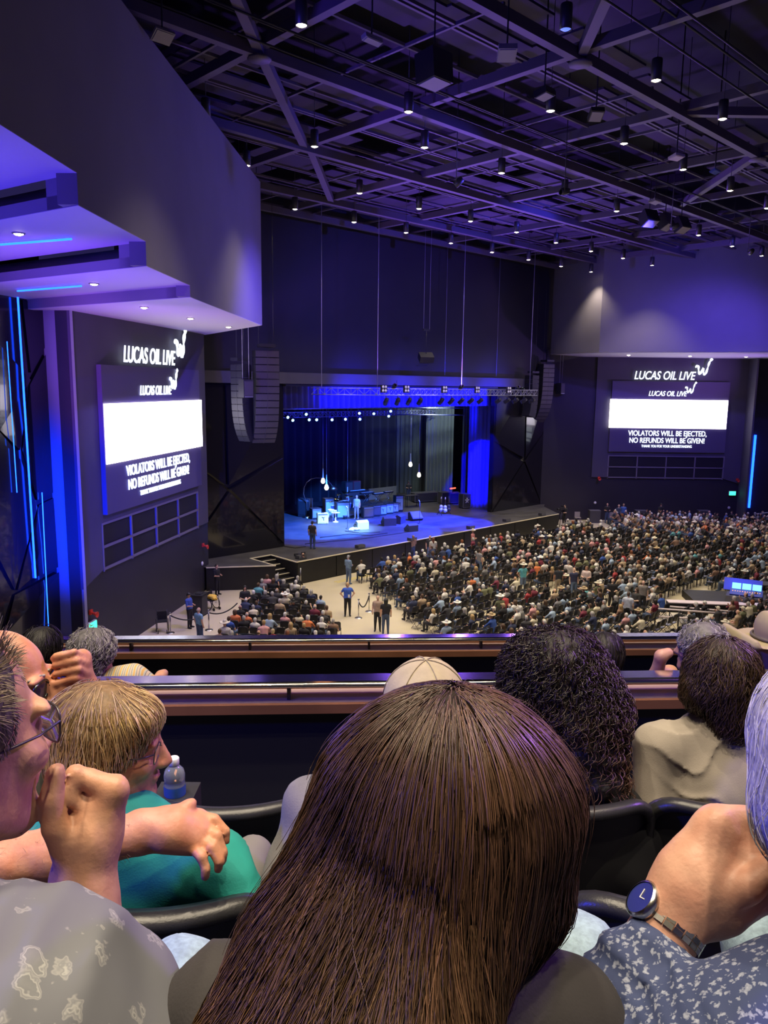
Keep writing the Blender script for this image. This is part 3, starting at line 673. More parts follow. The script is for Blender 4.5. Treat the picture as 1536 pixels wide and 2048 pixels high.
for x0, y0, b in ((643, 455, -1.), (758, 450, -1.), (931, 487, -1.), (1070, 520, -1.), (895, 530, -4.), (1000, 540, -4.)):
    tp = onplane(x0, y0, hf(0, b, 0), nn); bt = tp.copy(); bt[2] = ZT + .2 if b > -2 else 12.7
    o = MB().tube([bt, tp * [1, 1, 0] + UP * 24.5], .022 if b > -2 else .012, 5).build('hoist_cable', m_cable)
    tag(o, 'thin vertical steel cable running down to the front truss' if b > -2 else 'fine dark vertical cable in front of the upper proscenium wall', 'cable', 'hoist cables')
# hanging projector-like lamp in front of the proscenium wall
t = thing('hanging_projector', 'dark tilted projector hung on two thin wires above the front truss', 'projector', onplane(852, 715, hf(0, -2, 0), nn))
pc = np.array(t.location); px_ = unit(uu + nn * .6); ax = (px_, unit(np.cross(UP, px_) + UP * .5), UP)
MB().box(pc, (1.0, .7, .45), (px_, unit(np.cross(UP, px_) * .8 + UP * .5), unit(UP * .8 - np.cross(UP, px_) * .5))).build('body', m_gun, t)
for k in range(4): MB().box(pc - UP * (.28 + .10 * k) - px_ * .1 * k, (.8, .05, .05), (px_, np.cross(UP, px_), UP)).build('fin', m_gun, t)
MB().box(pc + UP * 1.9, (.7, .1, .12), frame(uu)).build('hanger_bar', m_gun, t)
MB().tube([pc + UP * .2, pc + UP * 1.9], .02, 5).build('rod', m_gun, t)
for s_ in (-.3, .3): MB().tube([pc + UP * 1.9 + uu * s_, pc + uu * s_ + UP * 9.5], .012, 5).build('wire', m_cable, t)

# line arrays
m_grille = mat('speaker_grille', (.06, .052, .068), .6, bump=(60, .4, .01)); m_cab = mat('speaker_cabinet', (.02, .02, .026), .55)
def line_array(top, n, w, hgt, dep, curve, fx, label, gm=None):
    t = thing('line_array', label, 'loudspeaker', top); x = unit(fx); f = np.cross(x, UP)      # f = firing direction
    p = np.array(top, float); ang = 0.
    MB().box(p + UP * .25 - f * dep * .3, (w * .6, dep * 1.1, .16), (x, f, UP)).build('fly_frame', m_gun, t)
    for s_ in (-.3, .3): MB().tube([p + UP * .25 + x * s_ * w - f * .3, p + x * s_ * w - f * .3 + UP * 10.5], .015, 5).build('chain', m_gun, t)
    for i in range(n):
        ang += math.radians(curve[min(i, len(curve) - 1)])
        d = f * math.cos(ang) - UP * math.sin(ang); dn = -UP * math.cos(ang) - f * math.sin(ang)
        c = p + dn * hgt / 2
        MB().box(c - d * dep / 2, (w * .96, dep, hgt * .94), (x, d, -dn)).build('cabinet', m_cab, t)
        g = MB()
        for s_ in (-.25, .25): g.box(c + x * s_ * w * .97 + d * .012, (w * .455, .03, hgt * .84), (x, d, -dn))
        g.box(c + d * .025, (.035, .02, hgt), (x, d, -dn)); g.build('grille', gm or m_grille, t)
        p = p + dn * hgt
    return t
CV = [0, 0, 0, .5, 1, 1, 2, 2.5, 3.5, 5, 7, 8, 9]
line_array(hf(-16.25, 1.0, 13.65), 14, 1.36, .385, .8, CV, unit(uu * .9 + nn * .35), 'tall curved line array of stacked speaker cabinets beside the purple lit wall')
line_array(hf(-17.45, -.2, 12.9), 12, .9, .36, .7, CV, unit(uu * .2 + nn * .98), 'dark side-facing line array hung behind the tall curved one', m_cab)
line_array(hf(16.0, -3.0, 13.9), 14, 1.30, .385, .8, CV, unit(uu * .95 + nn * .25), 'curved line array hung in front of the far portal panel')
line_array(hf(14.3, -3.2, 12.9), 10, 1.0, .36, .7, CV, unit(uu * .2 - nn * .98), 'dark side-facing line array behind the far curved one', m_cab)
for p, fx, lab in ((onplane(492, 777, hf(0, 1, 0), nn), uu, 'small hanging speaker box beside the near line array'), (onplane(1121, 777, hf(0, -3, 0), nn), uu, 'small hanging speaker box beside the far line array')):
    t = thing('hanging_speaker', lab, 'loudspeaker', p); MB().box(p, (.62, .5, .95), frame(fx)).build('cabinet', m_cab, t)
    MB().box(p + nn * .26, (.54, .02, .75), frame(fx)).build('grille', m_grille, t); MB().box(p + nn * .26 - UP * .43, (.5, .04, .07), frame(fx)).build('trim_strip', m_steel, t)
    for s_ in (-.2, .2): MB().tube([p + uu * s_ + UP * .45, p + uu * s_ + UP * 14.6], .012, 5).build('wire', m_cable, t)

# upstage trusses with cool lamps
bar_truss(hf(-13, -7.5, 10.35), hf(3.2, -7.5, 10.35), .35, 'upstage_truss', 'dark lighting truss above the drum kit carrying cool blue lamps')
bar_truss(hf(-14, -12.2, 9.55), hf(11.5, -12.2, 9.55), .4, 'upstage_truss', 'low dark truss spanning the stage in front of the back curtain')
structure(MB().box(hf(-10.5, -6.2, 10.45), (4.2, .1, .12), frame(unit(uu - nn * .1))), 'trim_3', m_steel)
for x, y in ((574, 834), (584, 840), (611, 828), (617, 839), (632, 839), (663, 839), (690, 838), (718, 826), (719, 838), (747, 827), (777, 832), (781, 822)):
    p = onplane(x, y, hf(0, -7.3, 0), nn); stage_lamp(p + UP * .32, unit(hf(-16, 14, 6) - p), 'small stage lamp with a cool blue glowing lens on the upstage truss', 'cool lamps on the upstage truss', m_lensb, .95)
for a in (10.2, 10.2):
    pass
for z in (10.0, 9.4): structure(MB().tube([hf(6.5, -12, z), hf(11.5, -8.5, z)], .05, 6), 'trim_pipe', m_steel)

# teardrop pendant lamps
m_bulb = mat('pendant_bulb', (1., .90, .66), .3, emit=2.2)
m_bulb2 = mat('pendant_glass_unlit', (.70, .74, .80), .2)
def pendant(p, L, lit, label, top):
    t = thing('teardrop_pendant', label, 'pendant lamp', p, 'teardrop pendants over the stage')
    MB().lathe(p, [(0, -.22), (.10, -.19), (.165, -.09), (.17, 0), (.135, .12), (.08, .24)], 14).build('bulb', m_bulb if lit else m_bulb2, t)
    MB().lathe(p, [(.08, .24), (.055, .45), (.04, .75), (.035, L)], 12).build('glass_neck', m_bulb2, t)
    MB().tube([p + UP * L, p * [1, 1, 0] + UP * top], .012, 5).build('cord', m_cable, t)
    if lit: spot('lamp', p - UP * .4, p - UP * 3, 60, (1, .85, .6), 150, 1., .2, t)
for x, y, b, lit, lab in ((646, 962, -11, True, 'glowing teardrop pendant in front of the arc lamp, the higher one'), (653, 975, -9.5, True, 'glowing teardrop pendant beside the arc lamp shade, the lower one'), (821, 929, -12, True, 'glowing teardrop pendant before the grey wing curtain, the higher one'), (838, 950, -10.5, True, 'glowing teardrop pendant before the grey wing curtain, the lower one'),
                         (695, 998, -11, False, 'unlit glass teardrop pendant hanging over the drum kit')):
    pendant(onplane(x, y, hf(0, b, 0), nn), 1.0, lit, lab, 10.3)
# mirror ball-like dot by the blue curtain
p = onplane(988, 937, hf(0, -5.0, 0), nn)
t = thing('round_lamp', 'small round pale lamp between the blue curtain and portal', 'lamp', p); MB().lathe(p, [(0, -.13), (.09, -.09), (.13, 0), (.09, .09), (0, .13)], 12).build('globe', m_bulb2, t); MB().tube([p, p + uu * .6], .02, 5).build('arm', m_gun, t)

# arc lamp
b0 = -12.0; q0 = onplane(613, 1006, hf(0, b0, 0), nn) * [1, 1, 0] + UP * ZS
def sp(x, y, b=b0): return onplane(x, y, hf(0, b, 0), nn)
t = thing('arc_lamp', 'tall arching floor lamp curving over the amplifiers', 'floor lamp', q0)
AP = [(613, 1005), (607, 988), (608, 975), (613, 965), (622, 958), (632, 955.5), (643, 956), (655, 961), (662, 968), (664, 972)]
MB().tube([q0] + [sp(x, y) for x, y in AP], .035, 8).build('arched_stem', m_chrome, t)
MB().lathe(sp(666, 977), [(.05, .30), (.16, .27), (.34, .05), (.36, -.12), (.33, -.12), (.3, 0)], 16).build('shade', m_chrome, t)
MB().lathe(q0, [(0, .12), (.3, .12), (.34, 0)], 16).build('base', m_chrome, t)

# ---- backline: helper for boxy gear with a face
m_tolex = mat('black_tolex', (.03, .03, .035), .7); m_grey_cloth = mat('grey_grille_cloth', (.34, .40, .40), .8); m_tweed = mat('tweed_amp', (.62, .50, .20), .7); m_brown = mat('brown_grille', (.11, .07, .07), .8)
fc = unit(nn * .95 - uu * .3)          # most gear faces the crowd
def gear_axes(f): x = np.cross(f, UP); return (unit(x), unit(f), UP)
def amp(x, y, w_, h_, d_, m_face, label, m_body=m_tolex, f=fc, logo=False, group=None):
    """pixel of the foot centre; stands on the deck"""
    p = onz(x, y, ZS); ax = gear_axes(f); t = thing('amplifier', label, 'amplifier', p, group)
    MB().box(p + UP * (h_ / 2 + .04), (w_, d_, h_), ax).build('cabinet', m_body, t)
    MB().box(p + ax[1] * (d_ / 2 + .01) + UP * (h_ * .46 + .04), (w_ * .86, .03, h_ * .72), ax).build('grille_cloth', m_face, t)
    MB().box(p + ax[1] * (d_ / 2 + .01) + UP * (h_ * .90 + .04), (w_ * .86, .03, h_ * .1), ax).build('control_panel', m_steel, t)
    MB().box(p + UP * (h_ + .07), (w_ * .3, .05, .04), ax).build('handle', m_gun, t)
    for i in (-1, 1):
        for j in (-1, 1): MB().box(p + ax[0] * i * w_ * .4 + ax[1] * j * d_ * .4 + UP * .02, (.06, .06, .04), ax).build('foot', m_gun, t)
    if logo:
        g = MB(); c = p + ax[1] * (d_ / 2 + .03) + UP * (h_ * .46 + .04)
        g.tube([c - ax[0] * .12 + UP * .12, c + ax[0] * .02 + UP * .10, c + ax[0] * .1 + UP * .16], .02, 5).tube([c - ax[0] * .02 + UP * .12, c - ax[0] * .05 - UP * .12], .02, 5).build('emblem', m_gun, t)
    return t
amp(611, 1033, 1.0, 1.45, .7, m_tolex, 'tall black speaker cabinet beside the arc lamp', f=unit(nn * .5 - uu))
amp(631, 1037, .8, .8, .6, m_grey_cloth, 'blue lit amplifier behind the small tweed amplifier')
amp(645, 1047, .82, .78, .5, m_tweed, 'small yellow tweed amplifier with a bird-like mark', m_tweed, logo=True, f=unit(nn - uu * .55))
amp(657, 1034, .8, 1.5, .6, m_grey_cloth, 'tall grey amplifier stack behind the white stool', m_tolex)
amp(684, 1037, 1.1, 1.3, .6, m_grey_cloth, 'large grey-fronted bass cabinet beside the drum kit', m_tolex, f=unit(nn - uu * .4))
for x, y, lab in ((735, 1035, 'brown-fronted amplifier at the left end of the amplifier row beside the singer'), (749, 1032, 'brown-fronted amplifier beside the first grey square amplifier')):
    amp(x, y, .92, .85, .5, m_brown, lab.replace('at the left end', 'first') )
for x, y, lab in ((763, 1030, 'grey square amplifier next to the brown-fronted ones'), (777, 1027, 'grey square amplifier, second in the pale row'), (787, 1025, 'grey square amplifier, third in the pale row')):
    amp(x, y, .74, .80, .45, m_grey_cloth, lab, logo=True)
amp(796, 1023, .72, 1.35, .5, m_grey_cloth, 'taller grey amplifier ending the pale amplifier row', logo=True)
# risers and keyboard area
def riser(pa, pb, dep, h_, label):
    p, q = onz(*pa, ZS), onz(*pb, ZS); x = unit(q - p); y = np.cross(UP, x); L = np.linalg.norm(q - p); c = (p + q) / 2 + y * dep / 2
    t = thing('drum_riser', label, 'riser', c); MB().box(c + UP * (h_ - .05), (L, dep, .1), (x, y, UP)).build('top', m_deck, t); MB().box(c + UP * (h_ - .1) / 2, (L * .98, dep * .98, h_ - .1), (x, y, UP)).build('skirt', m_fascia, t)
    MB().box((p + q) / 2 + UP * (h_ - .03), (L, .05, .05), (x, y, UP)).build('edge', m_steel, t); return c, x, y
rc, rx, ry = riser((690, 1039), (728, 1031), 2.6, .3, 'low platform carrying the drum kit')
kc, kx, ky = riser((730, 1021), (800, 1013), 2.6, .35, 'long low platform carrying the keyboards')
# drum kit
m_drum = mat('drum_shell_blue', (.10, .16, .60), .25, coat=.6); m_head = mat('drum_head', (.80, .82, .86), .4); m_cym = mat('cymbal_brass', (.70, .55, .22), .25, metal=1.)
dk = thing('drum_kit', 'blue drum kit with several cymbals on the low platform', 'drum kit', rc + UP * .3); D0 = rc + UP * .3
def drum(c, r, h_, ax, nm): MB().lathe(c, [(0, -h_ / 2), (r, -h_ / 2), (r, h_ / 2)], 18, ax, smooth=True).build(nm, m_drum, dk); MB().lathe(c, [(0, h_ / 2 + .01), (r * .97, h_ / 2 + .01), (r * 1.03, h_ / 2 - .02)], 18, ax).build('drum_head', m_head, dk)
axf = (rx, UP, np.cross(rx, UP))
drum(D0 + UP * .3 - ry * .3, .30, .45, (rx, UP, -ry), 'bass_drum')
for dx, dy, z, r, h_ in ((-.35, -.15, .82, .17, .25), (.05, -.2, .85, .18, .26), (.75, -.1, .45, .22, .42), (-.7, .1, .62, .18, .16), (.45, .3, .75, .17, .2), (-1.1, .0, .5, .2, .4)):
    drum(D0 + rx * dx + ry * dy + UP * z, r, h_, (rx, ry, UP), 'tom_drum')
    MB().tube([D0 + rx * dx + ry * dy + UP * (z - h_ / 2), D0 + rx * dx * 1.1 + ry * dy], .02, 5).build('drum_stand', m_chrome, dk)
for dx, dy, z, r in ((-.9, -.2, 1.25, .26), (-.3, .1, 1.5, .24), (.5, .0, 1.55, .28), (.95, -.1, 1.2, .24), (-1.2, .2, 1.0, .18), (.2, -.35, 1.35, .2)):
    c = D0 + rx * dx + ry * dy + UP * z; MB().lathe(c, [(.02, .04), (.06, .02), (r, -.02), (r, -.025), (.03, .0)], 18, (unit(rx + UP * .2), ry, unit(UP - rx * .2))).build('cymbal', m_cym, dk)
    MB().tube([c, c * [1, 1, 0] + UP * D0[2]], .014, 5).build('cymbal_stand', m_chrome, dk)
# keyboards on stands
m_blk = mat('keyboard_black', (.03, .03, .04), .4); m_key = mat('keys_ivory', (.8, .8, .82), .4)
for i, (dx, w_, z, lab) in enumerate(((-.9, 1.35, .95, 'black keyboard on a crossed stand beside the drums'), (.35, 1.1, .78, 'second keyboard on a crossed stand nearer the wing curtain'), (1.5, .9, .85, 'small keyboard on a stand near the tall grey amplifier'))):
    c = kc + kx * dx + UP * .35 - ky * .2; t = thing('stage_keyboard', lab, 'keyboard', c)
    MB().box(c + UP * z, (w_, .36, .11), (kx, ky, UP)).build('case', m_blk, t); MB().box(c + UP * (z + .06) - ky * .06, (w_ * .92, .16, .02), (kx, ky, UP)).build('keys', m_key, t)
    for s_ in (-.12, .12): MB().tube([c + kx * (.4) + ky * s_, c - kx * .4 + ky * s_ + UP * (z - .05)], .022, 6).tube([c - kx * .4 + ky * s_, c + kx * .4 + ky * s_ + UP * (z - .05)], .022, 6).build('cross_stand', m_chrome, t)
p = kc + ky * .9 - kx * 1.3 + UP * .35; t = thing('organ', 'dark upright organ with a speaker box on top behind the keyboards', 'organ', p)
MB().box(p + UP * .5, (2.4, .7, 1.0), (kx, ky, UP)).build('console', m_brown, t); MB().box(p + UP * 1.04, (2.5, .78, .07), (kx, ky, UP)).build('lid', m_blk, t); MB().box(p + UP * 1.12 - ky * .2, (1.6, .25, .06), (kx, ky, UP)).build('manual', m_key, t)
for s_, m_, lab in ((-.9, m_tolex, 'dark speaker box standing on the organ'), (-.05, mat('red_grille', (.30, .05, .06), .6), 'dark speaker box with a reddish side standing on the organ')):
    c = p + kx * s_ + UP * 1.08; t2 = thing('speaker_box', lab, 'loudspeaker', c); MB().box(c + UP * .42, (.78, .6, .84), (kx, ky, UP)).build('cabinet', m_, t2); MB().box(c + UP * .42 - ky * .31, (.66, .02, .7), (kx, ky, UP)).build('grille', m_brown, t2)
# white stool and round side table
m_whiteg = mat('white_lacquer', (.82, .84, .80), .3)
p = onz(662, 1041, ZS); t = thing('stage_stool', 'white stool with a draped towel beside the tweed amplifier', 'stool', p)
MB().lathe(p + UP * .72, [(0, .06), (.2, .06), (.22, .03), (.2, 0), (0, 0)], 16).build('seat', m_whiteg, t)
for k in range(4): a = k * math.pi / 2 + .6; MB().tube([p + UP * .72 + vec(math.cos(a), math.sin(a), 0) * .12, p + vec(math.cos(a), math.sin(a), 0) * .28], .025, 6).build('leg', m_whiteg, t)
p2 = p + UP * .78; tw = Sdf().ell(p2 + UP * .06, (.28, .2, .09)).ell(p2 + uu * .25 - UP * .05, (.2, .16, .08)).cap(p2 + nn * .2, p2 + nn * .24 - UP * .3, .1, .06)
tag(blob('towel', tw, .03, m_whiteg), 'crumpled white towel lying on the white stool', 'towel')
p = onz(671, 1044, ZS); t = thing('side_table', 'small round white pedestal table beside the stool', 'table', p)
MB().lathe(p, [(0, .76), (.34, .76), (.35, .74), (.33, .72), (.06, .68), (.04, .4), (.05, .1), (.22, .03), (.24, 0)], 20).build('pedestal_top', m_whiteg, t)
tag(MB().lathe(p + UP * .76 + uu * .05, [(0, 0), (.05, 0), (.055, .18), (.05, .18)], 12).build('drinking_glass', m_plate), 'clear drinking glass on the round white table', 'glass')
tag(MB().lathe(p + UP * .76 - uu * .12, [(0, 0), (.07, 0), (.08, .2), (.06, .2)], 12).build('water_pitcher', m_plate), 'pale pitcher on the round white table', 'pitcher')
# wedge monitors
m_wedge = mat('wedge_black', (.055, .055, .065), .5); m_wg = mat('wedge_grille', (.13, .13, .16), .6, bump=(80, .3, .01)); m_wedg2 = mat('wedge_lit_grey', (.42, .46, .36), .6)  # second wedge colour has the stage light mixed into it
def wedge(x, y, f, label, m_=m_wedge, s=1.):
    p = onz(x, y, ZS); xx, yy, zz = gear_axes(f); t = thing('floor_monitor', label, 'loudspeaker', p)
    prof = [(-.32, 0), (.22, 0), (.34, .14), (-.1, .52), (-.32, .42)]; w_ = .72 * s
    MB().prism([p - xx * w_ / 2 + yy * a * s + UP * z * s for a, z in prof][::-1], xx * w_).build('cabinet', m_, t)
    n_ = unit(yy * .38 + UP * .44); c = p + yy * .12 * s + UP * .335 * s
    MB().box(c + n_ * .012, (w_ * .9, .5 * s, .02), (xx, unit(np.cross(n_, xx)), n_)).build('grille', m_wg if m_ is m_wedge else m_, t)
    for s_ in (-1, 1): MB().box(p + xx * s_ * w_ * .51 + UP * .25 * s, (.02, .2, .06), (xx, yy, zz)).build('handle', m_gun, t)
wedge(722, 1057, -fc, 'pale lit floor monitor beside a heap of cloth near the singer', m_wedg2, 1.25)
wedge(777, 1050, unit(-nn + uu * .5), 'large dark floor monitor, one of a pair at the stage centre', s=1.35)
wedge(796, 1046, unit(-nn - uu * .4), 'dark floor monitor turned away from its larger neighbour', s=1.35)
wedge(831, 1040, fc, 'dark floor monitor in front of the upright microphone', s=1.3)
wedge(822, 1062, unit(-nn + uu * .2), 'small dark floor monitor near the front stage edge', s=1.1)
for x, y, lab in ((720, 1096, 'flat black fill speaker on the stage edge near the standing man'), (824, 1081, 'flat black fill speaker behind the woman in brown'), (941, 1057, 'flat black fill speaker above the cowboy in pink'), (1013, 1043, 'flat black fill speaker on the far stretch of stage edge'), (1084, 1031, 'flat black fill speaker at the far end of the stage edge'), (602, 1117, 'flat black fill speaker at the stage corner by the camera operator')):
    p = onz(x, y, ZS); t = thing('fill_speaker', lab, 'loudspeaker', p); MB().box(p + UP * .12, (.62, .34, .2), frame(uu)).build('cabinet', m_wedge, t); MB().box(p + UP * .12 + nn * .18, (.56, .02, .16), frame(uu)).build('grille', m_wg, t)
    MB().box(p + UP * .01, (.5, .3, .02), frame(uu)).build('foot_pad', m_gun, t)
p = onz(709, 1060, ZS); tag(blob('cloth_heap', Sdf().ell(p + UP * .08, (.35, .25, .12)).ell(p + uu * .3 + UP * .07, (.2, .2, .1)).ell(p - uu * .3 + UP * .05, (.22, .15, .08)), .03, mat('cloth_pale_blue', (.50, .62, .75), .8), disp=wob(30, .02, 3)), 'pale heap of cloth and cables beside the lit floor monitor', 'cloth')
# microphone stands
def mic(x, y, h_, label, lean=.0):
    p = onz(x, y, ZS); t = thing('microphone_stand', label, 'microphone stand', p); top = p + UP * h_
    MB().lathe(p, [(0, .03), (.15, .03), (.16, 0)], 14).build('base', m_gun, t); MB().tube([p, top], .018, 6).build('pole', m_gun, t)
    MB().tube([top, top + uu * -.12 + UP * .18], .028, 8).build('microphone', m_plate, t)
mic(695, 1057, 1.5, 'thin microphone stand in front of the drum kit'); mic(839, 1047, 1.65, 'microphone stand beside the dark floor monitor at stage centre')
# road cases and wing clutter
m_case = mat('road_case', (.06, .06, .07), .5); m_alu = mat('case_edge', (.35, .35, .38), .4, metal=.7)
def case(x, y, w_, d_, h_, label, f=fc):
    p = onz(x, y, ZS); ax = gear_axes(f); t = thing('road_case', label, 'road case', p)
    MB().box(p + UP * (h_ / 2 + .1), (w_, d_, h_), ax).build('body', m_case, t)
    e = MB()
    for i in (-1, 1):
        for j in (-1, 1): e.box(p + ax[0] * i * w_ / 2 + ax[1] * j * d_ / 2 + UP * (h_ / 2 + .1), (.05, .05, h_ + .02), ax)
        for k in (.1, h_ + .1): e.box(p + ax[1] * i * d_ / 2 + UP * k, (w_, .05, .05), ax)
    e.build('edging', m_alu, t)
    for i in (-1, 1):
        for j in (-1, 1): MB().tube([p + ax[0] * i * w_ * .4 + ax[1] * j * d_ * .4 - ax[0] * .03 + UP * .05, p + ax[0] * i * w_ * .4 + ax[1] * j * d_ * .4 + ax[0] * .03 + UP * .05], .05, 8).build('castor', m_gun, t)
case(850, 1003, 2.6, .9, .75, 'long open road case of guitars under the wing curtain'); case(889, 1007, 1.0, .8, .95, 'upright road case beside the red lit desk'); case(908, 1006, 1.4, .8, .85, 'low road case under the red lamp')
case(929, 1016, .75, .7, 1.15, 'road case with a star-like white mark beside the blue curtain')
p = onz(929, 1016, ZS) + gear_axes(fc)[1] * .38 + UP * .7; g = MB()
for k in range(5): a = k * 2 * math.pi / 5 + .3; g.tube([p, p + gear_axes(fc)[0] * .2 * math.cos(a) + UP * .25 * math.sin(a)], .05, 5)
tag(g.build('case_emblem', m_plate), 'white painted star mark on the road case front', 'marking')
p = onz(905, 1006, ZS) + UP * 1.35; t = thing('red_strip_lamp', 'short red glowing strip lamp above the low road case', 'lamp', onz(905, 1006, ZS) + UP * .97)
MB().tube([p - uu * .35, p + uu * .35], .06, 8).build('tube', mat('lamp_red', (1., .08, .03), .4, emit=4), t); MB().tube([p - UP * .4, p], .02, 5).build('stem', m_gun, t)
# guitars on a stand
for i, (x, y, cc, lab) in enumerate(((882, 1027, (.75, .74, .72), 'pale guitar leaning in the stand at the wing'), (890, 1028, (.82, .82, .84), 'white guitar in the stand beside the pale one'), (897, 1026, (.06, .08, .30), 'dark blue guitar in the stand beside the white one'))):
    p = onz(x, y, ZS); ax = gear_axes(fc); t = thing('electric_guitar', lab, 'guitar', p); m_ = mat('guitar_%d' % i, cc, .25, coat=.5)
    s_ = Sdf().ell(p + UP * .30, (.19, .19, .2)).ell(p + UP * .58, (.15, .15, .16)); blob('body', s_, .03, m_, t)
    MB().tube([p + UP * .6, p + UP * 1.25], .028, 6).build('neck', m_brown, t); MB().box(p + UP * 1.32, (.09, .04, .18), ax).build('headstock', m_, t)
p = onz(889, 1029, ZS); t = thing('guitar_stand', 'black multi guitar stand holding three guitars', 'stand', p); MB().tube([p - uu * .6 + UP * .35 - nn * .1, p + uu * .6 + UP * .35 - nn * .1], .025, 6).build('rail', m_gun, t)
for s_ in (-.55, .55): MB().tube([p + uu * s_ + UP * .35 - nn * .1, p + uu * s_ + nn * .2], .02, 6).tube([p + uu * s_ + UP * .35 - nn * .1, p + uu * s_ - nn * .35], .02, 6).build('leg', m_gun, t)
# work table under the wing light
p = onz(822, 1012, ZS); ax = gear_axes(fc); t = thing('work_table', 'blue lit folding table beside the crew member in the wing', 'table', p); MB().box(p + UP * .95, (1.3, .7, .05), ax).build('top', m_blk, t)
for i in (-1, 1): MB().tube([p + ax[0] * i * .55, p + ax[0] * i * .55 + UP * .95], .03, 6).tube([p + ax[0] * i * .55 + ax[1] * .3, p + ax[0] * i * .55 + ax[1] * .3 + UP * .95], .03, 6).build('leg', m_gun, t)
# cables on the deck
for k, P in enumerate(([(610, 1088), (660, 1083), (720, 1078), (790, 1068), (830, 1062)], [(566, 1092), (590, 1096), (612, 1093)], [(690, 1062), (720, 1066), (760, 1064)], [(640, 1075), (700, 1068), (740, 1071), (775, 1066)])):
    tag(MB().tube([onz(x, y, ZS + .02) for x, y in P], .025, 5).build('stage_cable', m_black), ['long black cable trailing from the standing man across the stage', 'short black cable near the portal panel foot', 'black cable looping past the lit floor monitor', 'black cable curving over the bright centre of the stage'][k], 'cable')
# white riser panel behind
p = onz(765, 996, ZS); tag(MB().box(p + UP * .5, (3.6, .1, 1.0), frame(uu)).build('riser_panel', mat('riser_grey', (.22, .23, .22), .7)), 'pale grey low panel standing behind the keyboards', 'panel')
# ---- stage lighting (lamps of the front truss)
SB = (.03, .17, 1.)
def sl(a, b, px, power, c, ang, blend=.35):
    spot('stage_spot', hf(a, b, ZT - .7), onz(*px, ZS), power, c, ang, blend, .15)
sl(-5, -1, (625, 1056), 46000, SB, 46, .15); sl(2, -1, (755, 1062), 60000, (.01, .05, 1.), 52, .15); sl(6, -1, (855, 1040), 46000, (.01, .04, 1.), 40, .15); sl(9, -1, (905, 1046), 36000, (.0, .01, 1.), 34, .15)
sl(-3, -1, (690, 1056), 30000, (.45, .80, 1.), 32, .8); sl(-5, -1, (650, 1047), 1500, (1., .95, .55), 15, .5); sl(-3, -1, (720, 1055), 2200, (.9, 1., .7), 13, .5); sl(-1, -1, (713, 1035), 2600, (.8, .95, 1.), 12, .5)
sl(1, -1, (775, 1016), 22000, SB, 30); sl(-6, -1, (700, 1022), 22000, SB, 30)
spot('stage_spot', hf(5, -1, ZT - .5), onplane(962, 930, hf(0, -6, 0), nn), 26000, (.0, .0, 1.), 26, .2, .1)
for a in (-6, -1, 4, 9): spot('stage_spot', hf(a, -1.6, ZT - 1.6), hf(a + .5, -5.2, 11.2), 3000, (.01, .01, 1.), 100, .7, .1)
spot('stage_spot', hf(8.5, -9, 11.0), hf(12.5, -14, 7), 1500, (.75, .95, .9), 100, .8, .2)
spot('stage_spot', hf(9, -14, 10.6), hf(9, -13, ZS), 900, (.9, .9, .75), 80, .8, .2)
# ================================================================== FLOOR CROWD
def pixel(p):
    v = np.array(p) - CAM; z = v @ fwd; return CX + F_PX * (v @ rgt) / z, CY - F_PX * (v @ upv) / z, z
def ramp_mat(name, stops, rough):
    m = bpy.data.materials.new(name); m.use_nodes = True; nt = m.node_tree; b = nt.nodes['Principled BSDF']; b.inputs['Roughness'].default_value = rough
    oi = nt.nodes.new('ShaderNodeObjectInfo'); cr = nt.nodes.new('ShaderNodeValToRGB'); cr.color_ramp.interpolation = 'CONSTANT'
    el = cr.color_ramp.elements
    while len(el) < len(stops): el.new(.5)
    for e, (p, c) in zip(el, stops): e.position = p; e.color = (*c, 1)
    nt.links.new(oi.outputs['Random'], cr.inputs[0]); nt.links.new(cr.outputs[0], b.inputs['Base Color']); return m
SKIN = [(.62, .36, .25), (.70, .45, .33), (.50, .27, .17), (.66, .38, .29)]
m_cskin = ramp_mat('crowd_skin', [(0, SKIN[0]), (.35, SKIN[1]), (.7, SKIN[3]), (.9, SKIN[2])], .5)
m_cpant = ramp_mat('crowd_trousers', [(0, (.05, .08, .16)), (.4, (.02, .02, .025)), (.65, (.10, .15, .26)), (.85, (.30, .25, .18))], .8)
m_cshirt = mat('crowd_shirt', rough=.85, objcol=True, noise=(9, .25)); m_chair_h = mat('crowd_hair', rough=.6, objcol=True, noise=(40, .35))
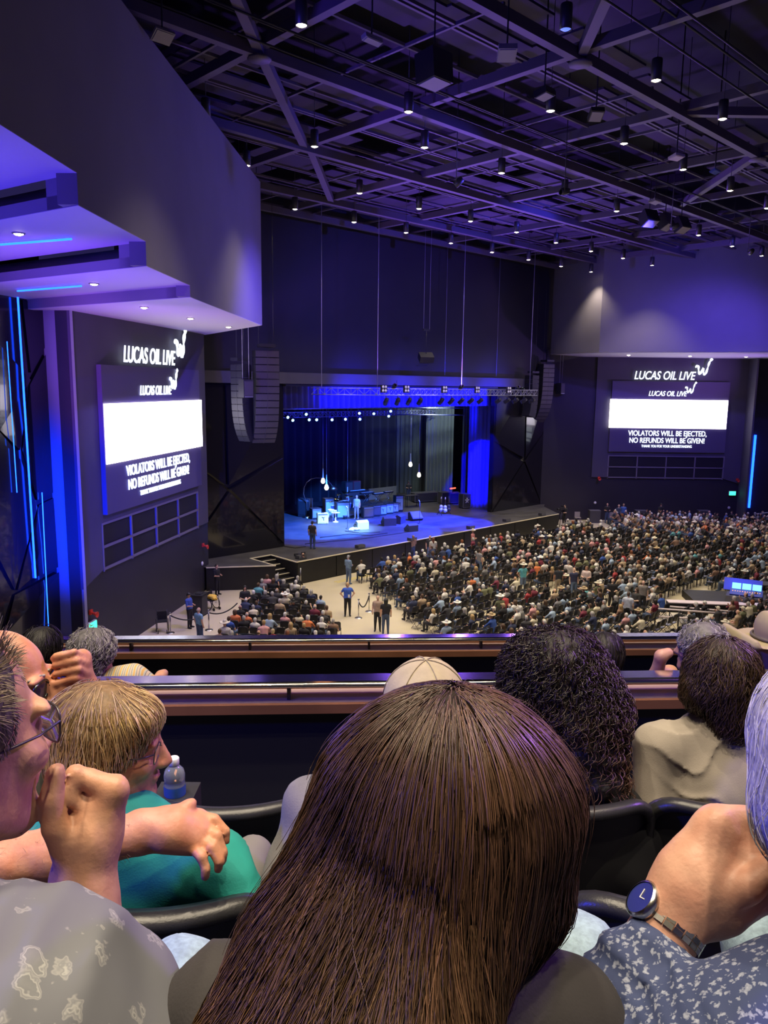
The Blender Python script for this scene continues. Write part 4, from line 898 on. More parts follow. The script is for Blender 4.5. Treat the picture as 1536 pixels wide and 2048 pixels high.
def body_sdf(pose):
    s = Sdf(); K = .03
    if pose.startswith('sit'):
        lean = {'sit_a': 0, 'sit_b': .14, 'sit_c': .02, 'sit_d': -.03}[pose]; hz = .50; tz = .98
        s.ell((0, -.02, .53), (.19, .15, .12), k=K, m=2)
        s.cap((0, -.03, .55), (0, -.05 + lean, .95), .135, .145, .05, 0).cap((-.06, -.03, .6), (-.09, -.05 + lean, .95), .11, .12, .05, 0).cap((.06, -.03, .6), (.09, -.05 + lean, .95), .11, .12, .05, 0)
        for i in (-1, 1):
            s.chain([(i * .1, 0, .5), (i * .13, .43, .52), (i * .14, .45, .12)], [.09, .07, .05], .02, 2); s.cap((i * .14, .43, .06), (i * .15, .6, .04), .05, .04, .02, 2)
    else:
        lean = 0; tz = 1.44
        for i in (-1, 1): s.chain([(i * .09, 0, .92), (i * .11, .02, .5), (i * .12, -.01, .1)], [.10, .075, .05], .02, 2); s.cap((i * .12, -.02, .05), (i * .14, .14, .04), .05, .04, .02, 2)
        s.ell((0, 0, .95), (.18, .13, .13), k=K, m=2)
        for x in (-.09, 0, .09): s.cap((x * .8, 0, 1.02), (x, -.02, 1.38), .115, .125, .05, 0)
    sy = -.05 + lean; s.cap((-.15, sy, tz), (.15, sy, tz), .07, .07, .05, 0)
    for i in (-1, 1):
        sh = np.array([i * .2, sy, tz - .01])
        if pose in ('sit_a', 'sit_d'): el, ha = sh + [i * .05, .10, -.27], sh + [-i * .10, .34, -.30]
        elif pose == 'sit_b': el, ha = sh + [i * .06, .24, -.22], sh + [-i * .08, .40, -.26]
        elif pose == 'sit_c': el, ha = (sh + [i * .05, .12, -.27], sh + [-i * .1, .34, -.28]) if i < 0 else (sh + [.06, .22, -.18], sh + [-.04, .34, .08])
        elif pose == 'stand_a': el, ha = sh + [i * .05, .0, -.29], sh + [i * .05, .08, -.55]
        elif pose == 'stand_b': el, ha = sh + [i * .06, .05, -.27], sh + [-i * .08, .28, -.28]
        else: el, ha = sh + [i * .16, -.04, -.24], sh + [-i * .01, .03, -.44]
        s.cap(sh, (sh + el) / 2, .062, .055, .03, 0); s.cap((sh + el) / 2, el, .05, .043, .02, 0 if pose in ('stand_b', 'sit_b') else 1); s.cap(el, ha, .042, .032, .02, 1); s.ell(ha, (.042, .042, .042), k=.015, m=1)
    hy = sy + .02 + lean * .4; s.cap((0, sy, tz + .03), (0, hy, tz + .14), .055, .05, .03, 1)
    hc = np.array([0, hy + .01, tz + .235]); s.ell(hc, (.074, .092, .112), k=.02, m=1); s.ell(hc + [0, .085, -.02], (.016, .022, .022), k=.02, m=1)
    for i in (-1, 1): s.ell(hc + [i * .076, -.005, 0], (.012, .02, .03), k=.01, m=1)
    return s, hc
POSES = ['sit_a', 'sit_b', 'sit_c', 'sit_d', 'stand_a', 'stand_b', 'stand_c']
PM, PH, PL = {}, {}, {}
for ps in POSES:
    s, hc = body_sdf(ps); V, Q, mi = s.nets(.024); V = relax(V, Q, 1); PM[ps] = fast_mesh('crowd_body', V, Q, True, (m_cshirt, m_cskin, m_cpant), mi); PH[ps] = hc
    if ps in ('sit_a', 'sit_b', 'sit_d'): V, Q, mi = s.nets(.062); PL[ps] = (V, Q, mi)
def hair_sdf(kind):
    s = Sdf()
    if kind == 'short': s.ell((0, -.018, .03), (.083, .092, .098), k=.02).ell((0, -.05, -.02), (.074, .06, .08), k=.03)
    elif kind == 'long': s.ell((0, -.018, .03), (.09, .10, .10), k=.02).cap((0, -.06, 0), (0, -.10, -.24), .085, .06, .05).cap((-.06, -.03, 0), (-.07, -.03, -.18), .045, .03, .03).cap((.06, -.03, 0), (.07, -.03, -.18), .045, .03, .03)
    elif kind == 'bob': s.ell((0, -.018, .02), (.10, .105, .11), k=.02).ell((0, -.05, -.06), (.095, .075, .08), k=.04)
    elif kind == 'balding': s.ell((0, -.045, -.01), (.082, .07, .065), k=.02)
    elif kind == 'cap': s.ell((0, -.005, .035), (.088, .098, .088), k=.02).ell((0, .11, .045), (.07, .075, .012), k=.02).ell((0, -.06, -.03), (.075, .05, .06), k=.02)
    elif kind == 'cowboy': s.ell((0, -.005, .12), (.082, .10, .085), k=.02).ell((0, 0, .065), (.20, .215, .016), k=.03).cap((-.19, -.1, .085), (-.19, .1, .085), .02, .02, .05).cap((.19, -.1, .085), (.19, .1, .085), .02, .02, .05)
    return s
HK = ['short', 'long', 'bob', 'balding', 'cap', 'cowboy']
HM, HL = {}, {}
for hk in HK:
    s = hair_sdf(hk); V, Q, mi = s.nets(.02 if hk != 'cowboy' else .016); HM[hk] = fast_mesh(hk, relax(V, Q, 1), Q, True, (m_chair_h,)); HL[hk] = s.nets(.05 if hk != 'cowboy' else .035)[:2]
SHIRTS = [('white', (.78, .76, .72), 10), ('black', (.015, .015, .02), 30), ('grey', (.22, .22, .23), 10), ('navy', (.03, .04, .10), 11), ('light blue', (.36, .48, .66), 8), ('red', (.42, .05, .06), 2), ('orange', (.75, .22, .08), 1), ('pink', (.70, .36, .38), 4), ('tan', (.48, .36, .24), 7), ('olive', (.17, .18, .10), 4), ('teal', (.12, .38, .44), 1), ('royal blue', (.04, .10, .40), 2), ('cream', (.72, .66, .50), 6), ('burgundy', (.20, .03, .06), 3), ('charcoal', (.05, .05, .06), 14), ('plaid brown', (.28, .17, .12), 4)]
SWT = np.array([s[2] for s in SHIRTS], float); SWT /= SWT.sum()
HCOL = [('grey', (.48, .46, .44)), ('white', (.75, .73, .70)), ('brown', (.10, .055, .03)), ('dark', (.02, .016, .015)), ('blond', (.50, .34, .15)), ('auburn', (.24, .08, .03))]
HATC = [('cream', (.80, .74, .60)), ('white', (.85, .84, .80)), ('tan', (.50, .38, .22)), ('black', (.02, .02, .02))]
def pick_look(g):
    sh = SHIRTS[g.choice(len(SHIRTS), p=SWT)]; hk = HK[g.choice(6, p=[.36, .25, .16, .10, .08, .05])]
    if hk in ('cap', 'cowboy'): hc = HATC[g.integers(0, 4)]; d = f'{hc[0]} {"cap" if hk == "cap" else "cowboy hat"}'
    else: hc = HCOL[g.choice(6, p=[.27, .16, .24, .15, .12, .06])]; d = f'{hc[0]} {"balding" if hk == "balding" else hk} hair'
    return sh, hk, hc, d
def rot2(f):
    """2D rotation turning local +y into direction f"""
    return math.atan2(-f[0], f[1])
def crowd_person(p, f, pose, sh, hk, hc, label, group=None, scale=1.):
    t = thing('person', label, 'person', p, group); t.rotation_euler = (0, 0, rot2(f)); t.scale = (scale,) * 3
    b = bpy.data.objects.new('body', PM[pose]); col.objects.link(b); b.parent = t; b.color = (*sh, 1)
    if hk:
        h = bpy.data.objects.new('hat' if hk in ('cap', 'cowboy') else 'hair', HM[hk]); col.objects.link(h); h.parent = t; h.location = Vector(PH[pose]); h.color = (*hc, 1)
    return t
# folding chair
m_fold = mat('folding_chair_black', (.022, .022, .028), .32); 
def chair_parts():
    bk = MB(); w_, n = .22, 9
    rows = [(.56, .9), (.60, 1.), (.78, 1.), (.84, .93), (.875, .78), (.89, .5)]
    V = []
    for d in (0, -.02):
        for z, k in rows:
            for i in range(n): u_ = -1 + 2 * i / (n - 1); V.append((u_ * w_ * k, -.20 - (z - .5) * .14 + .045 * u_ * u_ + d, z))
    R = len(rows); o2 = R * n; Fs = []
    for r in range(R - 1):
        for i in range(n - 1): a = r * n + i; Fs += [(a, a + 1, a + n + 1, a + n), (o2 + a, o2 + a + n, o2 + a + n + 1, o2 + a + 1)]
    for i in range(n - 1): a = (R - 1) * n + i; Fs += [(a, a + 1, o2 + a + 1, o2 + a)]; Fs += [(i, o2 + i, o2 + i + 1, i + 1)]
    for r in range(R - 1): a = r * n; Fs += [(a, a + n, o2 + a + n, o2 + a)]; a += n - 1; Fs += [(a, o2 + a, o2 + a + n, a + n)]
    bk.add(V, Fs, 0, True)
    st = MB().box((0, 0, .435), (.40, .40, .03)).box((0, .0, .452), (.34, .34, .012))
    fr = MB()
    for i in (-1, 1):
        x = i * .215; fr.tube([(x, .24, .01), (x, -.16, .50), (x, -.25, .84)], .012, 5).tube([(x * .95, -.24, .01), (x * .95, .17, .44)], .012, 5)
    fr.tube([(-.2, .2, .06), (.2, .2, .06)], .01, 4).tube([(-.2, -.19, .07), (.2, -.19, .07)], .01, 4)
    return [('backrest', bk), ('seat', st), ('frame', fr)]
CP = chair_parts(); CPM = [(n_, m.mesh('folding_' + n_, m_fold)) for n_, m in CP]
lowc = MB(); [lowc.add(m.v, m.f) for n_, m in CP[:2]]
for x in (-.21, .21):
    lowc.box((x, .02, .22), (.025, .025, .44)); lowc.box((x, -.19, .22), (.025, .025, .44))
# ---- seats
def rowname(k): return ORD[k] if k < len(ORD) else 'far'
seats = []      # (pos, facing, section, occupancy)
def add_seat(p, f, sec, occ, k=0): seats.append((np.array(p, float), unit(f), sec, occ, k))
g = np.random.default_rng(11)
for k in range(11):                                            # block beside the stage stairs
    y = 42.0 - k * .98; x0 = -6.55 - .06 * k; x1 = -4.2 + .30 * k
    x1 = min(x1, -1.75)
    for x in np.arange(x0, x1, .60): add_seat((x, y + .012 * x, 0), head_dir(3), 'beside the stage stairs', .62, k)
for k in range(24):                                            # block before the stage centre
    b = 2.2 + .95 * k; aL = -9.3 - .47 * b
    for a in np.arange(-5.1, aL, -.575): add_seat(hf(a, b), -nn, 'in the block before the stage', .42 if b > 6 else .6, k)
for k in range(25):
    b = 1.9 + .95 * k; aR = 13.4 + .30 * b
    for a in np.arange(-3.6, aR, .575):
        if 16.2 < b < 20.5 and -2.8 < a < 4.0: continue
        if abs(a - 9.5) < .4 and b > 5: continue
        add_seat(hf(a, b), -nn, 'in the wide middle block', .62 if a < 8 else .58, k)
for k in range(16):                                            # block turned along the far wall
    for j in range(26):
        p = vec(20.4 + .95 * k, 67.2 - .575 * j, .0); a, b = hall(p)
        if a < 14.6 + .30 * b: continue
        add_seat(p, vec(-1, .1, 0), 'in the block along the far wall', .84, k)
FPq = onz(1500, 1222, 0); fxq = unit(vec(1, -.10, 0)); fyq = np.cross(UP, fxq)
def on_platform(p): d = p - FPq; return -3.2 < d @ fxq < 4.4 and -.4 < d @ fyq < 3.1
STAND_CLEAR = [(695, 1232), (1045, 1185), (945, 1105), (1253, 1255), (1115, 1190), (958, 1155), (697, 1165), (865, 1125), (825, 1118), (1225, 1215), (1170, 1190), (1130, 1175)]
clear = [onz(x, y, 0) for x, y in STAND_CLEAR]
vis = []
for p, f, sec, occ, kr in seats:
    x, y, z = pixel(p + UP * .6)
    if -30 < x < 1570 and y < 1300 and not on_platform(p) and min(np.linalg.norm((p - c)[:2]) for c in clear) > .45: vis.append((z, p, f, sec, occ, kr))
vis.sort(key=lambda q: q[0])
SPEC = {}   # forced looks near given pixels
for (x, y), look in {(490, 1232): ('orange', 'balding', 'grey'), (452, 1272): ('white', 'cowboy', 'cream'), (640, 1250): ('white', 'bob', 'white'), (708, 1180): ('white', 'short', 'brown'), (610, 1250): ('orange', 'bob', 'white'), (665, 1255): ('plaid brown', 'short', 'grey'), (912, 1210): ('light blue', 'cowboy', 'white'), (895, 1260): ('light blue', 'cowboy', 'white'), (1060, 1235): ('pink', 'cap', 'white'), (1105, 1230): ('light blue', 'cap', 'white'), (1195, 1175): ('olive', 'cowboy', 'cream'), (1100, 1080): ('olive', 'cowboy', 'cream'), (1280, 1230): ('black', 'cowboy', 'tan'), (1450, 1240): ('tan', 'cowboy', 'cream'), (1010, 1210): ('red', 'short', 'grey'), (1325, 1205): ('royal blue', 'short', 'brown')}.items():
    SPEC[(x, y)] = look
shd = {s[0]: s for s in SHIRTS}; hcd = {h[0]: h for h in HCOL}; htd = {h[0]: h for h in HATC}
forced = {}
for (x, y), lk in SPEC.items():
    best = min(range(len(vis)), key=lambda i: (lambda q: abs(q[0] - x) + abs(q[1] - y))(pixel(vis[i][1] + UP * .9)[:2])); forced[best] = lk
n_chair = n_person = 0; RV, RQ, RC, RM = [], [], [], []; CV_, CQ_ = [], []; roff = 0; coff = 0
LC = (np.array(lowc.v), lowc.f)
for i, (z, p, f, sec, occ, kr) in enumerate(vis):
    fj = unit(f + g.normal(size=3) * [.05, .05, 0]); pj = p + g.normal(size=3) * [.03, .03, 0]
    filled = i in forced or g.random() < occ; rz = rot2(fj)
    if n_chair < 300:
        t = thing('folding_chair', f'{"occupied" if filled else "empty"} black folding chair {sec}, {rowname(kr)} row out', 'chair', pj, f'folding chairs {sec}'); t.rotation_euler = (0, 0, rz); n_chair += 1
        for nm, me in CPM: o = bpy.data.objects.new(nm, me); col.objects.link(o); o.parent = t
    else:
        c_, s_ = math.cos(rz), math.sin(rz); R2 = np.array([[c_, -s_, 0], [s_, c_, 0], [0, 0, 1]]); CV_.append(LC[0] @ R2.T + pj); CQ_ += [tuple(v + coff for v in q) for q in LC[1]]; coff += len(LC[0])
    if not filled: continue
    sh, hk, hc, d = pick_look(g)
    if i in forced:
        a_, hk, c_ = forced[i]; sh = shd[a_]; hc = (htd if hk in ('cap', 'cowboy') else hcd)[c_]; d = f'{hc[0]} {"cap" if hk == "cap" else "cowboy hat" if hk == "cowboy" else hk + " hair"}'
    pose = ['sit_a', 'sit_b', 'sit_c', 'sit_d'][g.choice(4, p=[.4, .25, .1, .25])]; sc_ = g.uniform(.93, 1.06); fp = unit(fj + np.cross(UP, fj) * g.normal() * .22)
    if n_person < 282:
        crowd_person(pj, fp, pose, sh[1], hk, hc[1], f'seated person in {sh[0]} top with {d} {sec}', f'seated crowd {sec}', sc_); n_person += 1
    else:
        if pose == 'sit_c': pose = 'sit_a'
        rz = rot2(fp); c_, s_ = math.cos(rz), math.sin(rz); R2 = np.array([[c_, -s_, 0], [s_, c_, 0], [0, 0, 1]]) * sc_
        V, Q, mi = PL[pose]; colr = np.zeros((len(V), 3)); vm = np.zeros(len(V), int); vm[Q.ravel()] = np.repeat(mi, 4)
        colr[vm == 0] = sh[1]; colr[vm == 1] = SKIN[g.integers(0, 4)]; colr[vm == 2] = (.04, .06, .12)
        RV.append(V @ R2.T + pj); RQ.append(Q + roff); RC.append(colr); roff += len(V)
        V, Q = HL[hk]; RV.append((V + PH[pose]) @ R2.T + pj); RQ.append(Q + roff); RC.append(np.tile(hc[1], (len(V), 1))); roff += len(V)
m_far = mat('far_crowd_cloth', rough=.8, attr='tint')
if RV:
    me = fast_mesh('seated_crowd', np.concatenate(RV), np.concatenate(RQ), True, (m_far,)); cc = np.ones((roff, 4), np.float32); cc[:, :3] = np.concatenate(RC)
    a = me.attributes.new('tint', 'FLOAT_COLOR', 'POINT'); a.data.foreach_set('color', cc.ravel())
    o = link('seated_crowd', me, kind='stuff'); tag(o, 'dense seated crowd filling the far rows of the hall floor', 'crowd')
if CV_:
    me = bpy.data.meshes.new('folding_chair_rows'); me.from_pydata(np.concatenate(CV_).tolist(), [], CQ_); me.materials.append(m_fold); o = link('folding_chair_rows', me, kind='stuff'); tag(o, 'far rows of black folding chairs under the seated crowd', 'chairs')
print('SEATS', len(vis), n_chair, n_person, roff)
# ---- people standing, placed from where their feet meet the floor
WH, GR, BK = (.78, .76, .72), (.22, .22, .23), (.02, .02, .025)
def stand(x, y, f, pose, sh, hk, hc, label, z=0., scale=1., pants=None):
    t = crowd_person(onz(x, y, z), f, pose, sh, hk, hc, label, None, scale)
    if pants:
        b = [c for c in bpy.data.objects if c.parent == t and c.name.startswith('body')][0]; b.data = b.data.copy(); b.data.materials[2] = mat('trousers_%02d%02d' % (int(pants[0] * 99), int(pants[2] * 99)), pants, .85)
    return t
toward = vec(0, -1, 0)
ush = stand(695, 1232, unit(vec(.15, -1, 0)), 'stand_c', (.05, .13, .62), 'bob', (.55, .36, .18), 'woman-like steward in royal blue polo with hands on hips by the rope posts'.replace('woman-like ', ''), pants=(.012, .012, .016))
stand(380, 1256, vec(1, -.25, 0), 'stand_b', (.05, .10, .42), 'cap', (.02, .02, .03), 'steward in blue polo and dark cap beside the black desk', pants=(.012, .012, .016))
stand(435, 1190, vec(1, -.5, 0), 'stand_b', (.012, .013, .02), 'short', (.03, .025, .02), 'guard in black uniform before the stage wing', pants=(.012, .012, .016))
stand(606, 1163, -nn, 'stand_b', (.015, .015, .02), 'balding', (.03, .02, .02), 'camera operator in black at the stage corner', pants=(.012, .012, .016))
stand(697, 1168, unit(vec(.6, .8, 0)), 'stand_b', (.20, .30, .46), 'cap', (.45, .45, .48), 'person in denim shirt and grey cap standing by the front row')
stand(825, 1121, unit(vec(-.5, .8, 0)), 'stand_b', (.36, .22, .15), 'long', (.30, .17, .08), 'person in long brown dress leaning on the stage front')
stand(865, 1126, unit(vec(-.2, 1, 0)), 'stand_a', (.80, .78, .76), 'long', (.20, .07, .05), 'person with long auburn hair and white top near the stage')
stand(859, 1122, unit(vec(.2, -1, 0)), 'stand_a', (.03, .03, .04), 'balding', (.5, .45, .4), 'balding person in dark clothes facing the auburn-haired one')
stand(945, 1108, unit(vec(1, -.3, 0)), 'stand_b', (.75, .30, .28), 'cowboy', (.85, .80, .66), 'person in salmon pink shirt and cream cowboy hat')
stand(958, 1153, unit(vec(.8, .6, 0)), 'stand_a', (.26, .26, .29), 'short', (.08, .05, .04), 'person in grey shirt and jeans in the cross aisle')
stand(1045, 1187, unit(vec(.4, -1, 0)), 'stand_c', (.14, .50, .56), 'cowboy', (.82, .78, .66), 'person in teal shirt and cream cowboy hat with hands on hips', pants=(.14, .20, .30))
stand(1115, 1192, unit(vec(.1, 1, 0)), 'stand_a', (.03, .035, .05), 'short', (.03, .02, .02), 'person in dark jacket and jeans seen from behind in the aisle')
stand(1135, 1180, unit(vec(.5, .7, 0)), 'stand_b', (.78, .72, .68), 'short', (.4, .38, .36), 'person in white shirt bending toward the dark-jacketed one')
stand(1146, 1197, unit(vec(.2, -1, 0)), 'stand_a', (.03, .035, .09), 'balding', (.5, .35, .28), 'balding person in navy polo leaning over in the aisle')
stand(1170, 1193, unit(vec(-.4, -.8, 0)), 'stand_b', (.74, .60, .58), 'long', (.26, .14, .07), 'person with long brown hair and pale top in the aisle')
stand(1222, 1222, unit(vec(-.3, -1, 0)), 'stand_b', (.02, .02, .025), 'balding', (.55, .42, .36), 'balding person in black printed shirt facing the balcony')
stand(1253, 1256, unit(vec(.5, .9, 0)), 'stand_a', (.62, .68, .80), 'short', (.10, .06, .04), 'person in pale tie-dyed shirt and jeans standing in the aisle', scale=1.05)
stand(1268, 1243, unit(vec(-.8, -.5, 0)), 'stand_b', (.05, .05, .05), 'long', (.10, .06, .04), 'smiling person in dark top facing the tie-dyed shirt')
stand(1283, 1226, unit(vec(-.2, -1, 0)), 'stand_a', (.24, .22, .21), 'balding', (.5, .38, .32), 'balding person in brownish grey shirt behind the tie-dyed shirt')
stand(1213, 1046, unit(vec(0, -1, 0)), 'stand_b', BK, 'balding', (.3, .2, .15), 'staff member in black with folded hands by the far wall')
stand(1236, 1049, unit(vec(.5, -1, 0)), 'stand_a', (.05, .07, .12), 'balding', (.5, .4, .33), 'staff member in navy beside the blue-shirted one at the far wall')
stand(1245, 1047, unit(vec(-.3, -1, 0)), 'stand_a', (.06, .14, .45), 'short', (.3, .2, .12), 'staff member in blue shirt with a badge at the far wall')
stand(1320, 1048, unit(vec(.4, -1, 0)), 'stand_b', BK, 'cap', (.02, .02, .02), 'staff member in black cap in front of the far wall', scale=1.05)
stand(491, 1240, unit(vec(.3, -1, 0)), 'stand_b', (.02, .02, .025), 'long', (.02, .016, .015), 'person with long dark hair standing behind the orange shirt')
stand(755, 1262, unit(vec(0, -1, 0)), 'stand_a', (.45, .33, .26), 'balding', (.4, .28, .22), 'bearded person in tan top walking up the aisle')
stand(771, 1268, unit(vec(0, 1, 0)), 'stand_a', (.02, .02, .03), 'long', (.02, .02, .02), 'person in black with long black hair in the aisle')
stand(400, 1290, unit(vec(.6, .8, 0)), 'stand_a', (.20, .38, .58), 'balding', (.5, .4, .35), 'balding person in blue shirt near the side wall')
# badge on the steward
p = onz(692, 1190, 1.15); p = vec(-1.75, 38.45, 1.12); tag(MB().box(p, (.10, .02, .15)).build('name_badge', m_plate), 'white name badge hanging on the royal blue steward', 'badge')
# ---- people on stage
stand(625, 1098, unit(vec(.3, 1, 0)), 'stand_a', (.05, .045, .06), 'cap', (.015, .015, .015), 'crew member in dark shirt and shorts standing on the stage', ZS, 1.03)
stand(713, 1038, unit(vec(-.3, -1, 0)), 'stand_a', (.45, .62, .80), 'short', (.35, .35, .38), 'musician in long pale jacket beside the drum kit', ZS, 1.06, (.30, .32, .34))
stand(817, 1000, unit(vec(.2, -1, 0)), 'stand_b', (.03, .03, .035), 'cap', (.05, .05, .06), 'crew member in black by the blue lit table in the wing', ZS)
stand(974, 1012, unit(vec(-.6, -1, 0)), 'stand_b', (.03, .04, .09), 'short', (.03, .02, .02), 'crew member half hidden beside the blue curtain', ZS)
stand(1128, 1052, unit(vec(-.8, -.5, 0)), 'stand_b', (.02, .02, .025), 'short', (.03, .02, .02), 'camera operator in black at the far end of the stage', 0., 1.05)
# video cameras
for p, f, lab in ((onz(606, 1163, 0) + UP * 1.5 - nn * .42 + uu * .1, -nn, 'black broadcast camera at the stage corner'), (onz(1128, 1052, 0) + UP * 1.55 + vec(-.8, -.5, 0) * .4, vec(-.8, -.5, 0), 'black broadcast camera at the far stage end')):
    t = thing('video_camera', lab, 'camera', p * [1, 1, 0]); ax = gear_axes(f); MB().box(p, (.2, .5, .26), ax).build('body', m_gun, t)
    MB().tube([p + ax[1] * .25, p + ax[1] * .5], .09, 10).build('lens', m_gun, t); MB().box(p - ax[1] * .2 + UP * .2 + ax[0] * .1, (.2, .16, .12), ax).build('viewfinder', m_gun, t)
    for k in range(3): a_ = k * 2.1; MB().tube([p - UP * .1, p * [1, 1, 0] + vec(math.cos(a_), math.sin(a_), 0) * .45], .03, 6).build('tripod_leg', m_gun, t)
# rope posts
def post(x, y, lab):
    p = onz(x, y, 0); t = thing('rope_post', lab, 'rope post', p, 'chrome rope posts'); MB().lathe(p, [(0, .05), (.10, .045), (.19, .02), (.20, 0)], 18).build('base', m_chrome, t); MB().tube([p, p + UP * .98], .032, 10).build('pole', m_chrome, t); MB().lathe(p + UP * .96, [(.05, 0), (.055, .05), (0, .07)], 12).build('cap', m_chrome, t); return p
P1, P2, P3 = post(418, 1260, 'chrome rope post beside the steward near the side wall'), post(717, 1236, 'chrome rope post beside the royal blue steward'), post(738, 1223, 'chrome rope post at the block edge, further from the steward')
P4 = post(341, 1266, 'chrome rope post close to the dark side wall')
for x, y, lab in ((949, 1140, 'pale rope post in the cross aisle beside the grey shirt'), (972, 1155, 'pale rope post in the cross aisle nearer the teal shirt'), (1258, 1047, 'pale rope post at the far wall by the staff'), (1270, 1042, 'pale rope post standing among the far rows')): post(x, y, lab)
def rope(p, q, sag, lab):
    P = [p + (q - p) * t + UP * (.88 - sag * 4 * t * (1 - t)) for t in np.linspace(0, 1, 13)]; tag(MB().tube(P, .032, 7).build('barrier_rope', m_black), lab, 'rope')
rope(P1, onz(487, 1240, 0) + vec(-.3, 0, 0), .25, 'black rope sagging toward the orange-shirted row'); rope(P4, P1, .3, 'black rope between the posts by the side wall'); rope(P2, P3, .45, 'black rope hanging between the two posts by the steward')
# desk, wheelchair
p = onz(400, 1228, 0); t = thing('podium_desk', 'black podium desk against the dark side wall', 'desk', p); MB().box(p + UP * .52, (.75, .55, 1.04), frame(LD)).build('body', m_tolex, t); MB().box(p + UP * 1.07, (.85, .62, .06), frame(LD)).build('top', m_black, t); MB().box(p + UP * 1.12, (.4, .3, .04), frame(LD)).build('tray', m_gun, t)
def wheelchair(p, f, lab, bag=None):
    ax = gear_axes(f); t = thing('wheelchair', lab, 'wheelchair', p); mw = mat('rubber', (.02, .02, .02), .7)
    for i in (-1, 1):
        c = p + ax[0] * i * .28 + UP * .3; MB().tube([c + ax[1] * .3 * math.cos(a_) + UP * .3 * math.sin(a_) for a_ in np.linspace(0, 2 * math.pi, 21)], .022, 6, cap=False).build('wheel', mw, t)
        sp_ = MB()
        for k in range(8): a_ = k * math.pi / 4; sp_.tube([c, c + ax[1] * .29 * math.cos(a_) + UP * .29 * math.sin(a_)], .006, 4)
        sp_.build('spokes', m_chrome, t); MB().tube([p + ax[0] * i * .23 - ax[1] * .2 + UP * .3, p + ax[0] * i * .23 - ax[1] * .25 + UP * .95, p + ax[0] * i * .23 - ax[1] * .4 + UP * .97], .016, 6).tube([p + ax[0] * i * .23 - ax[1] * .2 + UP * .72, p + ax[0] * i * .23 + ax[1] * .25 + UP * .72, p + ax[0] * i * .23 + ax[1] * .3 + UP * .2], .016, 6).build('side_frame', m_gun, t)
        MB().tube([p + ax[0] * i * .2 + ax[1] * .38 + UP * .08 + ax[0] * .02, p + ax[0] * i * .2 + ax[1] * .38 + UP * .08 - ax[0] * .02], .08, 10).build('castor', mw, t)
    MB().box(p + UP * .5, (.44, .42, .04), ax).build('seat', m_black, t); MB().box(p - ax[1] * .23 + UP * .72, (.44, .03, .4), ax).build('backrest', m_black, t)
    if bag: tag(blob('draped_jacket', Sdf().ell(p + UP * .68, (.24, .2, .13)).ell(p + UP * .62 + ax[1] * .15, (.2, .15, .1)), .035, mat('yellow_cloth', (.80, .52, .08), .8), disp=wob(25, .02, 5)), bag, 'jacket')
wheelchair(onz(424, 1218, 0), vec(.8, -.6, 0), 'black wheelchair parked behind the podium desk', 'yellow jacket draped in the wheelchair by the desk')
wheelchair(onz(325, 1262, 0), vec(.3, -1, 0), 'dark wheelchair in shadow at the foot of the side wall')
# front-of-house mixing position
fx = unit(vec(1, -.10, 0)); fy = np.cross(UP, fx)
FP = onz(1500, 1222, 0); m_pink = mat('platform_nosing', (.70, .60, .66), .5)
t = thing('mixing_platform', 'low black stepped platform with pale rails around the mixing desk', 'platform', FP)
MB().box(FP + fy * 1.35 + fx * .6 + UP * .2, (7.0, 2.5, .4), (fx, fy, UP)).build('deck', m_fascia, t)
for k, (x0, y0, x1, y1, hz) in enumerate(((1312, 1217, 1453, 1227, .95), (1310, 1233, 1450, 1240, .95), (1340, 1213, 1530, 1228, .75))):
    p, q = onz(x0, y0, hz), onz(x1, y1, hz)
    if k == 1: p, q = onz(x0, y0, .45), onz(x1, y1, .45)
    MB().tube([p, q], .045, 8).build('rail', m_pink, t)
    for u_ in np.linspace(0, 1, 4): c = p + (q - p) * u_; MB().tube([c, c * [1, 1, 0]], .03, 6).build('rail_post', m_gun, t)
pb = onz(1345, 1224, .3); MB().box(pb + fx * 2.1 + UP * .3, (4.8, .5, .5), (fx, fy, UP)).build('barrier_ledge', m_fascia, t); MB().box(pb + fx * 2.1 + UP * .57, (4.8, .55, .05), (fx, fy, UP)).build('barrier_top', m_pink, t)
cp = onz(1490, 1212, .4); t = thing('mixing_console', 'lit mixing console with glowing screens in an open road case', 'mixing desk', cp)
cx_ = unit(vec(.9, -.45, 0)); cy_ = np.cross(UP, cx_); tl = unit(UP * .8 - cy_ * .6)
MB().box(cp + UP * .45, (1.9, 1.0, .3), (cx_, cy_, UP)).build('case_base', m_case, t); MB().box(cp + UP * .45 - cy_ * .51, (1.92, .03, .3), (cx_, cy_, UP)).build('case_edge', m_alu, t)
MB().box(cp + UP * .72 + cy_ * .05, (1.6, .8, .08), (cx_, unit(cy_ + UP * .25), unit(UP - cy_ * .25))).build('surface', mat('console_surface', (.03, .05, .30), .4, emit=.0), t)
for i in range(3): MB().box(cp + UP * .98 + cy_ * .35 + cx_ * (-.5 + .5 * i), (.44, .03, .32), (cx_, unit(cy_ - UP * .35), unit(UP + cy_ * .35))).build('display', mat('console_display', (.20, .55, .75), .4, emit=1.6), t)
for i in range(12): MB().box(cp + UP * .80 - cy_ * .1 + cx_ * (-.66 + .12 * i), (.05, .06, .03), (cx_, cy_, UP)).build('fader', mat('fader_orange', (.95, .35, .15), .4, emit=1.0), t)
MB().box(cp + UP * .15, (1.5, .7, .3), (cx_, cy_, UP)).build('stand', m_gun, t)
MB().box(cp + cy_ * .75 + UP * .95 - cx_ * .2, (1.9, .08, .7), (cx_, unit(cy_ - UP * .6), unit(UP + cy_ * .6))).build('case_lid', mat('case_lid_blue', (.05, .08, .65), .5), t)
